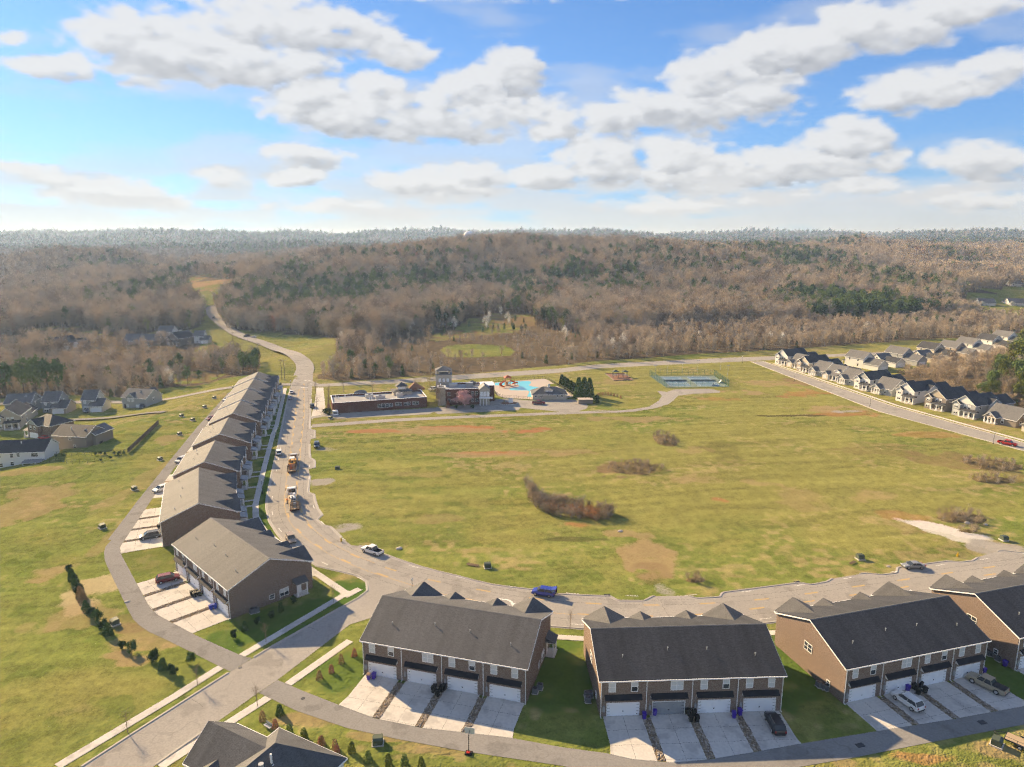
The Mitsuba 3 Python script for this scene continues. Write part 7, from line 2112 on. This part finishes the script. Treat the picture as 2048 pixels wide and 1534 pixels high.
fr.box(-2.7, -1.02, 0.5, 2.1, -0.96, 0.66).box(-2.7, 0.96, 0.5, 2.1, 1.02, 0.66).box(2.0, -1.0, 0.5, 2.1, 1.0, 0.66).bar((2.1, -0.9, 0.55), (3.5, 0, 0.5), 0.05, 5).bar((2.1, 0.9, 0.55), (3.5, 0, 0.5), 0.05, 5)
for yy in (-1.0, 1.0):
    fr.bar((-2.6, yy, 1.1), (2.0, yy, 1.1), 0.03, 4)
    for xx in (-2.5, -1.0, 0.5, 2.0):
        fr.bar((xx, yy, 0.66), (xx, yy, 1.1), 0.03, 4)
fr.bar((3.4, 0, 0), (3.4, 0, 0.9), 0.04, 5)
for s in (-1, 1):
    for xx in (-0.75, 0.1):
        wh = pt.new("wheel", "rubber")
        wh.bar((xx, s * 1.08, 0.34), (xx, s * 1.28, 0.34), 0.34, 12)
        pt.new("rim", "galvanised", wh.path).bar((xx, s * 1.27, 0.34), (xx, s * 1.30, 0.34), 0.2, 8)
    pt.new("fender", "dark_metal").box(-1.2, min(s * 1.05, s * 1.3), 0.72, 0.55, max(s * 1.05, s * 1.3), 0.76)
add(pt.plies(), "utility_trailer", "flat trailer with a pale plank deck in the bottom right corner", "trailer", place(73.0, 86.0, 0, 133))
add(BOX_PARTS, "utility_box", "pale green utility box beside the flat trailer", "utility box", place(69.6, 86.4, 0, 45))
plain("paint_red", (0.45, 0.03, 0.02), 0.5)


def hydrant(col):
    pt = Parts()
    pt.new("barrel", col).bar((0, 0, 0), (0, 0, 0.62), 0.13, 8, 0.12).bar((0, 0, 0.06), (0, 0, 0.12), 0.19, 8)
    pt.new("bonnet", col).bar((0, 0, 0.62), (0, 0, 0.82), 0.16, 8, 0.04)
    pt.new("outlet", col).bar((-0.24, 0, 0.45), (0.24, 0, 0.45), 0.06, 6).bar((0, -0.22, 0.42), (0, 0, 0.42), 0.07, 6)
    return pt.plies()


for x, y, col, t in ((101.9, 146.4, "hydrant_yellow", "yellow fire hydrant at the kerb right of the grey sedan"), (-54.6, 158.2, "trim_white", "white fire hydrant by the kerb behind the corner townhouse row"), (-41.0, 154.4, "hydrant_yellow", "yellow fire hydrant near the white pickup")):
    add(hydrant(col), "fire_hydrant", t, "fire hydrant", place(x, y, 0, 20, 1.25))
pt = Parts()
for k in range(3):
    pt.new("board", "ramp_brown").box(-1.5, -0.4 + k * 0.28, 0.05 + 0.06 * k, 1.3, -0.15 + k * 0.28, 0.10 + 0.06 * k)
add(pt.plies(), "board_pile", "two weathered boards lying beside the utility box near the kerb", "boards", place(-8.6, 141.9, 0.05, -20))
add(pt.plies(), "board_pile", "weathered wooden hatch boards beside the right utility box", "boards", place(76.4, 143.2, 0.05, 35, 0.8))
diffuse("rock_pale", (0.52, 0.48, 0.42))
rk = trimesh.creation.icosphere(subdivisions=2, radius=1.0)
rk.vertices *= (0.75 + 0.5 * meshkit.fbm(rk.vertices * 1.6, 3, 4))[:, None] * [1, 0.8, 0.45]
ROCK = mikit.ply(rk, "rock_pale", smooth=35)
for x, y, s, t in ((-26.5, 150.6, 0.8, "pale flat slab lying in the grass above the white pickup"), (-77.0, 126.2, 0.55, "pale stone near the alley beside the straw patch"), (-70.4, 142.0, 0.4, "pale stone on the lawn behind the corner row"),
                   (26.9, 160.4, 0.7, "grey stone slab at the head of the bare patch"), (83.5, 141.5, 0.5, "pale stone at the kerb by the grey sedan"), (116.5, 165.5, 0.8, "pale boulder beside the brush mound on the right"), (120.5, 164.5, 0.6, "smaller pale boulder by the brush mound on the right")):
    add([("", ROCK)], "stone", t, "stone", place(x, y, ground_at_pt(x, y), 40 * s, s))
pt = Parts()
pt.new("grate", "dark_metal").box(-0.6, -0.4, 0.0, 0.6, 0.4, 0.03)
DRAIN = pt.plies()
for x, y, dg, t in ((49.9, 86.2, 15, "dark drain grate in the shaded alley, left one"), (70.6, 91.0, 15, "dark drain grate in the shaded alley, right one"), (19.4, 128.75, 0, "dark kerb inlet near the blue car"), (60.4, 134.3, 14, "dark kerb inlet on the field side of the boulevard")):
    add(DRAIN, "drain_grate", t, "drain", place(x, y, 0.02, dg))
# ------------------------------------------------------------------ shrubs, brush, single trees


def bush(kind, h, w, n, size, tint, seed, pull=0.5, base=0.03, thin=0.02):
    return mikit.ply(both(tree_mesh(kind, h, w, base, n, size, seed, thin, pull)), tint)


CEDAR = [bush(k_, h_, w_, 1000, 0.15, t, 31 + i, 0.42) for i, (t, k_, h_, w_) in enumerate((("pine_dark", "leaf", 2.5, 2.1), ("pine_green", "cone", 2.3, 1.9), ("pine_dark", "leaf", 2.1, 1.9), ("pine_green", "leaf", 2.7, 2.0)))]
DRY = [bush("cone", 1.5, 1.1, 500, 0.10, "bark_red", 41, 0.4), bush("cone", 1.7, 1.2, 500, 0.10, "grass_dry", 42, 0.4)]
LIME = [bush("cone", 1.9, 1.3, 600, 0.12, "shrub_lime", 43, 0.45), bush("cone", 1.8, 1.3, 600, 0.12, "pine_light", 44, 0.4)]
for n_, (x, y) in enumerate(CEDARS):
    t = "dark young cedar in the curved row on the left field" if n_ < 15 else "lone dark cedar between the cedar row and the alley"
    add([("", CEDAR[n_ % 4])], "cedar_shrub", t, "shrub", place(x, y, ground_at_pt(x, y), 77 * n_, 0.85 + 0.12 * (n_ * 7 % 5) / 2), t)
for x, y in ((-87.3, 127.8), (-85.9, 126.3)):
    add([("", DRY[1])], "dry_shrub", "browned shrub in the curved cedar row", "shrub", place(x, y, 0, 30, 1.5), "browned shrubs in the cedar row")
SHRUB_TEXT = {0: "dark evergreen shrub on the lawn at the foot of a house", 1: "green shrub in the row along the bottom of the photo", 2: "reddish brown ornamental grass clump on the lawn"}
for n_, (x, y, k) in enumerate(SHRUBS):
    near_side = x < -43
    t = "dark evergreen shrub in the shade of the corner townhouse row" if near_side and k == 0 else SHRUB_TEXT[k]
    sh = {0: CEDAR[n_ % 3], 1: LIME[n_ % 2], 2: DRY[n_ % 2]}[k]
    add([("", sh)], {0: "evergreen_shrub", 1: "green_shrub", 2: "grass_clump"}[k], t, "shrub", place(x, y, 0, 61 * n_, 0.75 if k == 0 else 1.0), t)
for n_, (x, y) in enumerate(BUSHES_DARK):
    add([("", CEDAR[n_ % 3])], "evergreen_shrub", "small dark shrub planted along the wire fence", "shrub", place(x, y, ground_at_pt(x, y), 50 * n_, 0.5), "dark shrubs along the wire fence")
SAPL = bush("bare", 3.6, 1.7, 170, 0.55, "bark_brown", 51, base=0.35, thin=0.012)
for n_, (x, y) in enumerate(SAPLINGS):
    big = 4 < n_ < 9
    t = ["bare sapling on the verge of the alley mouth", "bare sapling beside the side street with its shadow on the road", "bare sapling near the corner lawn", "bare sapling beside the lower pavement", "thin bare sapling on the bottom lawn", "bare young tree on the lawn behind the low brick building, left one",
         "bare young tree behind the low brick building, right one", "bare street tree on the brick plaza, nearer one", "bare street tree on the brick plaza, farther one", "bare sapling at the start of the right street", "bare sapling between the two front rows"][n_]
    add([("", SAPL)], "sapling", t, "tree", place(x, y, ground_at_pt(x, y), 83 * n_, 1.8 if big else 1.0))
for n_ in range(10):
    y = 318 - n_ * 4.6
    add([("", SAPL)], "sapling", "leafless street tree in the line along the brick plaza", "tree", place(-86.5 + (318 - y) * 0.262, y, 0, 47 * n_, 1.35), "street trees along the plaza") if n_ % 2 else None
# pool surroundings
PINK = bush("leaf", 7.2, 9.6, 3200, 0.34, "blossom_pink", 61, base=0.22)
add([("", PINK)], "blossom_tree", "round pink blossoming tree in front of the clubhouse", "tree", place(-20.6, 289.6, 0, 0))
CON = bush("cone", 9.6, 5.0, 1500, 0.42, "pine_green", 62, 0.5)
for n_, (x, y) in enumerate(((30.4, 307.2), (33.2, 309.8), (35.8, 310.8))):
    add([("", CON)], "conifer", ["tall pointed conifer by the pool house, left of three", "tall pointed conifer by the pool house, middle of three", "tall pointed conifer by the pool house, right of three"][n_], "tree", place(x, y, 0, 70 * n_, 1 - 0.05 * n_))
CON2 = bush("cone", 5.2, 3.2, 900, 0.34, "pine_dark", 63, 0.35)
for n_, (x, y) in enumerate(((24.8, 336.2), (25.8, 331.5), (26.8, 326.8), (28.0, 321.5), (29.0, 317))):
    add([("", CON2)], "conifer", "rounded dark conifer in the row along the pool deck", "tree", place(x, y, 0, 70 * n_), "conifers along the pool deck")
ROUND = bush("leaf", 4.0, 5.2, 900, 0.30, "pine_dark", 64, base=0.02)
BROWN = bush("bare", 8.5, 7.5, 900, 0.9, "bark_brown", 65, base=0.1, thin=0.05)
YEL = bush("bare", 9.0, 7.0, 700, 1.0, "bud_yellow", 66, base=0.1, thin=0.05)
for sh, x, y, s, nm, t in ((ROUND, 37.0, 297.2, 1.0, "evergreen_shrub", "big round dark shrub behind the store shed"), (BROWN, -31.8, 291.0, 1.0, "bare_shrub", "dense bare brown tree at the left corner of the clubhouse"), (YEL, -39.0, 318.0, 0.95, "bare_shrub", "yellowish bare tree left of the tower"), (YEL, -43.5, 312.0, 0.85, "bare_shrub", "pale bare tree between the two clubhouse buildings"),
                           (ROUND, -76.2, 277.0, 0.75, "evergreen_shrub", "dark green shrub at the left end of the low brick building"), (ROUND, -78.0, 279.4, 0.55, "evergreen_shrub", "smaller green shrub at the left end of the low brick building"), (ROUND, -24.0, 287.6, 0.42, "evergreen_shrub", "low shrub under the pink tree, left one"), (ROUND, -17.0, 287.8, 0.42, "evergreen_shrub", "low shrub under the pink tree, right one"),
                           (DRY[0], -27.6, 289.4, 2.0, "grass_clump", "rusty brown shrub left of the pink tree"), (DRY[0], -77.4, 283.2, 2.0, "grass_clump", "rusty hedge plant at the plaza corner"), (DRY[1], -3.4, 296.5, 1.0, "grass_clump", "dry grass clump in the oval planting bed")):
    add([("", sh)], nm, t, "shrub", place(x, y, 0, 33, s))
for n_ in range(9):
    add([("", DRY[n_ % 2])], "grass_clump", "dry grass clump in the curved bed right of the conifers", "shrub", place(40 + 1.2 * n_, 312 - 0.28 * n_ * n_ + 1.6 * n_, 0, 40 * n_, 0.9), "dry grass clumps in the curved bed")
# brush in the field: one dense tangle with its stems as one mass
BR = [mikit.ply(both(tree_mesh("bare", 3.2, 3.4, 0.05, 520, 1.0, 71 + i, 0.018)), t) for i, t in enumerate(("bark_brown", "bark_tan", "bark_grey"))]
STRAW = mikit.ply(both(tree_mesh("bare", 2.0, 3.2, 0.02, 700, 1.0, 75, 0.02)), "straw_orange")
diffuse("straw_orange", (0.52, 0.30, 0.13))
tp_ = shapely.Polygon(THICKET)
bx = tp_.bounds
k = 0
while k < 230:
    x, y = rng.uniform(bx[0], bx[2]), rng.uniform(bx[1], bx[3])
    if shapely.contains_xy(tp_, x, y):
        inner = shapely.Point(x, y).distance(tp_.exterior) > 1.2
        dry = inner and 8.5 < x < 24 and y < 176
        shape = STRAW if dry and k % 4 else BR[k % 3]
        scene[f"brush_thicket__{k + 1:03d}"] = {**shape, "to_world": place(x, y, ground_at_pt(x, y) - 0.1, rng.uniform(0, 360), rng.uniform(0.42, 0.78) * (0.8 if dry else 1.0))}
        k += 1
tag("brush_thicket", "thicket of bare brown brush and orange straw in the middle of the field", "thicket", kind="stuff")
MOUND_TEXT = ["small heap of debris and brush near the boulevard", "clump of dark brush in the middle of the far field", "low band of brush in the far field", "brush covered mound beside the white gravel track", "big brush covered mound at the right edge", "nearer brush mound at the right edge", "low brush beside the gravel track", "small dark brush heap at the foot of the mound"]
for n_, (x, y, a, b, h) in enumerate(MOUNDS):
    key = fresh("brush_mound")
    g = np.linspace(-1.25, 1.25, 26)
    u, v = np.meshgrid(g, g)
    q = np.stack([u * 2, v * 2, 0 * u + n_], -1)
    h = 0.62 * h
    z = h * np.clip(1 - u * u - v * v, -0.05, 1) ** 1.0 * (0.5 + meshkit.fbm(q, 4, 3)) + 0.25 * (meshkit.fbm(q * 3, 3, 5) - 0.6)
    vv = np.stack([x + u * a, y + v * b, ground_at_pt(x, y) + z - 0.15], -1).reshape(-1, 3)
    ii = (np.arange(25)[:, None] * 26 + np.arange(25)).ravel()
    scene[f"{key}__earth"] = mikit.ply((vv, np.vstack([np.stack([ii, ii + 1, ii + 27], 1), np.stack([ii, ii + 27, ii + 26], 1)])), "mound_earth", smooth=True)
    for j in range(int(6 + a * b * 0.9)):
        rr, an_ = math.sqrt(rng.uniform(0, 1)), rng.uniform(0, 2 * math.pi)
        px_, py_ = x + a * rr * math.cos(an_), y + b * rr * math.sin(an_)
        scene[f"{key}__brush_{j:03d}" if j else f"{key}__brush"] = {**BR[j % 3], "to_world": place(px_, py_, ground_at_pt(px_, py_) + h * (1 - rr * rr) * 0.7 - 0.2, rng.uniform(0, 360), rng.uniform(0.28, 0.5))}
    tag(key, MOUND_TEXT[n_], "brush mound")
textured("mound_earth", lambda p, n, uv: mix((0.13, 0.10, 0.055), (0.24, 0.19, 0.09), noise(p.x * 1.3, p.y * 1.3, 1)) * (0.7 + 0.5 * noise(p.x * 4, p.y * 4, 2)))
# the water tank on the ridge and the mast
x, y = -66, 1075
pt = Parts()
ball = trimesh.creation.icosphere(subdivisions=3, radius=8.5)
ball.apply_translation([0, 0, 23])
pt.new("pedestal", "trim_white").bar((0, 0, -1), (0, 0, 17), 3.0, 14, 2.0)
add(pt.plies() + [("tank", mikit.ply(ball, "trim_white", smooth=True))], "water_tank", "pale round water tank rising above the trees on the ridge", "water tower", place(x, y, ground_at_pt(x, y) - 9, 0))
x, y = 520, 1600
pt = Parts()
m = pt.new("mast", "grey_metal")
m.bar((0, 0, 0), (0, 0, 62), 0.5, 4, 0.3)
for z in range(4, 60, 6):
    m.bar((-0.6, 0, z), (0.6, 0, z + 3), 0.12, 4)
add(pt.plies(), "radio_mast", "thin radio mast above the forest right of the middle", "mast", place(x, y, ground_at_pt(x, y), 0))


# stands of pine: middle, half widths, density
PINE_STANDS = [(325.0, 663.0, 74.0, 96.0, 0.95), (328.0, 581.0, 34.0, 60.0, 0.9), (327.0, 734.0, 33.0, 31.0, 0.8), (-210.0, 719.0, 31.0, 108.0, 0.72), (-160.0, 727.0, 48.0, 107.0, 0.75), (-94.0, 797.0, 46.0, 71.0, 0.72), (-27.0, 841.0, 43.0, 57.0, 0.68), 
               (64.0, 844.0, 48.0, 39.0, 0.68), (-69.0, 929.0, 27.0, 20.0, 0.6), (-252.0, 827.0, 24.0, 82.0, 0.75), (-249.0, 618.0, 9.0, 45.0, 0.9), (-264.0, 370.0, 16.0, 32.0, 0.95), (-464.0, 952.0, 15.0, 80.0, 0.9), (305.0, 914.0, 12.0, 20.0, 0.8), 
               (447.0, 1195.0, 101.0, 544.0, 0.6), (-700.0, 1056.0, 15.0, 68.0, 0.75), (135.0, 832.0, 23.0, 26.0, 0.75), (119.0, 765.0, 22.0, 30.0, 0.5), (1947.0, 2928.0, 289.0, 820.0, 0.68), (-642.0, 1175.0, 38.0, 36.0, 0.6), (-244.0, 697.0, 21.0, 84.0, 0.7), 
               (20.0, 760.0, 34.0, 72.0, 0.7)]
scatter()
for n_, (x, y) in enumerate(BLOSSOM):
    plant("blossom_tree", x, y, 1.1 + 0.3 * (n_ * 5 % 7) / 7, 51 * n_, "white blossoming pear tree at the edge of the bare wood", "tree", "white blossoming trees")
for n_, (x, y) in enumerate(CLEAR_CEDARS):
    plant("cedar_tree", x, y, 0.45 + 0.25 * (n_ * 3 % 5) / 5, 37 * n_, "small dark cedar dotted about the meadow before the wood", "tree", "cedars dotted before the wood")
for n_, (x, y, s) in enumerate(PINES_BIG):
    if n_ < 6:
        plant("pine_tree", x, y, s * 1.3, 67 * n_, "tall dark pine in the group at the left edge", "tree", "pines at the left edge") if n_ != 5 else plant("pine_tree", x, y, s * 1.1, 10, "lone round pine beside the winding road", "tree", None)
    else:
        add([("", PINE_ROUND[n_ % 2])], "round_pine", "bushy light green pine on the knoll at the right edge", "tree", place(x, y, ground_at_pt(x, y) - 0.3, 67 * n_, s * 1.25), "pines on the right knoll")
for poly, n_all, kinds in ((BRUSH_LAND[1], 1000, 1), (BRUSH_LAND[0], 260, 2)):
    g = shapely.Polygon(poly)
    b = g.bounds
    c_ = 0
    while c_ < n_all:
        x, y = rng.uniform(b[0], b[2]), rng.uniform(b[1], b[3])
        if not shapely.contains_xy(g, x, y):
            continue
        c_ += 1
        edge = g.exterior.distance(shapely.Point(x, y))
        tall = edge > 14 and c_ % 3 == 0
        name = "bare_tree" if tall else "cedar_tree" if c_ % 23 == 0 else "thicket_bush"
        gname = NEAR[name][c_ % len(NEAR[name])]
        key = f"{'knoll_brush' if kinds == 1 else 'valley_scrub'}__{c_:05d}"
        scene[key] = {"type": "instance", "group": {"type": "ref", "id": gname}, "to_world": place(x, y, ground_at_pt(x, y) - 0.2, rng.uniform(0, 360), rng.uniform(0.4, 0.7) if tall else rng.uniform(0.5, 0.9) * (0.5 if name == "cedar_tree" else 0.9))}
labels["knoll_brush"] = {"label": "dry brown brush and thin bare trees covering the knoll on the right", "kind": "stuff"}
labels["valley_scrub"] = {"label": "thin bare scrub round the far houses in the left valley", "kind": "stuff"}
